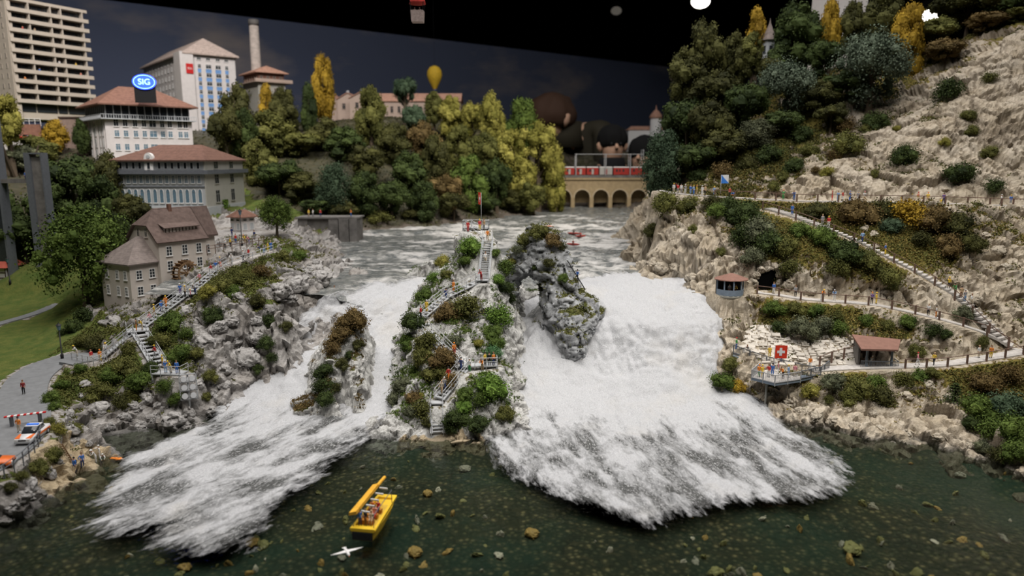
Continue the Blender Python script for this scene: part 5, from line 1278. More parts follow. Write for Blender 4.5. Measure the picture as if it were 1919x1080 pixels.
# right bank railings
def seg_of(poly, i, j): return poly[i:j]
railing(offset(WALK_UP[3:9], -1.0) + [], 'brown post railing along the clifftop path, long level run', 1.3, 3.6, 0.22, (1.25,), 0.06)
railing(offset(WALK_UP[8:10], -1.0), 'brown post railing on the footbridge over the ravine', 1.3, 1.9, 0.22, (1.25,), 0.06)
railing(offset(STEP_R, -1.6), 'brown post railing down the long stone stairway, outer side', 1.3, 3.4, 0.22, (1.25,), 0.06)
railing(offset(WALK_MID, -0.95), 'brown post railing along the middle path', 1.3, 3.2, 0.22, (1.2,), 0.06)
railing(offset(WALK_LOW[3:], -1.0), 'brown post railing along the lower path right of the pavilion', 1.3, 3.0, 0.22, (1.25,), 0.06)
railing([PY(1536, 684, 100), PY(1566, 672, 101), PY(1605, 662, 102)], 'brown post railing rising to the pavilion roof', 1.3, 2.2, 0.2, (1.2,), 0.06)
# stone steps of the long stairway
st = empty('stone_stairway', STEP_R[0], 'long stairway of pale stone treads descending the right bank', 'stairs')
P = resample(STEP_R, 0.78)
me = MB().box(-0.46, 0.46, -1.2, 1.2, -0.35, 0.0).mesh('step', M_GRAVEL)
for a, b in zip(P[:-1], P[1:]):
    d = b - a; o = place('step', me, st, (a + b) / 2 - st.location + Vector((0, 0, 0.16)), (0, 0, math.atan2(d.y, d.x)))
# footbridge beam over the dark ravine
fb = empty('footbridge', PY(1838, 390, 128.2), 'flat grey footbridge beam over the ravine at the right edge', 'bridge')
m = MB(); a, b = Vector(PY(1838, 390, 127.8)) - fb.location, Vector(PY(1990, 394, 125.8)) - fb.location
m.bar(a, b, 0.5, 2.4); m.build('beam', M_GREYW, fb)

# ------------------------------------------------------------------ building kit
WIN = {}
def window_meshes(w, h, style, fm, gm):
    k = (round(w, 2), round(h, 2), style, fm.name, gm.name)
    if k in WIN: return WIN[k]
    t = 0.09 if w > 0.8 else 0.07
    m = MB()
    arch = style == 'arch'
    m.box(-w / 2, -w / 2 + t, -0.12, 0, 0, h); m.box(w / 2 - t, w / 2, -0.12, 0, 0, h); m.box(-w / 2 + t, w / 2 - t, -0.12, 0, 0, t)
    if not arch: m.box(-w / 2 + t, w / 2 - t, -0.12, 0, h - t, h)
    if style in ('cross', 'six'): m.box(-t / 3, t / 3, -0.10, 0, t, h - t)
    if style == 'six':
        for q in (1 / 3, 2 / 3): m.box(-w / 2 + t, w / 2 - t, -0.10, 0, h * q - t / 3, h * q + t / 3)
    if style == 'cross': m.box(-w / 2 + t, w / 2 - t, -0.10, 0, h * 0.68 - t / 3, h * 0.68 + t / 3)
    if style != 'slot': m.box(-w / 2 - 0.1, w / 2 + 0.1, -0.2, 0, -0.1, 0)
    g = MB().box(-w / 2 + t, w / 2 - t, -0.05, 0, t, h - t)
    if arch:
        n = 8
        arc = [(-w / 2 * math.cos(math.pi * i / n), h + 0.75 * w * math.sin(math.pi * i / n)) for i in range(n + 1)]
        inn = [(x * (1 - 2 * t / w), h + (z - h) * (1 - t / (0.75 * w))) for x, z in arc]
        for i in range(n):
            m.hexa([(arc[i][0], -0.12, arc[i][1]), (arc[i + 1][0], -0.12, arc[i + 1][1]), (inn[i + 1][0], -0.12, inn[i + 1][1]), (inn[i][0], -0.12, inn[i][1]),
                    (arc[i][0], 0, arc[i][1]), (arc[i + 1][0], 0, arc[i + 1][1]), (inn[i + 1][0], 0, inn[i + 1][1]), (inn[i][0], 0, inn[i][1])])
        b = [(x, -0.05, z) for x, z in inn]
        g.poly(b[::-1])
    WIN[k] = (m.mesh('window', fm), g.mesh('pane', gm))
    return WIN[k]
def window(root, face, u, z, w, h, style='cross', fm=None, gm=None, off=0.0):
    """face R: the y=0 wall; face L: the x=0 wall; (off moves the wall plane inwards)"""
    a, b = window_meshes(w, h, style, fm or M_WHITE, gm or M_GLASS)
    loc, rz = ((u, off, z), 0) if face == 'R' else ((off, u, z), -math.pi / 2)
    o = place('window', a, root, loc, (0, 0, rz))
    place('pane', b, o)
    return o
def hip_roof(L1, L2, z, h, over, inset=None, thick=0.25, ridge_along='x'):
    """hip roof over [0,L1]x[0,L2]"""
    m = MB(); x0, x1, y0, y1 = -over, L1 + over, -over, L2 + over
    ins = inset if inset is not None else min(L1, L2) / 2
    if ridge_along == 'x': r0, r1 = (x0 + ins, (y0 + y1) / 2), (x1 - ins, (y0 + y1) / 2)
    else: r0, r1 = ((x0 + x1) / 2, y0 + ins), ((x0 + x1) / 2, y1 - ins)
    A, B, C, D = (x0, y0, z), (x1, y0, z), (x1, y1, z), (x0, y1, z); R0, R1 = (*r0, z + h), (*r1, z + h)
    if ridge_along == 'x': m.poly([A, B, R1, R0]); m.poly([B, C, R1]); m.poly([C, D, R0, R1]); m.poly([D, A, R0])
    else: m.poly([A, B, R0]); m.poly([B, C, R1, R0]); m.poly([C, D, R1]); m.poly([D, A, R0, R1])
    m.box(x0, x1, y0, y1, z - thick, z - 0.001)
    return m
def bldg(name, px, Y, theta, z0, label, cat='building'):
    x = PY(px, 300, Y)[0]
    return empty(name, (x, Y, z0), label, cat, rz=math.radians(theta))
def zat(py, Y): return PY(300, py, Y)[2]

# ---- balcony tower block
t = bldg('apartment_tower', 45, 226, 63, 49.5, 'tall beige apartment tower with rows of long balconies')
H = 33.0; L1, L2 = 25.0, 22.0
MB().box(1.6, L1 - .2, 1.8, L2, -2, H).build('core', M_BEIGE, t)
MB().box(0, 1.6, 0.6, L2, -2, H + .6).build('side_wall', M_BEIGE, t)
MB().box(-.3, L1 + .3, 0.2, L2, H, H + 0.9).build('parapet', M_BEIGE, t)
bay = MB().box(0, 1, -0.06, 0, 0, 1).mesh('pane', M_GLASS)
cuts = [0.3, 6.6, 13.3, 16.6, 23.6]
for k in range(10):
    z = 3.0 + k * 3.0
    m = MB(); m.box(0.2, L1 + .4, -0.1, 1.9, z - 0.2, z); m.box(0.2, L1 + .4, -0.1, 0.12, z, z + 0.95); m.box(L1 + .15, L1 + .4, .12, 1.9, z, z + .95)
    m.build('balcony', M_BEIGE, t)
    for i, (a, b) in enumerate(zip(cuts[:-1], cuts[1:])):
        m = MB(); m.box(a + .2, b - .2, 1.66, 1.78, z + 0.1, z + 2.6)
        o = m.build('window', M_GLASS, t)
        mm = MB()
        for q in (0.25, 0.5, 0.75): mm.box(a + (b - a) * q - .06, a + (b - a) * q + .06, 1.58, 1.66, z + .1, z + 2.6)
        mm.build('mullion', M_DARKB, o)
for a in cuts:
    MB().box(a - .16, a + .16, 0.15, 1.75, 3.0, H).build('fin', M_BEIGE, t)
for a, b in zip(cuts[:-1], cuts[1:]): MB().box(a + .2, b - .2, 1.6, 1.78, 0.2, 2.7).build('window', M_GLASS, t)
for k in range(11):
    for u in (3.0, 6.0, 9.0, 12.0, 15.0): window(t, 'L', u, 1.2 + k * 2.95, 0.75, 1.5, 'slot', M_BEIGE, M_GLASS)

# ---- white hotel with blue panels
t = bldg('hotel', 362, 265, 40, 41.0, 'tall white hotel block with blue window panels and red sign')
L1, L2, H = 17.5, 58.0, 31.5
MB().box(0, L1, 0, L2, -4, H).build('walls', M_PLAST, t)
MB().box(-2.2, 2.4, -1.0, 6.5, -4, H + .2).build('stair_tower', M_PLAST, t)
m = hip_roof(L1, L2, H, 6.5, 1.2, 8, 0.5, 'y'); m.build('roof', M_ROOF_P, t)
for k in range(9):
    z = 2.4 + k * 3.0
    for i, (u, w) in enumerate(((4.6, 1.2), (7.8, 2.0), (11.2, 2.0), (14.3, 1.2))):
        window(t, 'R', u, z, w, 1.5, 'cross', M_WHITE, M_GLASS)
        if k < 8: MB().box(u - w / 2, u + w / 2, -0.07, 0, z + 1.55, z + 2.85).build('blue_panel', M_BLUEP, t)
    for j in range(11):
        u = 9 + j * 4.4
        window(t, 'L', u, z, 1.5, 1.6, 'cross', M_WHITE, M_GLASS)
        if j < 2 and k < 7: MB().box(-0.07, 0, u - .75, u + .75, z + 1.65, z + 2.9).build('blue_panel', M_BLUEP, t)
for u in (4.6, 7.8, 11.2, 14.3): window(t, 'R', u, 29.3, 1.5, 1.1, 'cross', M_WHITE, M_GLASS)
for j in range(11): window(t, 'L', 9 + j * 4.4, 29.0, 1.4, 1.2, 'cross', M_WHITE, M_GLASS)
sg = MB().box(-0.3, 2.1, -1.25, -1.0, 24.2, 27.6).build('sign', M_RED, t, label='red sign with white lettering')
place('lettering', text_mesh('ibis', 1.15, M_WHITE), sg, (0.9, -1.27, 26.0), (math.pi / 2, 0, 0))

# ---- white factory building with red hipped roof and lit sign
Y0 = 195
t = bldg('factory_office', 203, Y0, 43, 31.0, 'white office block with red-brown hipped roof and glazed top storey')
z0 = 31.0; L1, L2 = 22.5, 21.0
zb = zat(221, Y0) - z0; ze = zat(194, Y0) - z0
MB().box(0, L1, 0, L2, -3, zb).build('walls', M_PLAST, t)
MB().box(0.5, L1 - .5, 0.5, L2 - .5, zb, ze).build('top_storey', M_GLASS, t)
MB().box(-1.1, L1 + 1.1, -1.1, L2 + 1.1, zb - .25, zb).build('balcony_slab', M_GREYW, t)
hip_roof(L1, L2, ze, 5.6, 1.6, 8.5, 0.3).build('roof', M_ROOF_R, t)
for i in range(12): MB().box(0.4 + i * 1.95, 0.62 + i * 1.95, 0.28, 0.5, zb, ze).build('pier', M_GREYW, t)
for i in range(11): MB().box(0.28, 0.5, 0.4 + i * 1.98, 0.62 + i * 1.98, zb, ze).build('pier', M_GREYW, t)
for (a, b) in (((-1.0, -1.0), (L1 + 1, -1.0)), ((-1.0, -1.0), (-1.0, L2 + 1))):
    MB().bar((*a, zb + 1.0), (*b, zb + 1.0), 0.12).build('handrail', M_GREYW, t)
    n = 40; m = MB()
    for i in range(n + 1):
        q = i / n; x, y = a[0] + (b[0] - a[0]) * q, a[1] + (b[1] - a[1]) * q
        m.box(x - .05, x + .05, y - .05, y + .05, zb, zb + 1.0)
    o = m.build('baluster_row', M_GREYW, t); o['kind'] = 'stuff'
fr = [.12, .22, .33, .43, .53, .64, .73, .85, .92]
for y in (251, 276, 300):
    for f_ in fr:
        window(t, 'R', f_ * L1, zat(y, Y0 + 6) - z0 - .9, 2.0 if f_ == .53 else 1.25, 1.8, 'cross', M_WHITE, M_GLASSB)
for f_ in fr: window(t, 'R', f_ * L1, zat(232, Y0 + 6) - z0 - .9, 1.9 if f_ == .53 else 1.3, 1.9, 'cross', M_WHITE, M_GLASS)
for y in (228, 247, 268, 288):
    for f_, w in ((.13, .8), (.27, .8), (.5, 1.6), (.73, .8), (.87, .8)): window(t, 'L', f_ * L2, zat(y, Y0 + 5) - z0 - 1.2, w, 2.4, 'slot', M_WHITE, M_GLASS)
for f_ in (.05, .38, .62, .95): MB().box(-0.25, 0, f_ * L2 - .3, f_ * L2 + .3, -3, zb - .3).build('pilaster', M_PLAST, t)
# lit roof sign
bd = empty('roof_sign', PY(273, 185, 198), 'glowing blue oval sign on a black board above the red-brown roof', 'sign')
bd.location.z = 51.0; bd.rotation_euler = (0, 0, math.radians(20))
MB().box(-2.6, 2.6, 0, 0.35, -1.0, 3.6).build('board', M_BLK, bd)
M_SIGNB = glow('blue_neon', (0.02, 0.06, 0.9), 2.2); M_SIGNL = glow('pale_neon', (0.25, 0.5, 1.0), 2.5)
m = MB()
N_ = 28; oval = [(2.9 * math.cos(6.2832 * i / N_), 2.0 * math.sin(6.2832 * i / N_)) for i in range(N_)]
b0 = len(m.v)
m.v += [(x, -0.05, z) for x, z in oval] + [(x, -0.30, z) for x, z in oval]
m.f.append(tuple(range(N_))); m.f.append(tuple(range(N_, 2 * N_))[::-1])
for i in range(N_): m.f.append((i, N_ + i, N_ + (i + 1) % N_, (i + 1) % N_))
ov = m.build('oval_panel', M_SIGNB, bd); ov.location = (0, 0, 4.4)
place('lettering', text_mesh('SIG', 2.1, M_SIGNL, bold=0.02), ov, (0, -0.36, -.05), (math.pi / 2, 0, 0))
m = MB()
for i in range(N_):
    a, b = oval[i], oval[(i + 1) % N_]
    m.bar((a[0] * .88, -0.34, a[1] * .86), (b[0] * .88, -0.34, b[1] * .86), 0.13)
m.build('rim', M_SIGNL, ov)

# ---- long grey hall with arched windows
t = bldg('arcaded_hall', 381, 165, 88, 24.2, 'long pale grey hall with arched windows and dark balcony')
L1, L2 = 21.0, 20.5; z0 = 24.2
ze = zat(300, 165) - z0; zbal = zat(319, 165) - z0; zband = zat(350, 165) - z0
MB().box(0, L1, 0, L2, -6, ze).build('walls', M_GREYW, t)
MB().box(-0.25, L1 + .2, -0.25, 0, -6, ze).build('end_wall', M_GREYR, t)
hip_roof(L1, L2, ze, 3.6, 1.0, 6, 0.3, 'y').build('roof', roof_mat('dark_red_brown_tiles', (0.165, 0.092, 0.07), 1.5), t)
MB().box(-1.1, L1 + 1, -1.3, L2 + .8, zbal - .9, zbal).build('balcony', M_DKSTEEL, t)
MB().box(-0.18, 0, -0.2, L2, zband - .15, zband + .1).build('string_course', M_DKSTEEL, t)
MB().box(-.5, L1, -0.5, L2, -6, 0.0).build('plinth', M_GREYW, t)
for i in range(13):
    u = 1.3 + i * 1.5
    if abs(u - 12.5) > 1.0:
        window(t, 'L', u, zbal + 0.25, 0.75, 1.5, 'slot', M_WHITE, M_GLASS)
    window(t, 'L', u, zband + .7, 0.85, 1.9, 'cross', M_WHITE, M_GLASSB)
    window(t, 'L', u, 0.9, 1.0, 2.5, 'arch', M_WHITE, M_GLASSB)
for u in (5.5, 14.0):
    for z, h in ((0.8, 2.9), (zband + .5, 2.2), (zbal + .2, 1.7)): window(t, 'R', u, z, 2.2, h, 'cross', M_GREYR, M_GLASS, -0.26)
g = MB(); ar = [(-1.0 * math.cos(math.pi * i / 8), 2.6 + 1.3 * math.sin(math.pi * i / 8)) for i in range(9)]
pts = [(-1.0, -.6)] + ar + [(1.0, -.6)]
b0 = len(g.v); n = len(pts)
g.v += [(-0.5, 12.5 + x, zbal + z) for x, z in pts] + [(0.6, 12.5 + x, zbal + z) for x, z in pts]
g.f.append(tuple(range(n))); g.f.append(tuple(range(n, 2 * n))[::-1])
for i in range(n): g.f.append((i, n + i, n + (i + 1) % n, (i + 1) % n))
ga = g.build('round_gable', M_WHITE, t)
window(t, 'L', 12.5, zbal + .2, 0.8, 1.5, 'slot', M_WHITE, M_GLASS, -0.5)
MB().lathe([(0.42, 0), (0.42, 0.08)], 14).build('clock', M_GREYW, ga)
c = [o for o in bpy.data.objects if o.parent == ga][-1]; c.location = (-0.5, 12.5, zbal + 3.0); c.rotation_euler = (0, -math.pi / 2, 0)
iv = [o for o in ()]

# ---- station kiosk
t = bldg('station_kiosk', 444, 152, 60, 19.6, 'small pale square kiosk with brown pyramid roof beside street lamp', 'kiosk')
MB().box(0, 3.6, 0, 3.4, -.6, 3.3).build('walls', M_PLAST, t)
hip_roof(3.6, 3.4, 3.3, 1.5, .7, None, .15).build('roof', M_ROOF_R, t)
for u in (0.9, 2.7):
    window(t, 'R', u, 0.5, 1.1, 1.5, 'slot', M_WHITE, M_GREYW); window(t, 'L', u, 0.5, 1.1, 1.5, 'slot', M_WHITE, M_GREYW)
    window(t, 'R', u, 2.4, 1.1, .5, 'slot', M_GREYR, M_GLASS); window(t, 'L', u, 2.4, 1.1, .5, 'slot', M_GREYR, M_GLASS)
# ivy on the plinth of the grey hall
rng = np.random.default_rng(77)
p0 = Vector(PY(414, 440, 172)); n = 1400
Pn = np.stack([-69.3 + rng.normal(0, .12, n), 174 + rng.normal(0, .75, n), rng.uniform(18.4, 25.4, n)], 1)
v_, f_ = leaves_at(Pn, np.tile(np.array([[1.0, -.3, .1]]), (n, 1)), .17, rng)
o = np_mesh('wall_ivy', v_, f_, LEAF['bright green'], False, {'tone': np.repeat(rng.uniform(0, 1, n), 4)}); tag(o, 'bright green ivy climbing the plinth of the grey hall', 'ivy')

# ---- mill house
TH = 60
t = bldg('mill_house', 296, 124, TH, 9.8, 'cream mill house with steep brown roof and long dormer')
x = PY(296, 450, 124)[0]; t.location.x = x
L1, L2 = 9.6, 8.4; ze = zat(452, 124) - 9.8; hr = 5.4
MB().box(0, L1, 0, L2, -1.5, ze).build('walls', M_CREAMW, t)
# gable wall under the half hip
MB().poly([(0, 0, ze), (0, L2, ze), (0, L2 - 2.4, ze + 3.0), (0, 2.4, ze + 3.0)][::-1]).build('gable', M_CREAMW, t)
rf = MB(); o_ = .6; zz = ze
E0, E1, E2, E3 = (-o_, -o_, zz - .3), (L1 + .3, -o_, zz - .3), (L1 + .3, L2 + o_, zz - .3), (-o_, L2 + o_, zz - .3)
G0, G1 = (-o_, 2.1, zz + 2.6), (-o_, L2 - 2.1, zz + 2.6); R0, R1 = (2.2, L2 / 2, zz + hr), (L1 + .3, L2 / 2, zz + hr)
rf.poly([E0, E1, R1, R0, G0]); rf.poly([G0, R0, G1]); rf.poly([E2, E3, G1, R0, R1]); rf.poly([E1, E2, R1])
rr = rf.build('roof', M_ROOF_B, t)
sol = rr.modifiers.new('t', 'SOLIDIFY'); sol.thickness = 0.25
dm = MB()
dm.hexa([(2.0, 0.9, zz + .9), (8.4, 0.9, zz + .9), (8.4, 3.2, zz + .9), (2.0, 3.2, zz + .9), (2.0, 0.9, zz + 2.0), (8.4, 0.9, zz + 2.0), (8.4, 3.2, zz + 3.0), (2.0, 3.2, zz + 3.0)])
d = dm.build('dormer', M_WHITE, t)
MB().hexa([(1.6, 0.4, zz + 1.95), (8.8, 0.4, zz + 1.95), (8.8, 3.6, zz + 3.25), (1.6, 3.6, zz + 3.25), (1.6, 0.4, zz + 2.1), (8.8, 0.4, zz + 2.1), (8.8, 3.6, zz + 3.4), (1.6, 3.6, zz + 3.4)]).build('dormer_roof', M_ROOF_B, d)
MB().box(2.1, 8.3, .86, .9, zz + 1.0, zz + 1.95).build('dormer_band', M_CREAMW, d)
for i in range(10): MB().box(2.1 + i * .678, 2.24 + i * .678, .78, .9, zz + 1.0, zz + 1.95).build('dormer_post', M_DARKB, d)
MB().box(2.0, 8.4, .78, .92, zz + .88, zz + 1.02).build('dormer_sill', M_DARKB, d)
MB().box(5.0, 5.6, 3.6, 4.2, zz + 3.6, zz + 6.0).build('chimney', M_ROOF_R, t)
for u in (1.9, 5.0, 7.9):
    for y in (478, 505): window(t, 'R', u, zat(y, 127) - 9.8, 1.15, 1.75, 'six', M_WHITE, M_GLASS)
for u in (3.2, 5.4): window(t, 'L', u, ze + .5, .8, 1.4, 'cross', M_CREAMW, M_GLASS)
MB().box(L1, L1 + 3.4, 2.0, L2, -1.5, ze - .2).build('rear_wing', M_CREAMW, t)
MB().hexa([(L1 - .5, 1.4, ze - .3), (L1 + 3.8, 1.4, ze - .3), (L1 + 3.8, L2 / 2, ze + hr - .4), (L1 - .5, L2 / 2, ze + hr - .4), (L1 - .5, 1.4, ze), (L1 + 3.8, 1.4, ze), (L1 + 3.8, L2 / 2, ze + hr - .1), (L1 - .5, L2 / 2, ze + hr - .1)]).build('wing_roof', M_ROOF_B, t)
window(t, 'R', L1 + 1.6, ze - 3.4, 1.1, 1.6, 'six', M_WHITE, M_GLASS, 2.0)
t = bldg('mill_annex', 242, 120, TH, 9.6, 'two-storey cream annex with grey-brown pyramid roof beside the mill house')
t.location.x = PY(242, 500, 120)[0]
L1, L2 = 5.6, 8.4; ze = zat(496, 120) - 9.6
MB().box(0, L1, 0, L2, -1.5, ze).build('walls', M_CREAMW, t)
m = MB(); A, B, C, D = (-.6, -.6, ze), (L1 + .1, -.6, ze), (L1 + .1, L2 + .6, ze), (-.6, L2 + .6, ze); R0, R1 = (L1 - 1.6, L2 / 2 - .6, ze + 4.2), (L1 + .1, L2 / 2 - .6, ze + 4.2)
m.poly([A, B, R1, R0]); m.poly([D, A, R0]); m.poly([C, D, R0, R1]); m.poly([B, C, R1]); m.box(-.6, L1 + .1, -.6, L2 + .6, ze - .2, ze - .001)
m.build('roof', M_ROOF_G, t)
for y in (523, 553):
    for u in (1.6, 4.0): window(t, 'R', u, zat(y, 122) - 9.6, 1.1, 1.6, 'six', M_WHITE, M_GLASS)
    for u in (1.3, 3.6, 6.6): window(t, 'L', u, zat(y, 122) - 9.6, .85, 1.6, 'six', M_WHITE, M_GLASS)
# water wheel on the long wall
wp = Vector(PY(347, 512, 125.2))
t = empty('water_wheel', wp, 'brown wooden water wheel with paddles against the cream mill wall', 'water wheel', rz=math.radians(TH))
R_ = 2.1
for y in (-.75, .75):
    m = MB()
    for i in range(24):
        a, b = 6.2832 * i / 24, 6.2832 * (i + 1) / 24
        m.hexa([(R_ * .78 * math.cos(a), y - .08, R_ * .78 * math.sin(a)), (R_ * .78 * math.cos(b), y - .08, R_ * .78 * math.sin(b)), (R_ * .78 * math.cos(b), y + .08, R_ * .78 * math.sin(b)), (R_ * .78 * math.cos(a), y + .08, R_ * .78 * math.sin(a)),
                (R_ * .94 * math.cos(a), y - .08, R_ * .94 * math.sin(a)), (R_ * .94 * math.cos(b), y - .08, R_ * .94 * math.sin(b)), (R_ * .94 * math.cos(b), y + .08, R_ * .94 * math.sin(b)), (R_ * .94 * math.cos(a), y + .08, R_ * .94 * math.sin(a))])
    m.build('rim', M_WOODW if 'M_WOODW' in globals() else paint('weathered_brown_wood', (0.20, 0.12, 0.06), 0.9, 0.3, 3), t)
M_WOODW = paint('weathered_brown_wood', (0.20, 0.12, 0.06), 0.9, 0.3, 3)
pd = MB().box(R_ * .72, R_ * 1.12, -.78, .78, -.05, .05).mesh('paddle', M_WOODW)
for i in range(20): place('paddle', pd, t, (0, 0, 0), (0, -6.2832 * i / 20, 0))
for i in range(8):
    a = 6.2832 * i / 8; MB().bar((0, -.7, 0), (R_ * .85 * math.cos(a), -.7, R_ * .85 * math.sin(a)), .14).build('spoke', M_WOODW, t)
MB().tube([(0, -1.1, 0), (0, 1.6, 0)], .2, 10).build('axle', M_WOODW, t)

# ---- boiler house and chimney, sheds behind the trees
t = bldg('boiler_house', 492, 288, 40, 44.0, 'grey tower house with brown top storey and gallery below the tall chimney')
zc = zat(152, 288) - 44; ze = zat(134, 288) - 44
MB().box(0, 11, 0, 16, -6, zc).build('walls', M_GREYR, t); MB().box(.3, 10.7, .3, 15.7, zc, ze).build('top_storey', paint('brown_boards', (0.20, 0.10, 0.07), .8), t)
MB().box(-1.6, 13.5, -1.6, 16, zc - .3, zc + .05).build('gallery', M_PINKW, t); MB().box(-1.6, 13.5, -1.65, -1.5, zc, zc + 1.0).build('gallery_parapet', M_PINKW, t)
hip_roof(11, 16, ze, 3.0, 1.2, None, .3, 'y').build('roof', M_ROOF_S, t)
for i in range(4): window(t, 'R', 1.6 + i * 2.6, zc + .7, 1.0, 1.7, 'cross', M_PINKW, M_GLASS, .3)
for i in range(6): window(t, 'L', 1.6 + i * 2.5, zc + .7, 1.0, 1.7, 'cross', M_PINKW, M_GLASS, .3)
for i in range(2): window(t, 'R', 3 + i * 4, zc - 4.5, 1.3, 2.2, 'cross', M_PINKW, M_GLASS)
p = Vector(PY(481, 140, 300)); t = empty('chimney', (p.x, 300, 46), 'tall pale round factory chimney with dark rim', 'chimney')
zt = PY(476, 37, 300)[2] - 46
MB().lathe([(2.3, -4), (1.75, zt)], 18).build('shaft', paint('pale_brick', (0.52, 0.45, 0.40), .9, .2, .8), t, True)
MB().lathe([(1.95, zt - 2.2), (2.05, zt - 1.2), (1.95, zt), (1.5, zt), (1.5, zt - .4)], 18).build('rim', M_CONC, t, True)
def shed(px0, px1, ywall, yroof, Y, label, z0=48.0, depth=14):
    a, b = PY(px0, ywall, Y)[0], PY(px1, ywall, Y)[0]
    zw = zat(ywall, Y) - z0; zr = zat(yroof, Y) - z0; w = b - a
    t = empty('factory_shed', (a, Y, z0), label, 'shed')
    m = MB(); m.box(0, w, 0, depth, -8, zw); m.poly([(0, 0, zw), (w, 0, zw), (w / 2, 0, zr)]); m.build('walls', M_PINKW, t)
    for s in (0, 1):
        x0 = -0.5 if s == 0 else w + .5
        MB().hexa([(x0, -.5, zw - .2), (w / 2, -.5, zr), (w / 2, depth, zr), (x0, depth, zw - .2), (x0, -.5, zw), (w / 2, -.5, zr + .25), (w / 2, depth, zr + .25), (x0, depth, zw)]).build('roof_slope', M_ROOF_S, t)
    MB().box(w / 2 - .5, w / 2 + .5, .2, 1.2, zr - .3, zr + .9).build('vent', M_GREYW, t)
    for q in (.3, .7): window(t, 'R', w * q, zw - 4, 1.4, 2.4, 'cross', M_PINKW, M_GLASS)
shed(596, 632, 188, 172, 306, 'leftmost pinkish gabled factory shed behind the golden tree')
shed(632, 672, 186, 174, 303, 'middle pinkish gabled factory shed')
shed(655, 700, 184, 172, 298, 'rightmost pinkish gabled factory shed beside the tall olive tree')
a = PY(700, 188, 296)[0]; b = PY(862, 188, 296)[0]; w = b - a
t = empty('long_hall', (a, 296, 46), 'long low pinkish hall with salmon roof behind the forest', 'hall')
zw = zat(190, 296) - 46; zr = zat(176, 302) - 46
MB().box(0, w, 0, 12, -8, zw).build('walls', M_PINKW, t)
MB().hexa([(-.5, -.5, zw - .1), (w + .5, -.5, zw - .1), (w + .5, 6, zr - .1), (-.5, 6, zr - .1), (-.5, -.5, zw + .2), (w + .5, -.5, zw + .2), (w + .5, 6, zr + .2), (-.5, 6, zr + .2)]).build('roof_slope', M_ROOF_S, t)
MB().hexa([(-.5, 6, zr - .1), (w + .5, 6, zr - .1), (w + .5, 12.5, zw - .1), (-.5, 12.5, zw - .1), (-.5, 6, zr + .2), (w + .5, 6, zr + .2), (w + .5, 12.5, zw + .2), (-.5, 12.5, zw + .2)]).build('roof_slope', M_ROOF_S, t)
for i in range(12): window(t, 'R', 1.5 + i * (w - 3) / 11, zw - 4.5, 1.2, 2.6, 'cross', M_PINKW, M_GLASS)

# ---- concrete intake at the river
t = empty('river_intake', PY(560, 458, 172), 'dark concrete intake block with a low opening beside the upper river', 'intake')
t.location.z = 14.0; k = 172 / F
w = 112 * k; h = zat(410, 172) - 14.0
MB().box(0, w * .16, 0, 6, -2, h).build('side_pier', M_CONC, t); MB().box(w * .16, w * .52, 0.3, 6, 2.6, h).build('lintel', M_CONC, t)
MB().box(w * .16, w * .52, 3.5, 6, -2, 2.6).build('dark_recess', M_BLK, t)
MB().box(w * .52, w * .68, -.3, 6, -2, h).build('side_pier', M_CONC, t); MB().box(w * .70, w * .86, -.9, 6, -2, h).build('round_pier', M_CONC, t)
MB().box(w * .87, w, -.7, 6, -2, h).build('round_pier', M_CONC, t); MB().box(-.5, w + .3, -.4, 7, h, h + .35).build('cap', M_CONC, t)

# ---- viaduct, train and catenary
YV = 272
zdk = zat(333, YV); zbase = 15.0; x0, x1 = PY(1040, 330, YV)[0], PY(1235, 330, YV)[0]
M_SAND = paint('ochre_masonry', (0.40, 0.30, 0.17), .9, .15, .6); M_SANDL = paint('pale_masonry', (0.52, 0.42, 0.28), .9, .1, .6)
t = empty('viaduct', (x0, YV, zbase), 'ochre masonry viaduct with a row of round arches over the river', 'viaduct')
H = zdk - zbase; span_ = 35.5 * YV / F / 1.016; n = 6
off0 = PY(1074, 330, YV)[0] - x0
zc = zat(370, YV) - zbase
xs_ = [off0 + i * span_ for i in range(-1, n)]
for i, xa in enumerate(xs_):
    # arch ring and spandrel of one bay
    m = MB(); N_ = 12; r = span_ * .40; xc = xa + span_ / 2
    arc = [(xc - r * math.cos(math.pi * j / N_), zc + r * math.sin(math.pi * j / N_)) for j in range(N_ + 1)]
    for j in range(N_):
        (ax_, az), (bx, bz) = arc[j], arc[j + 1]
        m.hexa([(ax_, 0, az), (bx, 0, bz), (bx, 5, bz), (ax_, 5, az), (ax_, 0, H - .8), (bx, 0, H - .8), (bx, 5, H - .8), (ax_, 5, H - .8)])
    m.box(xa, xc - r, 0, 5, zc, H - .8); m.box(xc + r, xa + span_, 0, 5, zc, H - .8)
    m.build('arch_bay', M_SAND, t)
    m = MB()
    for j in range(N_):
        (ax_, az), (bx, bz) = arc[j], arc[j + 1]
        k = 1.16
        m.hexa([(ax_, -.15, az), (bx, -.15, bz), (bx, 0, bz), (ax_, 0, az), (xc + (ax_ - xc) * k, -.15, zc + (az - zc) * k), (xc + (bx - xc) * k, -.15, zc + (bz - zc) * k), (xc + (bx - xc) * k, 0, zc + (bz - zc) * k), (xc + (ax_ - xc) * k, 0, zc + (az - zc) * k)])
    m.build('arch_ring', M_SANDL, t)
    MB().box(xa - span_ * .1, xa + span_ * .1, -.3, 5.3, -3, zc).build('pier', M_SAND, t)
MB().box(xs_[0], xs_[-1] + span_, 4.2, 5.0, zc - 2.2, zc + 3).build('wall_or_dark_backing', paint('shaded_ochre_masonry', (0.36, 0.27, 0.15), .9, .15, .6), t)
MB().box(xs_[0] - 2, xs_[-1] + span_ + 8, -.4, 5.4, H - .8, H).build('deck', M_SAND, t)
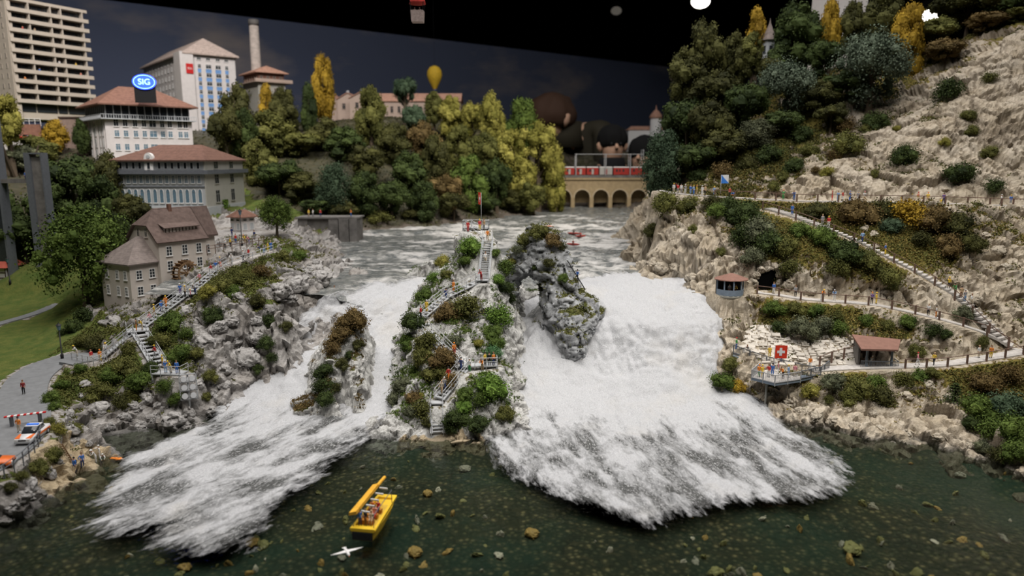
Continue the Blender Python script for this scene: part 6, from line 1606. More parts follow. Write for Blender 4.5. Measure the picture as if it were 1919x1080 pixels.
MB().box(xs_[0] - 2, xs_[-1] + span_ + 8, -.45, -.25, H, H + .9).build('parapet', M_CONC, t)
# train: cars
def car(xa, L, mats, name, label, win=True):
    r = empty(name, (xa, YV + 1.6, zdk + .15), label, 'train car')
    MB().box(0, L, 0, 2.7, .9, 3.5).build('body', mats[0], r)
    m = MB(); N_ = 6
    pr = [(-.05 + 2.8 * j / N_, 3.5 + .45 * math.sin(math.pi * j / N_)) for j in range(N_ + 1)]
    b = len(m.v); m.v += [(0, y, z) for y, z in pr] + [(L, y, z) for y, z in pr]
    for j in range(N_): m.f.append((j, N_ + 1 + j, N_ + 2 + j, j + 1))
    m.f.append(tuple(range(N_ + 1))); m.f.append(tuple(range(N_ + 1, 2 * N_ + 2))[::-1]); m.build('roof', mats[1], r)
    for x in (1.2, L - 1.2):
        bg = MB().box(x - .9, x + .9, .2, 2.5, .25, .9).build('bogie', M_BLK, r)
    if win:
        wm = MB().box(-.35, .35, -.05, 0, 2.0, 2.9).mesh('window', M_GLASS)
        for i in range(int(L / 1.25) - 1): place('window', wm, r, (1.2 + i * 1.25, 0, 0))
    MB().box(L * .5 - .4, L * .5 + .4, -.07, 0, 1.0, 3.0).build('door', mats[2], r)
M_TRED = paint('train_red', (0.42, 0.045, 0.035), .4, .08, 2); M_TGREY = paint('train_grey', (0.46, 0.44, 0.40), .5, .08, 2); M_TROOF = paint('silver_roof', (0.62, 0.60, 0.57), .5, .05, 2)
xs_c = [PY(p, 320, YV + 1.6)[0] for p in (1058, 1079, 1100, 1124, 1150, 1182, 1207, 1236)]
labs = ['red coach with cream door partly behind the forest edge', 'red coach with cream door, second from the forest', 'red coach with grey door beside the grey wagon', 'grey wagon between red train coaches', 'long red locomotive on the viaduct', 'red coach following the locomotive', 'rearmost red coach partly behind the right hill']
for i in range(7):
    car(xs_c[i], xs_c[i + 1] - xs_c[i] - .5, (M_TGREY if i == 3 else M_TRED, M_TROOF, M_TGREY if i in (0, 1) else M_TRED if i != 2 else M_TGREY), 'train_car', labs[i], i not in (3,))
# catenary portals
for i, p in enumerate((1080, 1136, 1182, 1206)):
    xx = PY(p, 300, YV)[0]; r = empty('catenary_portal', (xx, YV + .6, zdk), ['leftmost', 'second', 'third', 'rightmost'][i] + ' grey catenary portal over the train', 'catenary mast', 'catenary portals on the viaduct')
    zt = zat(288 if i < 3 else 280, YV) - zdk
    for y in (0, 4.4): MB().box(-.14, .14, y - .14, y + .14, 0, zt).build('mast', M_RAILG, r)
    MB().box(-.12, .12, 0, 4.4, zt - .4, zt - .15).build('crossbeam', M_RAILG, r)
    if i < 3:
        MB().bar((0, 0, zt - .2), ((11.5, 9.2, 4.9)[i], 0, zt - .2), .22).build('long_beam', M_RAILG, r)
        MB().tube([(0, 2, zt - 1.6), ((11.5, 9.2, 4.9)[i], 2, zt - 1.9)], .06, 5).build('wire', M_BLK, r)

# ---- far castle church on its own mound
xs, ys = span((30, 140, 4)), span((330, 470, 5))
X, Y = np.meshgrid(xs, ys); V = np.stack([X.ravel(), Y.ravel(), 10 + 44 * np.exp(-(((X - 84) / 34) ** 2 + ((Y - 400) / 40) ** 2)).ravel()], 1)
V[:, 2] += fbm(V, 14, 3, 5)
o = np_mesh('ground_far_mound', V, grid_faces(len(ys), len(xs)), M_FAR, True, {'grass': np.full(len(V), .8), 'crack': np.zeros(len(V)), 'wet': np.zeros(len(V)), 'sand': np.zeros(len(V))})
tag(o, 'far green mound under the white castle', kind='structure')
YC = 385; zc0 = zat(258, YC); xc = PY(1228, 240, YC)[0]
t = empty('castle', (xc, YC, zc0 - 4), 'far white castle with a round tower and red cone roof', 'castle')
MB().box(-14, 9, 0, 9, -6, zat(243, YC) - zc0 + 4).build('walls', M_WHITE, t)
MB().hexa([(-14.5, -.5, zat(243, YC) - zc0 + 3.8), (9.5, -.5, zat(243, YC) - zc0 + 3.8), (9.5, 9.5, zat(243, YC) - zc0 + 3.8), (-14.5, 9.5, zat(243, YC) - zc0 + 3.8), (-12, 4, zat(236, YC) - zc0 + 4), (7, 4, zat(236, YC) - zc0 + 4), (7, 5, zat(236, YC) - zc0 + 4), (-12, 5, zat(236, YC) - zc0 + 4)]).build('roof', M_ROOF_S, t)
zt1 = zat(222, YC) - zc0 + 4; zt2 = zat(206, YC) - zc0 + 4
MB().lathe([(3.0, -3), (3.0, zt1)], 14, (0, -1, 0)).build('round_tower', M_WHITE, t, True)
MB().lathe([(3.6, zt1), (3.3, zt1 + 1.2), (1.4, zt2 - .6), (.4, zt2), (.12, zt2 + 2.4)], 14, (0, -1, 0)).build('cone_roof', M_ROOF_S, t, True)
# ---- house and turret on the right hill
p = Vector(PY(1546, 40, 190)); t = empty('hilltop_house', (p.x, 190, 56), 'pale house front between dark trees on the right hilltop', 'house')
h = zat(-40, 190) - 56
MB().box(0, 10.5, 0, 9, -4, h).build('walls', M_PLAST, t); hip_roof(10.5, 9, h, 4, 1, None, .3).build('roof', M_ROOF_B, t)
for u in (2.4, 8.0): window(t, 'R', u, zat(26, 190) - 56, 1.6, 2.6, 'cross', M_GREYW, M_GLASS)
p = Vector(PY(1440, 100, 183)); t = empty('turret', (p.x, 183, 53), 'small white hexagonal turret with pointed dark roof on the right hill', 'turret')
zt = zat(76, 183) - 53; zb_ = zat(106, 183) - 53
MB().lathe([(1.7, zb_ - 9), (1.7, zt)], 6).build('walls', M_GREYW, t); MB().lathe([(2.3, zt), (1.0, zt + 2.2), (.25, zt + 4.0), (.06, zt + 5.2)], 6).build('roof', M_ROOF_G, t)
for a in (-1.57, -2.62, -.52):
    o = place('window', window_meshes(.8, 1.8, 'slot', M_DKSTEEL, M_GLASS)[0], t, (1.5 * math.cos(a), 1.5 * math.sin(a), zb_ + .6), (0, 0, a + 1.5708)); place('pane', window_meshes(.8, 1.8, 'slot', M_DKSTEEL, M_GLASS)[1], o)

# ---- grey lift tower with footbridge, dark frame with blue panel, hut corner
YL = 150; k = YL / F
p = Vector(PY(62, 450, YL)); zg = drop(p.x + 1.5, YL, ('left',)) - .4
t = empty('lift_tower', (p.x, YL, zg), 'tall dark grey slab lift tower beside the big tree', 'tower')
h = zat(289, YL) - zg
MB().box(0, 1.2, 0, 2.2, 0, h).build('side_slab', M_DKSTEEL, t); MB().box(1.2, 3.4, .5, 2.2, 0, h - .5).build('shaft', M_CONC, t); MB().box(3.4, 3.7, 0, 2.2, 0, h).build('edge_slab', M_DKSTEEL, t); MB().box(0, 3.7, 0, 2.2, h, h + .3).build('cap', M_DKSTEEL, t)
zb_ = zat(338, YL)
t = empty('lift_footbridge', (p.x, YL + .6, zb_), 'grey footbridge from the lift tower to the dark frame at the left edge', 'bridge')
MB().box(-8.5, 0, 0, 1.8, -.6, 0).build('deck', M_CONC, t); MB().box(-8.5, 0, 0, .12, 0, .25).build('kerb', M_CONC, t)
p2 = Vector(PY(-17, 400, YL)); zg2 = drop(p2.x, YL, ('left',)) - .4
t = empty('frame_tower', (p2.x, YL + .2, zg2), 'dark framed lift building with a blue lit panel at the left edge', 'tower')
h = zat(215, YL) - zg2
MB().box(2.0, 2.5, 0, 2.4, 0, h).build('side_slab', M_DKSTEEL, t); MB().box(-3, 2.0, .4, 2.4, 0, h).build('shaft', M_GLASS, t); MB().box(-3, 2.5, 0, 2.4, h, h + .4).build('cap', M_DKSTEEL, t)
MB().box(-1.5, 2.0, .3, .4, zat(262, YL) - zg2, zat(243, YL) - zg2).build('blue_panel', glow('blue_lift_light', (0.1, .35, .9), 1.2), t)
YH = 150
pz = Vector(PY(10, 505, YH)); zg = drop(pz.x - 2, YH, ('left',))
t = empty('timber_hut', (pz.x, YH, zg - .3), 'half-timbered hut with red roof cut by the left edge', 'hut')
MB().box(-6, 0, 0, 5, 0, 3.4).build('walls', M_PLAST, t)
MB().hexa([(-7, -.7, 3.2), (.6, -.7, 3.2), (.6, 5.7, 3.2), (-7, 5.7, 3.2), (-7, 2.4, 6.2), (-1.2, 2.4, 6.2), (-1.2, 2.6, 6.2), (-7, 2.6, 6.2)]).build('roof', paint('hut_red_tiles', (0.40, 0.09, 0.06), .8), t)
for z in (.9, 2.0, 3.0): MB().box(-6.05, 0.05, -.06, 0, z, z + .18).build('beam', M_DARKB, t)
for x in (-4, -2, -.18): MB().box(x, x + .18, -.07, 0, 0, 3.3).build('post', M_DARKB, t)

# ---- retaining wall and railing below the tower
t = empty('retaining_wall', PY(112, 235, 212), 'brown retaining wall with dark coping below the apartment tower', 'wall')
t.location.z = zat(258, 212)
MB().box(0, 9, 0, 1.2, -4, zat(222, 212) - t.location.z).build('masonry', paint('brown_masonry', (0.30, 0.22, 0.18), .9, .15, .8), t)
MB().box(-.2, 9.2, -.2, 1.4, zat(222, 212) - t.location.z, zat(222, 212) - t.location.z + .5).build('coping', M_DARKB, t)
t = empty('parking_deck', PY(28, 262, 205), 'pale parking deck with red and blue cars below the tower', 'parking deck')
t.location.z = zat(262, 205)
MB().box(-6, 9, 0, 6, -7, 0).build('deck', M_PLAST, t); MB().box(-6, 3.5, 6, 6.6, -2, 4.5).build('brick_wall', paint('red_brown_brick', (0.26, 0.13, 0.09), .9, .2, .8), t)
rr = empty('railing', (t.location.x - 3, t.location.y + 6.6, t.location.z + 4.5), 'white railing above the brick wall of the parking deck', 'railing')
rails(rr, [rr.location, rr.location + Vector((6.5, 0, 0))], 1.6, 1.6, .14, (1.6, 1.0), .07, M_WHITE, M_WHITE)

# ------------------------------------------------------------------ right bank: kiosk, tunnel, pavilion, lookout, paving
M_REDBR = paint('red_brown_roofing', (0.235, 0.125, 0.095), .8, .12, 1.5)
k = Vector(PY(1367, 551, 113.6))
t = empty('round_kiosk', k, 'round lookout kiosk with red-brown roof beside the right fall', 'kiosk')
t.scale = (.9, .9, .9)
MB().lathe([(0.6, -1.8), (2.3, -.4), (2.4, 0.0)], 16).build('base', M_GREYR, t, True)
m = MB(); N_ = 24
for i in range(N_):
    a, b = math.pi * (1.0 + i / N_), math.pi * (1.0 + (i + 1) / N_)
    m.hexa([(2.4 * math.cos(a), 2.4 * math.sin(a), 0), (2.4 * math.cos(b), 2.4 * math.sin(b), 0), (2.25 * math.cos(b), 2.25 * math.sin(b), 0), (2.25 * math.cos(a), 2.25 * math.sin(a), 0),
            (2.4 * math.cos(a), 2.4 * math.sin(a), 1.0), (2.4 * math.cos(b), 2.4 * math.sin(b), 1.0), (2.25 * math.cos(b), 2.25 * math.sin(b), 1.0), (2.25 * math.cos(a), 2.25 * math.sin(a), 1.0)])
m.build('parapet', M_BLUEG, t)
for a in (3.2, 4.0, 4.71, 5.4, 6.2): MB().box(2.3 * math.cos(a) - .1, 2.3 * math.cos(a) + .1, 2.3 * math.sin(a) - .1, 2.3 * math.sin(a) + .1, 0, 2.7).build('post', M_BLUEG, t)
MB().box(-2.2, 2.2, 0.9, 1.2, 0, 2.7).build('wall_or_dark_backing', M_BLK, t)  # black sheet put in for the darkness behind the kiosk
MB().lathe([(3.05, 2.65), (3.05, 2.8), (.35, 3.75)], 10, (0.2, 0, 0), 1.0, .9).build('roof', M_REDBR, t)
t = empty('tunnel_mouth', (CAVE[0], CAVE[1] + 2.6, CAVE[2]), 'black tunnel opening in the cliff at the start of the middle path', 'tunnel')
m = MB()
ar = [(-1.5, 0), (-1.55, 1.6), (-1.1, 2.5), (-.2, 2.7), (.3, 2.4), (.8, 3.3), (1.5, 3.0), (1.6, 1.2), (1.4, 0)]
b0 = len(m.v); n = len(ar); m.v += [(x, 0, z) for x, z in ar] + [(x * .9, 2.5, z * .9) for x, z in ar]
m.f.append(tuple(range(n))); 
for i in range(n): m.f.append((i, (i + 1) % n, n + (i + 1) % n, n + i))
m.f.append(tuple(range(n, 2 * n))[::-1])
m.build('painted_dark', M_BLACK, t)  # solid black block, the tunnel's inner darkness put into its colour
# rocks framing the tunnel
for (dx, dz, r) in ((-2.0, .8, .9), (-1.8, 2.2, .8), (-.9, 3.0, .8), (.2, 3.2, .7), (1.4, 3.6, .8), (2.1, 2.4, .9), (2.1, .8, .9)):
    o = bpy.data.objects.new('boulder', BOULD[RNG.integers(0, 5)]); o.location = (CAVE[0] + dx, CAVE[1] + 2.7, CAVE[2] + dz); o.scale = (r, r * 1.2, r); o.rotation_euler = tuple(RNG.uniform(0, 6, 3))
    link(o, bank_right); recolor(o, M_BLD_R)

pv = Vector(PY(1612, 690, 99.2))
t = empty('lookout_pavilion', pv, 'blue-grey pavilion with flat red-brown roof on the lower path', 'pavilion', rz=math.radians(-6))
W_ = 5.3
MB().box(0, W_, 0, 3.2, -.35, 0).build('deck', M_BLUEG, t); MB().box(.4, W_ - .6, .6, 3.0, -2.6, -.35).build('base_wall', M_CONC, t)
MB().box(0, W_, 3.0, 3.3, 0, 3.4).build('wall_or_dark_backing', M_DARKB, t); MB().box(0, .3, 1.2, 3.2, 0, 3.2).build('side_wall', M_CONC, t)
for x in (.9, 4.3): MB().box(x - .13, x + .13, .15, .4, 0, 3.0).build('post', M_BLUEG, t)
MB().hexa([(-.3, -.6, 2.75), (W_ - .6, -.6, 2.75), (W_ + .8, 2.2, 3.6), (-.3, 3.4, 3.9), (-.3, -.6, 3.0), (W_ - .6, -.6, 3.0), (W_ + .8, 2.2, 3.85), (-.3, 3.4, 4.15)]).build('roof', M_REDBR, t)
MB().box(.05, W_ - .05, .02, .1, 1.0, 1.1).build('handrail', M_DKSTEEL, t)
m = MB()
for i in range(28): m.box(.05 + i * .19, .1 + i * .19, .03, .08, 0, 1.0)
m.build('baluster_row', M_DKSTEEL, t)['kind'] = 'stuff'
MB().box(W_ - .1, W_, .05, 1.8, 1.0, 1.1).build('handrail', M_DKSTEEL, t)

def parapet(t, a, b, h, fill=True, mat=None):
    """steel parapet of posts, rails and thin bars between two world points"""
    a, b = Vector(a) - t.location, Vector(b) - t.location; mat = mat or M_DKSTEEL; up = Vector((0, 0, 1))
    MB().bar(a + up * h, b + up * h, .1).build('handrail', mat, t); MB().bar(a + up * .08, b + up * .08, .1, .16).build('bottom_rail', mat, t)
    n = max(2, int((b - a).length / 1.9))
    for i in range(n + 1): place('post', post_mesh(.1, h, mat), t, a.lerp(b, i / n) + up * .0)
    m = MB(); q = max(3, int((b - a).length / .17))
    for i in range(q):
        p = a.lerp(b, (i + .5) / q); m.bar(p + up * .1, p + up * h, .045)
    m.build('bar_row', mat, t)['kind'] = 'stuff'
G0, G1, G2, G3 = PY(1374, 662, 103.0), PY(1436, 684, 101.0), PY(1536, 706, 98.2), PY(1553, 692, 99.4)
t = empty('gangway', G0, 'dark steel gangway with barred parapet in front of the paved slope', 'gangway')
for a, b in ((G0, G1), (G1, G2)):
    A_, B_ = Vector(a) - t.location, Vector(b) - t.location
    d = (B_ - A_); d.z = 0; nn = Vector((-d.y, d.x, 0)).normalized()
    MB().hexa([A_ - Vector((0, 0, .5)), B_ - Vector((0, 0, .5)), B_ + nn * 2 - Vector((0, 0, .5)), A_ + nn * 2 - Vector((0, 0, .5)), A_, B_, B_ + nn * 2, A_ + nn * 2]).build('deck', M_GRAVEL, t)
    MB().bar(A_ - Vector((0, 0, .35)), B_ - Vector((0, 0, .35)), .16, .7).build('edge_beam', M_BLUEG, t)
    parapet(t, a, b, 1.25)
parapet(t, G2, G3, 1.25)
ZP = 5.0
pl = [PZ(1408, 708, ZP), PZ(1452, 719, ZP), PZ(1500, 712, ZP), PZ(1502, 700, ZP), PZ(1470, 692, ZP), PZ(1424, 694, ZP)]
cp = sum((Vector(p) for p in pl), Vector()) / 6
t = empty('lookout_platform', (cp.x, cp.y, 0.0), 'hexagonal steel lookout platform on a single pole with the square flag', 'platform')
m = MB().prism([(p[0] - cp.x, p[1] - cp.y) for p in pl], ZP - .35, ZP); m.build('deck', M_BLUEG, t)
MB().prism([((p[0] - cp.x) * .96, (p[1] - cp.y) * .96) for p in pl], ZP, ZP + .03).build('floor_boards', M_GRAVEL, t)
for i in (0, 1, 5): parapet(t, pl[i], pl[(i + 1) % 6], 1.15, mat=M_RAILG)
pp = PZ(1433, 775, 0.0); MB().lathe([(.16, -1.5), (.16, ZP - .3)], 10, (pp[0] - cp.x, pp[1] - cp.y, 0)).build('pole', M_GREYR, t, True)
t2 = empty('lower_gangway', PZ(1502, 706, ZP), 'short blue-grey gangway joining the platform to the shore', 'gangway')
a, b = Vector(PZ(1500, 711, ZP)), Vector(PY(1537, 716, 97.4)); b.z = ZP
d = b - a; nn = Vector((-d.y, d.x, 0)).normalized() * 1.4; o_ = t2.location; z1 = Vector((0, 0, .35))
MB().hexa([a - o_ - z1, b - o_ - z1, b + nn - o_ - z1, a + nn - o_ - z1, a - o_, b - o_, b + nn - o_, a + nn - o_]).build('deck', M_BLUEG, t2)
parapet(t2, a, b, 1.15)

# dry-laid pale stones of the paved slope
M_STONE = paint('pale_paving_stone', (0.62, 0.57, 0.50), .95, .14, 1.5)
SM = []
for i in range(4):
    rng = np.random.default_rng(600 + i)
    m = MB(); w, d, h = .62, .30, .16
    c = [(-w, -d, -h), (w, -d, -h), (w, d, -h), (-w, d, -h), (-w * .9, -d * .85, h), (w * .9, -d * .85, h), (w * .9, d * .85, h), (-w * .9, d * .85, h)]
    m.hexa([(x + rng.uniform(-.06, .06), y + rng.uniform(-.05, .05), z + rng.uniform(-.03, .03)) for x, y, z in c]); SM.append(m.mesh('stone', M_STONE))
from mathutils import Quaternion
cnt = 0
for r_i, py in enumerate(np.arange(614, 684, 4.6)):
    lo = np.interp(py, [612, 655, 684], [1412, 1392, 1448]); hi = np.interp(py, [612, 640, 684], [1470, 1602, 1604])
    for px in np.arange(lo + (r_i % 2) * 7, hi, 13.5):
        h = hitpx(px + RNG.uniform(-2, 2), py, ('right',))
        if h is None or cnt >= 300: continue
        p, dist, n, kk = h
        nn = (n * .6 + Vector((0, -.35, .6))).normalized()
        o = place('stone', SM[cnt % 4], bank_right, p + nn * .04)
        q = nn.to_track_quat('Z', 'X'); 
        xax = Vector((1, -.12, 0)); xax = (xax - nn * xax.dot(nn)).normalized(); yax = nn.cross(xax)
        o.rotation_euler = Matrix((xax, yax, nn)).transposed().to_euler(); s = RNG.uniform(.85, 1.15); o.scale = (s, 1, 1)
        cnt += 1

# ------------------------------------------------------------------ flags
M_FRED = paint('flag_red', (0.72, 0.05, 0.02), .7, .04, 2); M_FWHITE = paint('flag_white', (0.80, 0.80, 0.80), .7, .03, 2); M_FBLUE = paint('flag_blue', (0.05, 0.22, 0.70), .7, .04, 2)
def cloth(w, h, fn, mat, name, parent, y0=0.0, n=10, mask=None):
    """wavy cloth hanging from the pole at x=0, top at z=0"""
    m = MB()
    for j in range(n):
        for i in range(n):
            c = [(i / n, j / n), ((i + 1) / n, j / n), ((i + 1) / n, (j + 1) / n), (i / n, (j + 1) / n)]
            if mask and not mask((i + .5) / n, (j + .5) / n): continue
            m.poly([(a * w, y0 + fn(a, b), -b * h) for a, b in c])
    o = m.build(name, mat, parent); s = o.modifiers.new('t', 'SOLIDIFY'); s.thickness = .03; s.offset = 0
    return o
def flag(base, hpole, w, h, label, kind, rz=0.0):
    t = empty('flag', base, label, 'flag', rz=rz)
    MB().lathe([(.07, -.2), (.05, hpole)], 8).build('pole', M_RAILG, t, True)
    wav = lambda a, b: .10 * w * math.sin(a * 5.5) * a
    if kind == 'cross':
        c = cloth(w, h, wav, M_FRED, 'cloth', t, n=15)
        cr = lambda a, b: (abs(a - .5) < .10 and abs(b - .5) < .31) or (abs(b - .5) < .10 and abs(a - .5) < .31)
        for y in (-.035, .035): cloth(w, h, wav, M_FWHITE, 'white_cross', c, y, n=15, mask=cr)
        for o in c.children: o.location = (0, 0, 0)
    else:
        c = cloth(w, h, wav, M_FWHITE, 'cloth', t, n=14)
        for y in (-.035, .035): cloth(w, h, wav, M_FBLUE, 'blue_half', c, y, n=14, mask=lambda a, b: b > a - .04)
    c.location = (0, 0, hpole)
    return t
p = Vector(PZ(1449, 704, ZP)); flag(p, zat(648, p.y) - ZP, 1.75, 1.85, 'square red flag with white cross above the lookout platform', 'cross', .1)
p = Vector(PZ(902, 423, 24.15)); f_ = flag(p, zat(361, p.y) - 24.15, 1.5, 2.0, 'red flag with white cross on the central rock summit', 'cross', 2.0)
h = hitpx(1350, 366, ('right',)); p = h[0]; flag(p, zat(328, p.y) - p.z, 1.5, 1.6, 'diagonally blue and white flag on the clifftop viewpoint', 'zh', .2)

# ------------------------------------------------------------------ street furniture
def lamp_post(p, h, label):
    t = empty('street_lamp', p, label, 'street lamp')
    MB().lathe([(.22, -.2), (.22, .8), (.10, .9), (.08, h - .9)], 10).build('post', M_BLK, t, True)
    MB().lathe([(.18, h - .9), (.36, h - .2), (.36, h - .15)], 6).build('lantern', M_GLASSB, t); MB().lathe([(.46, h - .15), (.1, h + .1), (.03, h + .3)], 6).build('cap', M_BLK, t)
h = hitpx(117, 674, ('left',)); lamp_post(h[0], zat(608, h[0].y) - h[0].z, 'black lantern lamp post beside the lane bend')
p = Vector(PZ(453, 450, 19.75)); p.z = drop(p.x, p.y, ('left',)); lamp_post(p, zat(394, p.y) - p.z, 'black lantern lamp post on the station square')
p = Vector(PY(15, 500, 146)); p.z = drop(p.x, p.y, ('left',)); lamp_post(p, 5.5, 'black lamp post beside the half-timbered hut')
h = hitpx(357, 775, ('left',)); p = h[0]
t = empty('floodlight_mast', p, 'grey mast carrying a framed panel of six floodlights on the left rocks', 'floodlight')
hm = zat(700, p.y) - p.z
MB().lathe([(.16, -.5), (.13, hm)], 8).build('mast', M_STEEL, t, True)
fr_ = MB(); w, hh = 2.2, 3.6
for a in ((-w / 2, 0), (w / 2 - .14, 0)): fr_.box(a[0], a[0] + .14, -.3, -.12, hm - hh, hm)
for z in (hm - hh, hm - hh * .66, hm - hh * .33, hm - .14): fr_.box(-w / 2, w / 2, -.3, -.12, z, z + .14)
fo = fr_.build('frame', M_STEEL, t); fo.rotation_euler = (0, 0, math.radians(28))
M_LENS = paint('floodlight_lens', (0.75, 0.76, 0.78), .15, .05, 3, 0.0, .8)
for i in range(2):
    for j in range(3):
        l = MB().lathe([(.30, 0), (.42, .12), (.42, .3)], 10).build('lamp', M_RAILG, fo); l.location = (-.52 + i * 1.04, -.3, hm - hh + .62 + j * 1.18); l.rotation_euler = (math.pi / 2, 0, 0)
        g = MB().lathe([(.38, .28), (.38, .34)], 10).build('lens', M_LENS, l)
# striped barrier
a, b = Vector(PZ(10, 800, 4.7)), Vector(PZ(88, 790, 4.8))
t = empty('barrier', a, 'red and white striped barrier across the lane behind the white car', 'barrier')
d = b - a
for q in (.16, .84): MB().box(-.15, .15, -.15, .15, -.2, 1.1).build('stand', M_DKSTEEL, t).location = d * q
for i in range(13):
    MB().bar(d * (i / 13) + Vector((0, 0, 1.15)), d * ((i + 1) / 13) + Vector((0, 0, 1.15)), .12, .4).build('stripe', M_RED if i % 2 == 0 else M_WHITE, t)

# ------------------------------------------------------------------ cars
M_TYRE = paint('tyre_rubber', (0.02, 0.02, 0.02), .9); M_CARW = paint('car_white', (0.72, 0.72, 0.72), .3, .03, 2, 0, .6); M_HEAD = paint('headlamp', (.8, .8, .78), .2, .03, 2, 0, .6)
def loft(sections, name, mat, parent):
    """closed cross-sections along x"""
    m = MB(); n = len(sections[0][1])
    for x, sec in sections: m.v += [(x, y, z) for y, z in sec]
    for i in range(len(sections) - 1):
        for j in range(n): m.f.append((i * n + j, i * n + (j + 1) % n, (i + 1) * n + (j + 1) % n, (i + 1) * n + j))
    m.f.append(tuple(range(n))[::-1]); m.f.append(tuple((len(sections) - 1) * n + j for j in range(n)))
    return m.build(name, mat, parent, True)
def carbody(name, p, rz, body, label, L=4.4, hood=None, bar=False, wagon=False, plain=False):
    t = empty(name, p, label, 'car', rz=rz); w = .9
    def sec(h0, h1, ww): return [(-ww, h0), (-ww * 1.0, (h0 + h1) * .5), (-ww * .93, h1), (ww * .93, h1), (ww * 1.0, (h0 + h1) * .5), (ww, h0)]
    lo = loft([(0, sec(.35, .62, w * .84)), (.12, sec(.26, .72, w * .93)), (.9, sec(.22, .84, w)), (1.4, sec(.22, .90, w)), (3.4, sec(.22, .95, w)), (L - .15, sec(.28, .90, w * .95)), (L, sec(.4, .78, w * .88))], 'body', body, t)
    e = L - .35 if wagon else L - .9
    def cab(ww, z): return [(-ww, .88), (-ww * .86, z), (ww * .86, z), (ww, .88)]
    cabin = loft([(1.25, cab(w * .90, .90)), (2.0, cab(w * .88, 1.42)), (e - .5, cab(w * .86, 1.44)), (e, cab(w * .86, 1.30 if wagon else .95))], 'cabin', M_GLASS, t)
    MB().box(2.02, e - .45, -w * .76, w * .76, 1.41, 1.47).build('roof', body, cabin)
    wm = MB().lathe([(.20, -.11), (.32, -.11), (.32, .11), (.20, .11)], 14).mesh('wheel', M_TYRE); hb = MB().lathe([(.19, -.12), (.19, .12)], 10).mesh('hub', M_STEEL)
    for x in (.85, L - .9):
        for s in (-1, 1):
            o = place('wheel', wm, t, (x, s * (w - .08), .32), (math.pi / 2, 0, 0)); place('hub', hb, o)
    for s in (-1, 1):
        MB().box(-.02, .14, s * .62 - .16, s * .62 + .16, .56, .70).build('headlamp', M_HEAD, t); MB().box(L - .1, L + .02, s * .62 - .14, s * .62 + .14, .62, .76).build('tail_lamp', M_RED, t)
    MB().box(-.06, .2, -.8, .8, .26, .46).build('bumper', M_GREYW if not plain else body, t); MB().box(-.03, .1, -.4, .4, .5, .64).build('grille', M_BLK, t)
    for s in (-1, 1): MB().box(1.5, 1.68, s * (w + .04) - .09, s * (w + .04) + .09, .92, 1.04).build('mirror', body, t)
    if hood:
        for s in (-1, 1): MB().hexa([(.13, s * .82, .735), (.16, s * .30, .75), (1.2, s * .62, .885), (1.2, s * .84, .865), (.13, s * .82, .755), (.16, s * .30, .77), (1.2, s * .62, .905), (1.2, s * .84, .885)][::1]).build('hood_stripe', hood, t)
        for s in (-1, 1): MB().box(1.2, L - .4, s * (w + .0) - .02, s * (w + .0) + .02, .5, .72).build('side_stripe', hood, t)
    if bar:
        bb = MB().box(2.3, 2.6, -.6, .6, 1.47, 1.6).build('light_bar', glow('blue_beacon', (.05, .2, .8), .15), t)
    return t
def on_road(px, py, Z): 
    p = Vector(PZ(px, py, Z)); return p
def set_on(p):
    ok, loc, n_, i_, ob, m_ = SC.ray_cast(bpy.context.evaluated_depsgraph_get(), p + Vector((0, 0, 2.0)), Vector((0, 0, -1)))
    return loc if ok else p
bpy.context.view_layer.update()
p = set_on(Vector(PZ(42, 834, 4.45))); c = carbody('rescue_car', p, math.radians(97), M_CARW, 'white car with orange hood stripes and blue roof lights on the lane', 4.5, M_ORANGE, True)
c.location += Vector((0, 0, .02))
p = set_on(Vector(PZ(28, 868, 4.2))); c = carbody('estate_car', p, math.radians(200), M_ORANGE, 'bright orange estate car cut by the left edge', 4.6, None, False, True)
pk = bpy.data.objects['parking_deck'].location
carbody('parked_car', (pk.x + 5.0, pk.y + 1.3, pk.z), math.radians(178), paint('car_red', (.5, .03, .03), .3), 'red car on the parking deck below the tower', 4.3)
carbody('parked_car', (pk.x + 8.6, pk.y + 3.6, pk.z), math.radians(175), paint('car_blue', (.10, .12, .22), .3), 'dark blue car on the parking deck below the tower', 4.2)

# ------------------------------------------------------------------ boat and gull
a = Vector(PZ(680, 1012, 0)); b = Vector(PZ(727, 946, 0))
t = empty('excursion_boat', a, 'yellow open excursion boat with folded canopy on the pool', 'boat', rz=math.atan2((b - a).y, (b - a).x))
L = (b - a).length
def hsec(w0, w1, z0, z1): return [(-w0, z0), (-w1, z1), (w1, z1), (w0, z0)]
hull = loft([(0, hsec(.95, 1.12, -.10, .85)), (L * .35, hsec(1.0, 1.18, -.15, .75)), (L * .75, hsec(.85, 1.12, -.12, .78)), (L, hsec(.5, .85, .15, .95))], 'hull', M_YELLOW, t)
hull.data.polygons.foreach_set('use_smooth', [False] * len(hull.data.polygons))
MB().box(.45, L - .55, -.92, .92, .77, .80).build('deck_floor', paint('deck_ochre', (.62, .40, .05), .6), t)
for s in (-1, 1): MB().bar((0, s * 1.12, .95), (L, s * .88, 1.0), .22, .26).build('gunwale', M_YELLOW, t)
MB().box(-.05, .5, -1.15, 1.15, .8, 1.12).build('stern_bench', M_YELLOW, t); MB().box(L - .6, L + .05, -.9, .9, .8, 1.1).build('bow_deck', M_YELLOW, t)
MB().box(-.12, -.04, -1.0, 1.0, .0, .75).build('transom', M_BLK, t)
for x in (1.3, 2.4, 3.5): MB().box(x, x + .45, -.55, .85, .8, 1.22).build('bench', paint('bench_orange', (.55, .22, .03), .6), t)
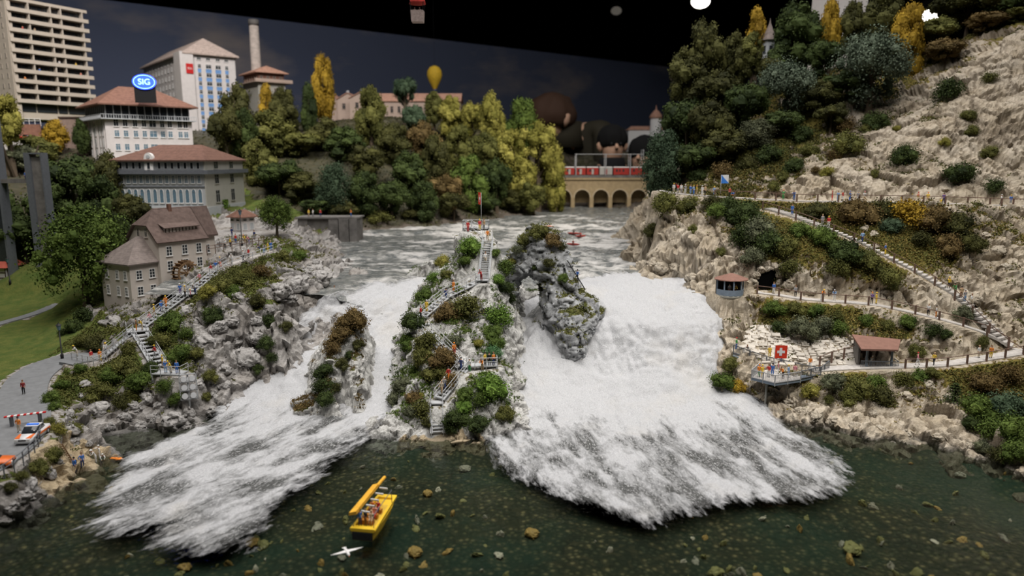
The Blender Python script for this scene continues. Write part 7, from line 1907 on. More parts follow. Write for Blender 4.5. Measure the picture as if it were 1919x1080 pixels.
for (x, y) in ((.3, -1.0), (.3, 1.0), (L - 1.6, -1.0), (L - 1.6, 1.0)): MB().lathe([(.035, .9), (.035, 2.5)], 6, (x, y, 0)).build('canopy_post', M_DKSTEEL, t)
can = MB().hexa([(.1, .55, 2.45), (L - .9, .5, 2.45), (L - .9, 1.25, 2.25), (.1, 1.35, 2.25), (.1, .60, 2.75), (L - .9, .55, 2.75), (L - .9, 1.2, 2.55), (.1, 1.3, 2.55)]); can.tube([(L - 1.2, .62, 2.6), (L + .8, .55, 2.6)], .17, 8)
can = can.build('folded_canopy', paint('canopy_amber', (.80, .42, .04), .6), t)
for x in (.7, 1.9, 3.1, 4.4, 5.6): MB().bar((x, .3, 2.5), (x - .1, -.55, 2.5), .14, .1).build('canopy_rib', M_WHITE, can)
for y in (-1, 1): MB().bar((.2, y * 1.02, 2.42), (L - 1.6, y * 1.02, 2.42), .05).build('canopy_rail', M_DKSTEEL, t)
gp = Vector(PZ(650, 1037, .12))
t = empty('seagull', gp, 'white seagull with spread wings beside the boat', 'bird', rz=math.radians(-62))
m = MB(); m.tube([(-.75, 0, .06), (-.45, 0, .1), (0, 0, .14), (.4, 0, .16), (.62, 0, .16), (.8, 0, .13)], [.05, .14, .2, .15, .13, .02], 8); bd = m.build('body', M_WHITE, t, True)
for s in (-1, 1):
    MB().hexa([(.28, 0, .2), (.34, s * .7, .26), (.05, s * 1.5, .2), (-.2, 0, .18), (.28, 0, .25), (.34, s * .7, .31), (.05, s * 1.5, .23), (-.2, 0, .22)]).build('wing', M_WHITE, t)
MB().hexa([(-.95, -.2, .05), (-.6, -.08, .08), (-.6, .08, .08), (-.95, .2, .05), (-.95, -.2, .09), (-.6, -.08, .13), (-.6, .08, .13), (-.95, .2, .09)]).build('tail', M_WHITE, t)
MB().tube([(.76, 0, .13), (.9, 0, .11)], [.035, .01], 6).build('beak', M_ORANGE, t)

# ------------------------------------------------------------------ balloons, ceiling lamps
def balloon(px, py_basket, Y, r, cols, label, skip=None):
    p = Vector(PY(px, py_basket, Y))
    t = empty('hot_air_balloon', p, label, 'balloon')
    s = r / 5.0
    MB().hexa([(-.95 * s, -.95 * s, 0), (.95 * s, -.95 * s, 0), (.95 * s, .95 * s, 0), (-.95 * s, .95 * s, 0), (-1.05 * s, -1.05 * s, 1.8 * s), (1.05 * s, -1.05 * s, 1.8 * s), (1.05 * s, 1.05 * s, 1.8 * s), (-1.05 * s, 1.05 * s, 1.8 * s)]).build('basket', cols[2], t)
    for x, y in ((-1, -1), (1, -1), (1, 1), (-1, 1)): MB().tube([(x * s, y * s, 1.8 * s), (x * 1.1 * s, y * 1.1 * s, 3.2 * s)], .06 * s, 5).build('rope', M_BLK, t)
    prof = [(1.1, 3.3), (2.4, 6.0), (4.2, 9.4), (5.0, 12.4), (4.6, 15.4), (3.0, 17.6), (1.0, 18.5), (.1, 18.6)]
    n = 12
    for g in range(n):
        m = MB(); q = len(prof)
        for rr_, z in prof:
            for j in range(3):
                a_ = 6.2832 * (g + j / 2) / n; m.v.append((rr_ * s * math.cos(a_), rr_ * s * math.sin(a_), z * s))
        for i in range(q - 1):
            for j in range(2): m.f.append((i * 3 + j, i * 3 + j + 1, i * 3 + 4 + j, i * 3 + 3 + j))
        m.build('gore', cols[g % 2], t, True)
    MB().lathe([(1.4 * s, 2.9 * s), (1.2 * s, 3.6 * s)], 14).build('skirt', cols[3], t, True)
    MB().tube([(0, 0, 18.5 * s), (0, 0, 211.5 - p.z)], .04, 4).build('wire', M_BLK, t)
    return t
M_BASK = paint('basket_wicker', (.42, .33, .30), .9, .2, 3); M_BYEL = paint('balloon_yellow', (.75, .48, .04), .7); M_BBLUE = paint('balloon_blue', (.05, .08, .35), .7); M_BRED = paint('balloon_red', (.6, .06, .05), .7)
balloon(783, 42, 150, 6.0, (M_BRED, M_FWHITE, M_BASK, M_BRED), 'red and white balloon whose wicker basket hangs into view at the top')
balloon(815, 178, 330, 3.4, (M_BYEL, M_BYEL, M_BBLUE, M_BBLUE), 'small yellow balloon floating before the dark backdrop')
def ceiling_lamp(px, py, Y, r, label, s):
    p = Vector(PY(px, py, Y)); t = empty('ceiling_lamp', p, label, 'lamp')
    d = (CAMP - p).normalized(); d = (d + Vector((0, 0, -1.1))).normalized(); q = d.to_track_quat('Z', 'Y').to_euler()
    h = MB().lathe([(r * .5, -2.2 * r), (r * 1.1, -1.2 * r), (r * 1.15, .1)], 18).build('housing', M_BLACK, t, True); h.rotation_euler = q
    g = MB().lathe([(r, 0), (r, .15)], 20).build('lit_disc', glow('lamp_disc', (1, .93, .82), s), t); g.rotation_euler = q
    MB().tube([(0, 0, r), (0, 0, 211.5 - p.z)], .3, 6).build('rod', M_BLACK, t)
BALLOON_P = Vector(PY(783, 42, 150))
ceiling_lamp(1313, 2, 430, 5.2, 'glowing round ceiling lamp at the top centre-right', 6)
ceiling_lamp(1740, 34, 300, 4.2, 'glowing oval ceiling lamp beside the right hilltop trees', 6)
ceiling_lamp(1155, 20, 450, 3.2, 'faint ceiling lamp in the dark', .02)

# ------------------------------------------------------------------ people
CN = {'R': ('red', (.55, .04, .04)), 'B': ('blue', (.05, .16, .50)), 'L': ('light blue', (.25, .42, .68)), 'Y': ('yellow', (.80, .55, .06)), 'O': ('orange', (.80, .25, .04)), 'W': ('white', (.75, .75, .74)), 'K': ('black', (.02, .02, .022)),
      'G': ('grey', (.30, .30, .31)), 'N': ('green', (.08, .32, .10)), 'P': ('pink', (.70, .28, .33)), 'V': ('purple', (.16, .10, .30)), 'T': ('tan', (.48, .34, .20)), 'D': ('dark blue', (.03, .05, .16)), 'S': ('salmon', (.75, .28, .20)), 'M': ('brown', (.20, .10, .05)), 'E': ('beige', (.60, .52, .40)), 'C': ('maroon', (.28, .03, .03))}
M_SKIN = paint('skin_tone', (.62, .38, .26), .6, .05, 3)
M_SHOE = paint('dark_shoe', (.03, .025, .02), .7)
def cloth_mat(c): return paint('clothing_' + CN[c][0].replace(' ', '_'), CN[c][1], .8, .08, 4)
BASE = {'pel': (0, 0, .52), 'spn': (0, 0, .63), 'che': (0, -.005, .75), 'nec': (0, 0, .845), 'hd1': (0, -.008, .90), 'hd2': (0, -.005, .955),
        'shl': (.105, 0, .80), 'ell': (.135, .01, .65), 'wrl': (.135, -.03, .53), 'hal': (.13, -.045, .475), 'shr': (-.105, 0, .80), 'elr': (-.135, .01, .65), 'wrr': (-.135, -.03, .53), 'har': (-.13, -.045, .475),
        'hil': (.055, 0, .49), 'knl': (.06, -.005, .27), 'anl': (.06, .01, .045), 'tol': (.065, -.075, .018), 'hir': (-.055, 0, .49), 'knr': (-.06, -.005, .27), 'anr': (-.06, .01, .045), 'tor': (-.065, -.075, .018)}
BONES = [('pel', 'spn', 1), ('spn', 'che', 1), ('che', 'nec', 1), ('nec', 'hd1', 0), ('hd1', 'hd2', 0), ('che', 'shl', 1), ('shl', 'ell', 1), ('ell', 'wrl', 1), ('wrl', 'hal', 0), ('che', 'shr', 1), ('shr', 'elr', 1), ('elr', 'wrr', 1), ('wrr', 'har', 0),
         ('pel', 'hil', 2), ('hil', 'knl', 2), ('knl', 'anl', 2), ('anl', 'tol', 3), ('pel', 'hir', 2), ('hir', 'knr', 2), ('knr', 'anr', 2), ('anr', 'tor', 3)]
RADII = {'pel': (.085, .06), 'spn': (.078, .055), 'che': (.092, .06), 'nec': (.032, .032), 'hd1': (.054, .06), 'hd2': (.05, .056), 'sh': (.042, .042), 'el': (.03, .03), 'wr': (.022, .022), 'ha': (.02, .026), 'hi': (.062, .062), 'kn': (.042, .042), 'an': (.028, .03), 'to': (.024, .018)}
POSES = {'standing': {}, 
 'hand on hip': {'elr': (-.20, .04, .67), 'wrr': (-.12, -.02, .57), 'har': (-.08, -.03, .56), 'knl': (.075, -.02, .27)},
 'walking': {'knl': (.06, -.09, .28), 'anl': (.06, -.10, .05), 'tol': (.06, -.18, .03), 'knr': (-.06, .02, .27), 'anr': (-.06, .12, .06), 'tor': (-.06, .06, .018), 'ell': (.14, .06, .66), 'wrl': (.135, .06, .54), 'hal': (.13, .06, .49), 'elr': (-.14, -.05, .66), 'wrr': (-.13, -.13, .57), 'har': (-.13, -.17, .54)},
 'waving': {'elr': (-.18, -.02, .88), 'wrr': (-.19, -.05, 1.0), 'har': (-.19, -.06, 1.05)},
 'leaning forward': {'spn': (0, -.05, .63), 'che': (0, -.12, .74), 'nec': (0, -.17, .82), 'hd1': (0, -.205, .865), 'hd2': (0, -.215, .92), 'shl': (.105, -.13, .78), 'shr': (-.105, -.13, .78), 'ell': (.13, -.2, .66), 'elr': (-.13, -.2, .66), 'wrl': (.08, -.29, .63), 'wrr': (-.08, -.29, .63), 'hal': (.05, -.33, .64), 'har': (-.05, -.33, .64)},
 'pointing': {'elr': (-.15, -.12, .78), 'wrr': (-.15, -.25, .80), 'har': (-.15, -.31, .81)},
 'holding a camera': {'ell': (.15, -.08, .70), 'wrl': (.06, -.15, .84), 'hal': (.03, -.15, .88), 'elr': (-.15, -.08, .70), 'wrr': (-.06, -.15, .84), 'har': (-.03, -.15, .88)},
 'sitting': {'pel': (0, 0, .10), 'spn': (0, .01, .21), 'che': (0, 0, .33), 'nec': (0, 0, .43), 'hd1': (0, -.01, .485), 'hd2': (0, -.008, .54), 'shl': (.105, 0, .385), 'shr': (-.105, 0, .385), 'ell': (.14, -.03, .25), 'elr': (-.14, -.03, .25), 'wrl': (.09, -.13, .19), 'wrr': (-.09, -.13, .19), 'hal': (.07, -.18, .17), 'har': (-.07, -.18, .17), 'hil': (.06, -.03, .08), 'hir': (-.06, -.03, .08), 'knl': (.075, -.24, .10), 'knr': (-.075, -.24, .10), 'anl': (.075, -.27, -.10), 'anr': (-.075, -.27, -.10), 'tol': (.08, -.35, -.13), 'tor': (-.08, -.35, -.13)},
 'crouching': {'pel': (0, .06, .20), 'spn': (0, .02, .31), 'che': (0, -.05, .42), 'nec': (0, -.11, .50), 'hd1': (0, -.15, .55), 'hd2': (0, -.16, .60), 'shl': (.105, -.06, .46), 'shr': (-.105, -.06, .46), 'ell': (.13, -.16, .36), 'elr': (-.13, -.16, .36), 'wrl': (.08, -.26, .28), 'wrr': (-.08, -.26, .28), 'hal': (.06, -.31, .24), 'har': (-.06, -.31, .24), 'hil': (.06, .05, .19), 'hir': (-.06, .05, .19), 'knl': (.09, -.14, .27), 'knr': (-.09, -.14, .25), 'anl': (.08, -.02, .045), 'anr': (-.08, -.02, .045), 'tol': (.085, -.10, .018), 'tor': (-.085, -.10, .018)},
}
def figure(pose, hires=False):
    J = dict(BASE); J.update(POSES[pose]); names = list(J)
    me = bpy.data.meshes.new('body'); me.from_pydata([J[n] for n in names], [(names.index(a), names.index(b)) for a, b, c in BONES], [])
    o = bpy.data.objects.new('body', me); COL.objects.link(o)
    md = o.modifiers.new('s', 'SKIN'); md.use_smooth_shade = True
    for i, n in enumerate(names):
        sv = me.skin_vertices[0].data[i]; r = RADII.get(n) or RADII[n[:2]]
        sv.radius = r; sv.use_root = (n == 'pel')
    sb = o.modifiers.new('d', 'SUBSURF'); sb.levels = 2 if hires else 1; sb.render_levels = sb.levels
    ev = o.evaluated_get(bpy.context.evaluated_depsgraph_get())
    m2 = bpy.data.meshes.new_from_object(ev); bpy.data.objects.remove(o); m2.name = 'body'
    m2.materials.clear()
    for _ in range(4): m2.materials.append(M_SKIN)
    n = len(m2.polygons); C = np.empty(n * 3, np.float32); m2.polygons.foreach_get('center', C); C = C.reshape(-1, 3)
    best = np.full(n, 9.0); idx = np.zeros(n, np.int32)
    for a, b, c in BONES:
        A, B = np.array(J[a]), np.array(J[b]); d = B - A; tt = np.clip(((C - A) @ d) / (d @ d), 0, 1)
        dist = np.linalg.norm(C - A - tt[:, None] * d, axis=1) - (0.01 if c in (0, 3) else 0)
        m = dist < best; best[m] = dist[m]; idx[m] = c
    m2.polygons.foreach_set('material_index', idx); m2.polygons.foreach_set('use_smooth', [True] * n); m2.update()
    return m2, J
FIG = {p: figure(p) for p in POSES}
def hair_mesh():
    m = MB(); m.lathe([(.058, -.015), (.064, .01), (.062, .03), (.048, .055), (.02, .068), (.001, .07)], 10, (0, .008, 0)); return m
HAIR = hair_mesh().mesh('hair', M_BARK); me_cap = MB().lathe([(.09, -.002), (.09, .006), (.058, .01), (.056, .04), (.04, .058), (.001, .062)], 10).mesh('hat', M_BARK)
PACK = MB().box(-.07, .07, .05, .13, .58, .80).mesh('backpack', M_BARK)
NPEOPLE = []
LABELS_SEEN = set()
DGP = None
def person(loc, shirt, legs, hair, pose, where, rz=None, scale=1.85, lying=False, group=None, pack=None, hat=None):
    rz = RNG.uniform(-.8, .8) if rz is None else rz
    nm = f'person, {CN[shirt][0]} top, {CN[legs][0]} trousers, {"lying" if lying else pose} {where}' if shirt != legs else f'person all in {CN[shirt][0]}, {"lying" if lying else pose} {where}'
    t = empty('person', loc, nm, 'person', group, rz)
    me, J = FIG[pose]
    b = bpy.data.objects.new('body', me); b.scale = (scale,) * 3; link(b, t)
    for i, mt in enumerate((M_SKIN, cloth_mat(shirt), cloth_mat(legs), M_SHOE)):
        b.material_slots[i].link = 'OBJECT'; b.material_slots[i].material = mt
    hd = Vector(J['hd2'])
    h = bpy.data.objects.new('hat' if hat else 'hair', me_cap if hat else HAIR); h.location = hd * scale + Vector((0, 0, .008 * scale)); h.scale = (scale * 1.02,) * 3; link(h, t)
    recolor(h, cloth_mat(hat or hair))
    if pack: q = bpy.data.objects.new('backpack', PACK); q.scale = (scale,) * 3; link(q, t); recolor(q, cloth_mat(pack))
    if lying: t.rotation_euler = (math.pi / 2, 0, rz); b.location = (0, .10, 0)
    return t
def proj(p):
    d = Vector(p) - CAMP; f_ = d.y * CP - d.z * SP; up = d.y * SP + d.z * CP
    return 959.5 + F * d.x / f_, 540 - F * up / f_
def dense(poly, s=.12): return resample(poly, s)
ZONE = {'up': dense(WALK_UP), 'step': dense(STEP_R), 'mid': dense(WALK_MID), 'low': dense(WALK_LOW), 'road': dense(ROAD_L), 'l1': dense(ST_L1), 'l2': dense(ST_L2), 'l3': dense(ST_L3), 'l4': dense(ST_L4), 'l5': dense(WALK_L5), 'lb': dense(ST_LB), 'lbd': dense(DECK_LB),
        'gang': dense([Vector(G0) + Vector((.5, 1, 0)), Vector(G1) + Vector((.3, 1, 0)), Vector(G2) + Vector((-.4, 1, 0))])}
for i, s in enumerate(ST_C): ZONE[f'c{i}'] = dense(s)
bpy.context.view_layer.update(); DGP = bpy.context.evaluated_depsgraph_get()
def stand(px, py, zone):
    """a standing place: nearest on a path, or on the ground, at a photo position of the feet"""
    if zone in ZONE:
        best = min(ZONE[zone], key=lambda p: (lambda q: (q[0] - px) ** 2 + .25 * (q[1] - py) ** 2)(proj(p)))
        p = Vector(best)
        if zone in ('up', 'mid', 'low', 'road'): p = p + Vector((0, RNG.uniform(-.5, .5), 0))
        o = p + Vector((0, 0, .9))
    elif zone == 'g':
        h = hitpx(px, py); p = h[0]; return p - Vector((0, 0, .02))
    else:
        p = Vector(PZ(px, py, zone)); o = p + Vector((0, 0, 1.0))
    ok, loc, n_, i_, ob, m_ = SC.ray_cast(DGP, o, Vector((0, 0, -1)), distance=3.0)
    return loc if ok else p
PEOPLE = [
 # clifftop viewpoint and path
 (1262,362,'up','W','E','Y','standing','at the far left end of the clifftop viewpoint'),(1270,362,'up','R','G','M','waving','on the clifftop viewpoint'),(1277,363,'up','W','G','K','standing','second in the clifftop viewpoint crowd'),(1283,364,'up','G','W','W','pointing','in the clifftop viewpoint crowd'),(1294,366,'up','B','L','M','standing','amid the clifftop viewpoint crowd'),
 (1299,366,'up','L','B','Y','hand on hip','amid the clifftop viewpoint crowd'),(1306,363,'up','Y','T','O','standing','on the clifftop viewpoint'),(1316,365,'up','W','W','W','standing','on the clifftop viewpoint'),(1322,365,'up','T','K','K','hand on hip','on the clifftop viewpoint'),(1337,367,'up','L','L','Y','standing','below the diagonal flag'),(1366,368,'up','R','K','M','standing','right of the diagonal flag'),(1374,369,'up','B','O','M','crouching','right of the diagonal flag'),
 (1469,374,'up','N','N','O','standing','alone on the clifftop path'),(1488,376,'up','B','B','M','leaning forward','at the clifftop railing'),(1560,376,'up','R','R','R','waving','first of the clifftop group of six'),(1570,376,'up','L','L','M','standing','second of the clifftop group of six'),(1580,376,'up','R','W','W','standing','third of the clifftop group of six'),(1591,375,'up','B','B','B','pointing','fourth of the clifftop group of six'),(1606,376,'up','G','W','G','standing','fifth of the clifftop group of six'),(1620,376,'up','W','T','P','holding a camera','last of the clifftop group of six'),
 (1722,379,'up','S','E','R','hand on hip','right half of the clifftop path'),(1741,379,'up','Y','T','O','standing','right half of the clifftop path'),(1765,379,'up','V','D','K','standing','beside a yellow dog on the clifftop path'),(1872,381,'up','W','K','W','walking','on the footbridge approach'),(1895,382,'up','B','G','Y','standing','at the right end of the clifftop path'),
 # long stairway
 (1484,404,'step','B','B','M','standing','at the top of the stone stairway'),(1541,426,'step','G','G','T','standing','near the top of the stone stairway'),(1552,428,'step','R','W','Y','standing','near the top of the stone stairway'),(1615,455,'step','L','D','M','walking','halfway down the stone stairway'),(1659,480,'step','B','Y','T','hand on hip','on the stone stairway'),(1778,538,'step','Y','K','Y','pointing','on the stone stairway'),(1790,552,'step','N','N','K','leaning forward','on the stone stairway'),(1800,560,'step','T','M','K','standing','on the lower stone stairway'),(1808,567,'step','G','L','G','standing','on the lower stone stairway'),(1819,577,'step','W','E','M','walking','on the lower stone stairway'),
 # middle path
 (1450,551,'mid','B','W','M','standing','before the tunnel mouth'),(1493,559,'mid','G','K','M','walking','on the middle path'),(1537,562,'mid','O','W','Y','leaning forward','on the middle path'),(1565,564,'mid','L','W','W','leaning forward','on the middle path'),(1633,569,'mid','V','K','O','pointing','on the middle path'),(1645,571,'mid','Y','Y','Y','standing','on the middle path'),(1737,592,'mid','W','K','T','standing','on the right part of the middle path'),(1752,594,'mid','W','O','K','standing','on the right part of the middle path'),
 # lower right
 (1380,660,'gang','N','B','R','standing','at the upper end of the gangway'),(1400,664,'gang','G','K','M','leaning forward','near the upper end of the gangway'),(1442,676,'gang','Y','Y','M','standing','behind the square flag'),(1517,690,'gang','O','W','M','walking','at the lower end of the gangway'),(1464,684,'gang','B','D','K','standing','behind the lookout platform'),
 (1422,707,5.03,'O','N','O','standing','at the left corner of the lookout platform'),(1428,708,5.03,'Y','Y','Y','standing','at the left corner of the lookout platform'),(1440,707,5.03,'R','W','M','hand on hip','on the lookout platform'),(1447,705,5.03,'B','B','K','standing','beside the flag pole of the lookout platform'),(1458,701,5.03,'P','W','M','standing','under the square flag'),(1467,710,5.03,'O','K','M','leaning forward','on the lookout platform'),(1477,708,5.03,'L','L','Y','standing','on the lookout platform'),(1489,706,5.03,'P','E','K','standing','at the right corner of the lookout platform'),
 (1719,685,'low','P','W','R','walking','on the lower path right of the pavilion'),(1748,684,'low','Y','K','T','walking','on the lower path right of the pavilion'),(1837,673,'low','W','E','T','standing','at the right end of the lower path'),(1852,671,'low','O','Y','M','standing','at the right end of the lower path'),
 # central rock
 (877,428,24.12,'R','R','W','standing','at the left end of the summit platform'),(899,427,24.12,'R','Y','Y','standing','beside the summit flag'),(907,427,24.12,'T','G','M','standing','beside the summit flag'),(914,452,'c6','O','T','K','walking','near the top of the long central stairs'),(908,486,'c6','W','E','M','walking','on the long central stairs'),(902,527,16.85,'R','C','C','leaning forward','on the landing below the long central stairs'),(850,548,'c5','O','O','M','standing','on the gently rising central stairs'),(834,557,'c5','D','D','K','walking','on the gently rising central stairs'),(800,585,'c4','Y','Y','W','standing','on the left flank stairs of the central rock'),(789,606,11.42,'R','K','M','standing','on the left bend landing of the central rock'),
 (852,672,'c3','O','R','O','walking','on the zigzag stairs of the central rock'),(864,696,'c1','D','D','K','walking','at the top of the steep central stairs'),(880,688,7.38,'W','N','W','standing','at the left end of the crowded central lookout'),(904,687,7.38,'O','T','M','leaning forward','on the crowded central lookout'),(909,685,7.38,'Y','K','K','standing','on the crowded central lookout'),(917,685,7.38,'K','K','K','standing','on the crowded central lookout'),(925,685,7.38,'O','D','M','standing','at the right end of the crowded central lookout'),(834,738,'c1','G','D','W','walking','on the steep central stairs'),(843,730,'c1','R','O','K','walking','on the steep central stairs'),(829,744,'c1','E','T','T','walking','at the foot of the steep central stairs'),
 # left stairs
 (143,668,'road','W','E','Y','leaning forward','at the lookout railing by the lane end'),(176,676,'road','R','W','M','standing','at the lane end'),(188,674,6.2,'O','Y','O','standing','below the left stairs'),(199,668,'l1','W','G','Y','walking','on the lowest left stairs'),(256,620,9.67,'M','O','K','standing','on the branching landing'),(267,619,9.67,'Y','E','W','leaning forward','on the branching landing'),(281,602,'l2','P','G','M','walking','on the stairs below the mill house'),(290,595,'l2','Y','T','Y','walking','on the stairs below the mill house'),(303,585,'l2','B','D','B','walking','on the stairs below the mill house'),(312,578,'l2','O','O','Y','walking','on the stairs below the mill house'),
 (338,553,13.5,'B','V','W','standing','first on the water wheel landing'),(347,553,13.5,'E','K','Y','standing','second on the water wheel landing'),(357,553,13.5,'P','K','Y','standing','third on the water wheel landing'),(366,551,13.5,'G','D','W','leaning forward','fourth on the water wheel landing'),(375,535,'l3','P','M','W','walking','on the stairs beside the water wheel'),(396,516,'l3','R','W','M','walking','at the top of the stairs beside the water wheel'),(405,510,'l4','B','W','M','walking','on the short topmost left stairs'),(413,505,'l4','G','S','Y','walking','on the short topmost left stairs'),(432,495,'l5','W','E','W','leaning forward','on the walk to the station square'),(456,488,'l5','W','K','W','standing','on the walk to the station square'),(466,485,'l5','R','G','W','standing','on the walk to the station square'),(489,477,'l5','D','W','K','leaning forward','on the walk to the station square'),(496,475,'l5','G','L','K','leaning forward','on the walk to the station square'),(502,473,'l5','Y','Y','M','standing','on the walk to the station square'),(508,471,'l5','B','B','T','standing','at the end of the walk to the station square'),
 (290,674,'lb','R','G','Y','walking','on the broad left stairs'),(305,688,6.4,'Y','T','Y','standing','at the foot of the broad left stairs'),(311,699,6.4,'B','L','W','standing','at the left of the small left lookout'),(321,699,6.4,'Y','E','Y','leaning forward','in the middle of the small left lookout'),(332,700,6.4,'B','B','M','standing','at the right of the small left lookout'),(30,751,'road','C','K','M','standing','alone on the asphalt lane'),
 # station square
 (422,466,'g','W','K','W','standing','at the station square railing'),(432,463,'g','Y','K','T','standing','at the station square railing'),(442,456,'g','R','B','M','standing','on the station square'),(435,443,'g','D','D','K','standing','near the kiosk on the station square'),(459,457,'g','Y','T','O','leaning forward','on the station square'),(467,458,'g','P','V','M','leaning forward','on the station square'),(477,449,'g','D','G','M','standing','beside the station kiosk'),
 # beach rescue
 (141,886,'g','B','D','K','standing','on the sandy beach, nearer the water'),(155,877,'g','B','D','M','hand on hip','on the sandy beach, nearer the rocks'),(180,868,'g','W','W','W','leaning forward','at the water edge of the beach'),(187,862,'g','W','W','W','pointing','at the water edge of the beach'),(193,867,'g','W','W','W','crouching','at the water edge of the beach'),(62,833,'road','O','E','K','hand on hip','beside the white rescue car'),
 # arch rock
 (1102,536,'g','B','D','K','standing','on the ledge of the arch rock'),
]
for a in PEOPLE:
    p = stand(a[0], a[1], a[2])
    face = RNG.uniform(-1.2, 1.2)
    person(p, a[3], a[4], a[5], a[6], a[7], face, hat=('Y' if a[5] == 'Y' and RNG.random() < .5 else 'W' if a[5] == 'W' and RNG.random() < .6 else None), pack=('K' if RNG.random() < .10 and a[6] in ('standing', 'walking') else None))
# visitors in special places
person(k + Vector((-.4, -1.2, 0.0)), 'W', 'P', 'K', 'standing', 'on the left in the round kiosk', 0)
person(k + Vector((.5, -1.2, 0.0)), 'Y', 'O', 'M', 'leaning forward', 'on the right in the round kiosk', 0)
person(pv + Vector((1.7, .5, 0)), 'W', 'G', 'W', 'leaning forward', 'in the lookout pavilion', 0)
h = hitpx(206, 862); person(h[0] + Vector((0, 0, .12)), 'O', 'O', 'M', 'standing', 'beside the white-suited helpers', 1.4, lying=True)
h = hitpx(1011, 428, ('arch',)); person(h[0] + Vector((.4, 0, .25)), 'S', 'T', 'M', 'standing', 'on top of the arch rock', 1.5, lying=True)
# pole with the climbing man at the arch rock
pa = hitpx(1063, 495, ('arch',)); pb = hitpx(1097, 540, ('arch',))
A_ = pa[0] if pa else Vector(PY(1063, 492, 113)); B_ = pb[0] if pb else Vector(PY(1097, 541, 111))
t = empty('climbing_pole', B_, 'thin dark pole leaning on the right side of the arch rock', 'pole')
MB().tube([(0, 0, -.2), A_ - B_ + Vector((0, -.2, .6))], .10, 6).build('rod', M_BLK, t)
mid = A_.lerp(B_, .5) + Vector((.15, -.45, -.7)); person(mid, 'B', 'K', 'K', 'walking', 'climbing the leaning pole at the arch rock', 2.0)
h = hitpx(627, 549, ('left',)); person((h[0] if h else Vector(PZ(627, 549, 13.6))) + Vector((0, 0, .1)), 'O', 'O', 'M', 'sitting', 'on the rocks at the lip of the left fall', 1.0)
# ladder and driftwood
a_, b_ = hitpx(112, 838, ('left',))[0] + Vector((0, 0, .35)), hitpx(131, 868, ('left',))[0] + Vector((0, 0, .3))
t = empty('wooden_ladder', b_, 'brown wooden ladder lying on the rocks behind the beach', 'ladder')
for s_ in (-.3, .3): MB().bar(Vector((s_, 0, 0)), a_ - b_ + Vector((s_, 0, 0)), .12).build('side_rail', M_WOODW, t)
for i in range(9): MB().bar((a_ - b_) * ((i + .5) / 9) + Vector((-.3, 0, .02)), (a_ - b_) * ((i + .5) / 9) + Vector((.3, 0, .02)), .08).build('rung', M_WOODW, t)
h = hitpx(862, 832, ('isle',)); p = h[0] if h else Vector(PZ(862, 832, .3))
t = empty('driftwood', p + Vector((0, 0, .12)), 'pale driftwood log on the sand before the central rock', 'log')
MB().tube([(-1.1, -.3, .1), (-.3, 0, .16), (.6, .15, .14), (1.3, .5, .2)], [.12, .2, .18, .07], 8).build('log', paint('pale_driftwood', (.45, .36, .24), .9, .2, 3), t, True)
MB().tube([(.2, .1, .2), (.5, -.3, .42)], [.07, .02], 6).build('branch_stub', paint('pale_driftwood', (.45, .36, .24), .9, .2, 3), t, True)
for i_, dx in enumerate((-.55, .45)): person(BALLOON_P + Vector((dx, -.2, .9)), 'W', 'W', 'W', 'standing', ('on the left', 'on the right')[i_] + ' in the hanging balloon basket', 0)
# boat passengers
bt = bpy.data.objects['excursion_boat']; MX = Matrix.Translation(bt.location) @ Matrix.Rotation(bt.rotation_euler[2], 4, 'Z')
for (x, y, z, s, l, hh, w, po) in ((.95, .6, .82, 'B', 'D', 'K', 'at the stern left of the yellow boat', 'standing'), (1.1, .1, .82, 'K', 'M', 'M', 'at the stern of the yellow boat', 'hand on hip'), (1.5, -.35, 1.22, 'E', 'T', 'T', 'on the first bench of the yellow boat', 'sitting'), (2.6, -.3, 1.22, 'S', 'R', 'M', 'on the second bench of the yellow boat', 'sitting'), (3.7, -.2, 1.22, 'R', 'D', 'K', 'on the third bench of the yellow boat', 'sitting'), (3.7, .4, 1.22, 'O', 'M', 'M', 'beside the red passenger of the yellow boat', 'sitting')):
    person(MX @ Vector((x, y, z)), s, l, hh, po, w, bt.rotation_euler[2] - 1.57 if po == 'sitting' else None, 1.7)
# kayakers in the upper river
M_KAY = paint('kayak_dark_red', (.30, .05, .04), .4)
for (px, py, c, lab) in ((1075, 441, 'K', 'left of two in the upper rapids'), (1088, 445, 'R', 'right of two in the upper rapids'), (1074, 459, 'C', 'alone in the lower rapids')):
    d = ray(px, py); zz_ = float(river_z(170)); p = Vector(PZ(px, py, 15.7)); p.z = float(river_z(p.y)) + .25
    t = empty('kayak', p, f'dark red kayak {lab}', 'kayak', rz=RNG.uniform(-.5, .5))
    MB().tube([(-1.7, 0, .1), (-1.1, 0, .05), (0, 0, 0), (1.1, 0, .05), (1.7, 0, .1)], [.05, .22, .32, .22, .05], 8).build('hull', M_KAY, t, True); MB().tube([(-.6, -.9, .7), (.6, .9, .7)], .035, 5).build('paddle', M_BLK, t)
    person(p + Vector((0, 0, .12)), c, 'K', 'K', 'sitting', f'paddling a kayak {lab}', RNG.uniform(-.5, .5), 1.7)
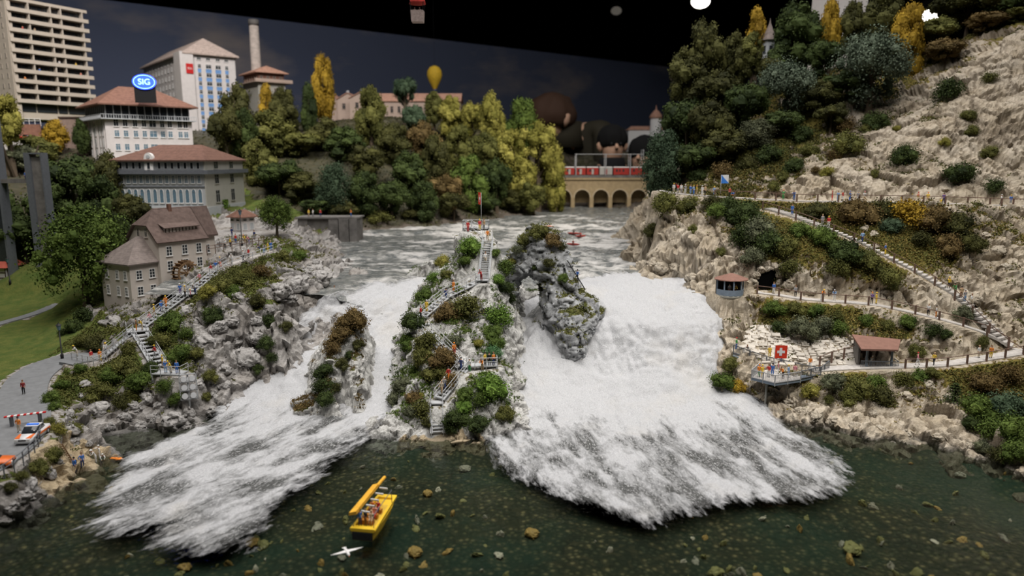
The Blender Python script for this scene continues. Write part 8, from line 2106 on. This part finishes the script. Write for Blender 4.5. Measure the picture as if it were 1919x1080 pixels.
# people on the intake, lift bridge and tower balconies
ik = bpy.data.objects['river_intake'].location
for (px, s, l, w) in ((579, 'Y', 'T', 'leftmost on the river intake'), (587, 'W', 'G', 'second on the river intake'), (601, 'R', 'D', 'third on the river intake'), (658, 'O', 'B', 'at the right end of the river intake')):
    person(Vector((PY(px, 410, 173.5)[0], 173.5, zat(410, 172) + .35)), s, l, 'M', 'standing', w)
for (px, s, l, w) in ((49, 'B', 'D', 'on the lift footbridge, left'), (55, 'R', 'P', 'on the lift footbridge, beside the tower'), (3, 'O', 'W', 'on the lift footbridge at the left edge')):
    person(Vector((PY(px, 338, YL + 1.4)[0], YL + 1.4, zat(338, YL))), s, l, 'M', 'standing', w)
tw = bpy.data.objects['apartment_tower']; MX = Matrix.Translation(tw.location) @ Matrix.Rotation(tw.rotation_euler[2], 4, 'Z')
for (x, fl, s, w) in ((4.6, 7, 'R', 'on the third highest tower balcony, left'), (8.2, 7, 'T', 'on the third highest tower balcony, middle'), (14.8, 4, 'W', 'on a middle tower balcony'), (8.3, 3, 'B', 'on the fourth lowest tower balcony'), (3.6, 2, 'O', 'on the third lowest tower balcony'), (20.2, 4, 'Y', 'at the right of a middle tower balcony'), (21.5, 3, 'S', 'at the right of the fourth lowest tower balcony')):
    person(MX @ Vector((x, .75, 3.0 + fl * 3.0)), s, 'G', 'M', 'standing', w, 1.0)
# yellow dog on the clifftop
p = stand(1762, 380, 'up')
t = empty('dog', p, 'small yellow dog on the clifftop path', 'dog', rz=.6)
m = MB(); m.tube([(-.55, 0, .52), (-.35, 0, .5), (0, 0, .5), (.3, 0, .55), (.42, 0, .68), (.55, 0, .76), (.78, 0, .70)], [.03, .15, .15, .18, .13, .14, .05], 8)
for x in (-.32, .25):
    for y in (-.1, .1): m.tube([(x, y, .5), (x - .04, y, .26), (x, y, .0)], [.08, .05, .04], 6)
m.tube([(-.45, 0, .56), (-.75, 0, .78)], [.05, .02], 6); m.build('body', cloth_mat('Y'), t, True)
for y in (-.09, .09): MB().tube([(.5, y, .84), (.46, y * 1.4, .98)], [.05, .01], 5).build('ear', cloth_mat('T'), t)

HAIRB = MB().lathe([(.052, -.028), (.060, -.016), (.064, -.004), (.065, .01), (.063, .022), (.058, .036), (.05, .048), (.038, .058), (.022, .066), (.001, .07)], 40, (0, .008, 0)).mesh('hair', M_BARK); HAIRB.polygons.foreach_set('use_smooth', [True] * len(HAIRB.polygons))
_q = np.array([v.co[:] for v in HAIRB.vertices]); _n = 1 + .10 * vnoise(_q * np.array([1, 1, .35]), .016, 5) + .08 * vnoise(_q, .04, 8)
for v, k_ in zip(HAIRB.vertices, _n): v.co = (v.co.x * k_, v.co.y * k_, v.co.z * (.6 + .4 * k_))
# visitors of the exhibition standing beyond the viaduct, life-size
FLOORZ = -92.0
floor = mesh_obj('floor', [(x, y, z) for z in (FLOORZ - 2, FLOORZ) for x, y in ((-520, -260), (560, -260), (560, 900), (-520, 900))], [(0,3,2,1),(4,5,6,7),(0,1,5,4),(1,2,6,5),(2,3,7,6),(3,0,4,7)], M_BLACK)
tag(floor, 'dark hall floor', kind='structure')
POSES['bending'] = dict(POSES['leaning forward']); POSES['bending'].update({'spn': (0, -.04, .64), 'che': (0, -.12, .77), 'shl': (.10, -.12, .845), 'shr': (-.10, -.12, .845), 'nec': (0, -.20, .83), 'hd1': (.0, -.25, .84), 'hd2': (.0, -.28, .885), 'ell': (.12, -.14, .68), 'elr': (-.12, -.14, .68)})
FIG['bigstand'] = figure('standing', True); FIG['bigbend'] = figure('bending', True)
def visitor(px, py, Y, scale, pose, shirt, hairc, label, rz, hat=False):
    me, J = FIG[pose]; top = Vector(PY(px, py, Y)); R = Matrix.Rotation(rz, 4, 'Z'); hd = R @ (Vector(J['hd2']) * scale)
    t = empty('person', (top.x - hd.x, Y - hd.y, FLOORZ), label, 'person', 'visitors of the exhibition beyond the viaduct', rz)
    s = scale; s3 = (s, s, s); t.location.z = top.z - s * (J['hd2'][2] + .062)
    if t.location.z > FLOORZ + 1:
        st_ = empty('visitor_step', (t.location.x, t.location.y, FLOORZ), 'dark step under the ' + label.split(' beyond')[0].split(' facing')[0].split(' partly')[0], 'step'); MB().box(-6, 6, -6, 6, 0, t.location.z - FLOORZ).build('block', M_BLACK, st_)
    b = bpy.data.objects.new('body', me); b.scale = s3; link(b, t)
    for i, mt in enumerate((M_SKIN, shirt, cloth_mat('K'), M_SHOE)): b.material_slots[i].link = 'OBJECT'; b.material_slots[i].material = mt
    h = bpy.data.objects.new('hat' if hat else 'hair', HAIRB); h.location = Vector(J['hd2']) * s + Vector((0, (.004 if hat else .022) * s, (-.004 if hat else -.012) * s)); h.scale = (s * 1.06, s * 1.12, s * 1.05); link(h, t); recolor(h, hairc)
    if not hat:
        bun = MB().lathe([(.001, -.045), (.024, -.026), (.034, 0), (.024, .026), (.001, .034)], 18).build('hair_bun', hairc, t, True); bun.location = Vector(J['hd2']) * s + Vector((0, .072 * s, .022 * s)); bun.scale = s3
        bk = MB().lathe([(.035, -.05), (.05, -.02), (.052, .01), (.04, .03)], 18).build('hair_back', hairc, t, True); bk.location = Vector(J['hd2']) * s + Vector((0, .034 * s, -.015 * s)); bk.scale = s3
    fz = Vector(J['hd1']) * s
    col_ = MB().lathe([(.07, -.05), (.062, .0), (.056, .03), (.05, .03)], 20).build('collar', shirt, t, True); col_.location = Vector(J['nec']) * s; col_.scale = s3
    MB().tube([(0, -.058 * s, .035 * s), (0, -.07 * s, .018 * s), (0, -.06 * s, .01 * s)], [.006 * s, .01 * s, .006 * s], 6).build('nose', M_SKIN, t, True).location = fz
    for e in (-1, 1):
        o = MB().lathe([(.001, -.008), (.008, 0), (.001, .008)], 8).build('eye', M_BLK, t, True); o.location = fz + Vector((e * .021 * s, -.053 * s, .036 * s)); o.scale = s3
        o = MB().lathe([(.001, -.018), (.011, -.006), (.012, .01), (.001, .018)], 8).build('ear', M_SKIN, t, True); o.location = fz + Vector((e * .058 * s, .006 * s, .024 * s)); o.scale = (s * 1.35,) * 3
    return t
M_JACK = paint('olive_padded_jacket', (.035, .03, .018), .8, .3, .2); M_HAIRB = paint('brown_hair', (.06, .03, .018), .8, .85, .35); M_CAPK = paint('black_knit_cap', (.008, .008, .008), .95, .2, .5); M_COATK = paint('black_coat', (.01, .01, .011), .9, .2, .3)
visitor(1020, 172, 330, 146, 'bigbend', M_JACK, M_HAIRB, 'visitor with pinned-up brown hair and olive padded jacket beyond the viaduct', math.radians(-55))
visitor(1149, 236, 306, 92, 'bigstand', M_COATK, M_CAPK, 'visitor in a black knit cap facing the layout beyond the train', 0.15, True)
visitor(1206, 256, 304, 92, 'bigstand', M_COATK, M_CAPK, 'visitor in a black cap partly hidden behind the train', -.5, True)

# ------------------------------------------------------------------ stones on the pool bed
M_ST = [paint('bed_stone_ochre', (.42, .27, .10), .6, .2, 1.5), paint('bed_stone_olive', (.26, .24, .11), .6, .2, 1.5), paint('bed_stone_grey', (.30, .28, .25), .6, .2, 1.5), paint('bed_stone_pale', (.55, .50, .45), .6, .15, 1.5)]
BVB = bvh_of(pool_bed)
for i in range(190):
    px, py = RNG.uniform(120, 1900), RNG.uniform(850, 1120)
    X_, Y_, _ = PZ(px, py, -2.0)
    h = BVB.ray_cast(Vector((X_, Y_, 5)), Vector((0, 0, -1)))
    if h[0] is None: continue
    r = RNG.uniform(.18, .55) * (1.5 if RNG.random() < .15 else 1)
    o = place('stone', BOULD[i % 5], pool_bed, h[0] + Vector((0, 0, r * .1)), tuple(RNG.uniform(0, 6, 3)), (r * 1.3, r, r * .6)); recolor(o, M_ST[[0, 1, 1, 2, 1, 3][i % 6]])
for (px, py, rp, c) in ((995, 972, 13, 0), (708, 1056, 13, 3), (888, 1071, 11, 3), (1803, 874, 9, 2), (470, 985, 14, 0), (492, 990, 12, 1), (1345, 1040, 14, 1), (775, 1000, 14, 0), (640, 1020, 8, 2), (345, 1035, 12, 0), (870, 862, 10, 2), (800, 905, 9, 0), (1600, 1000, 18, 1), (935, 1010, 9, 3)):
    X_, Y_, _ = PZ(px, py, -.2); r = rp * Y_ / F
    h = BVB.ray_cast(Vector((X_, Y_, 5)), Vector((0, 0, -1))); zb_ = h[0].z if h[0] else -2.5
    o = place('stone', BOULD[int(px) % 5], pool_bed, (X_, Y_, zb_ + r * .5), (0, 0, px), (r * 1.4, r * 1.15, r)); recolor(o, M_ST[c])
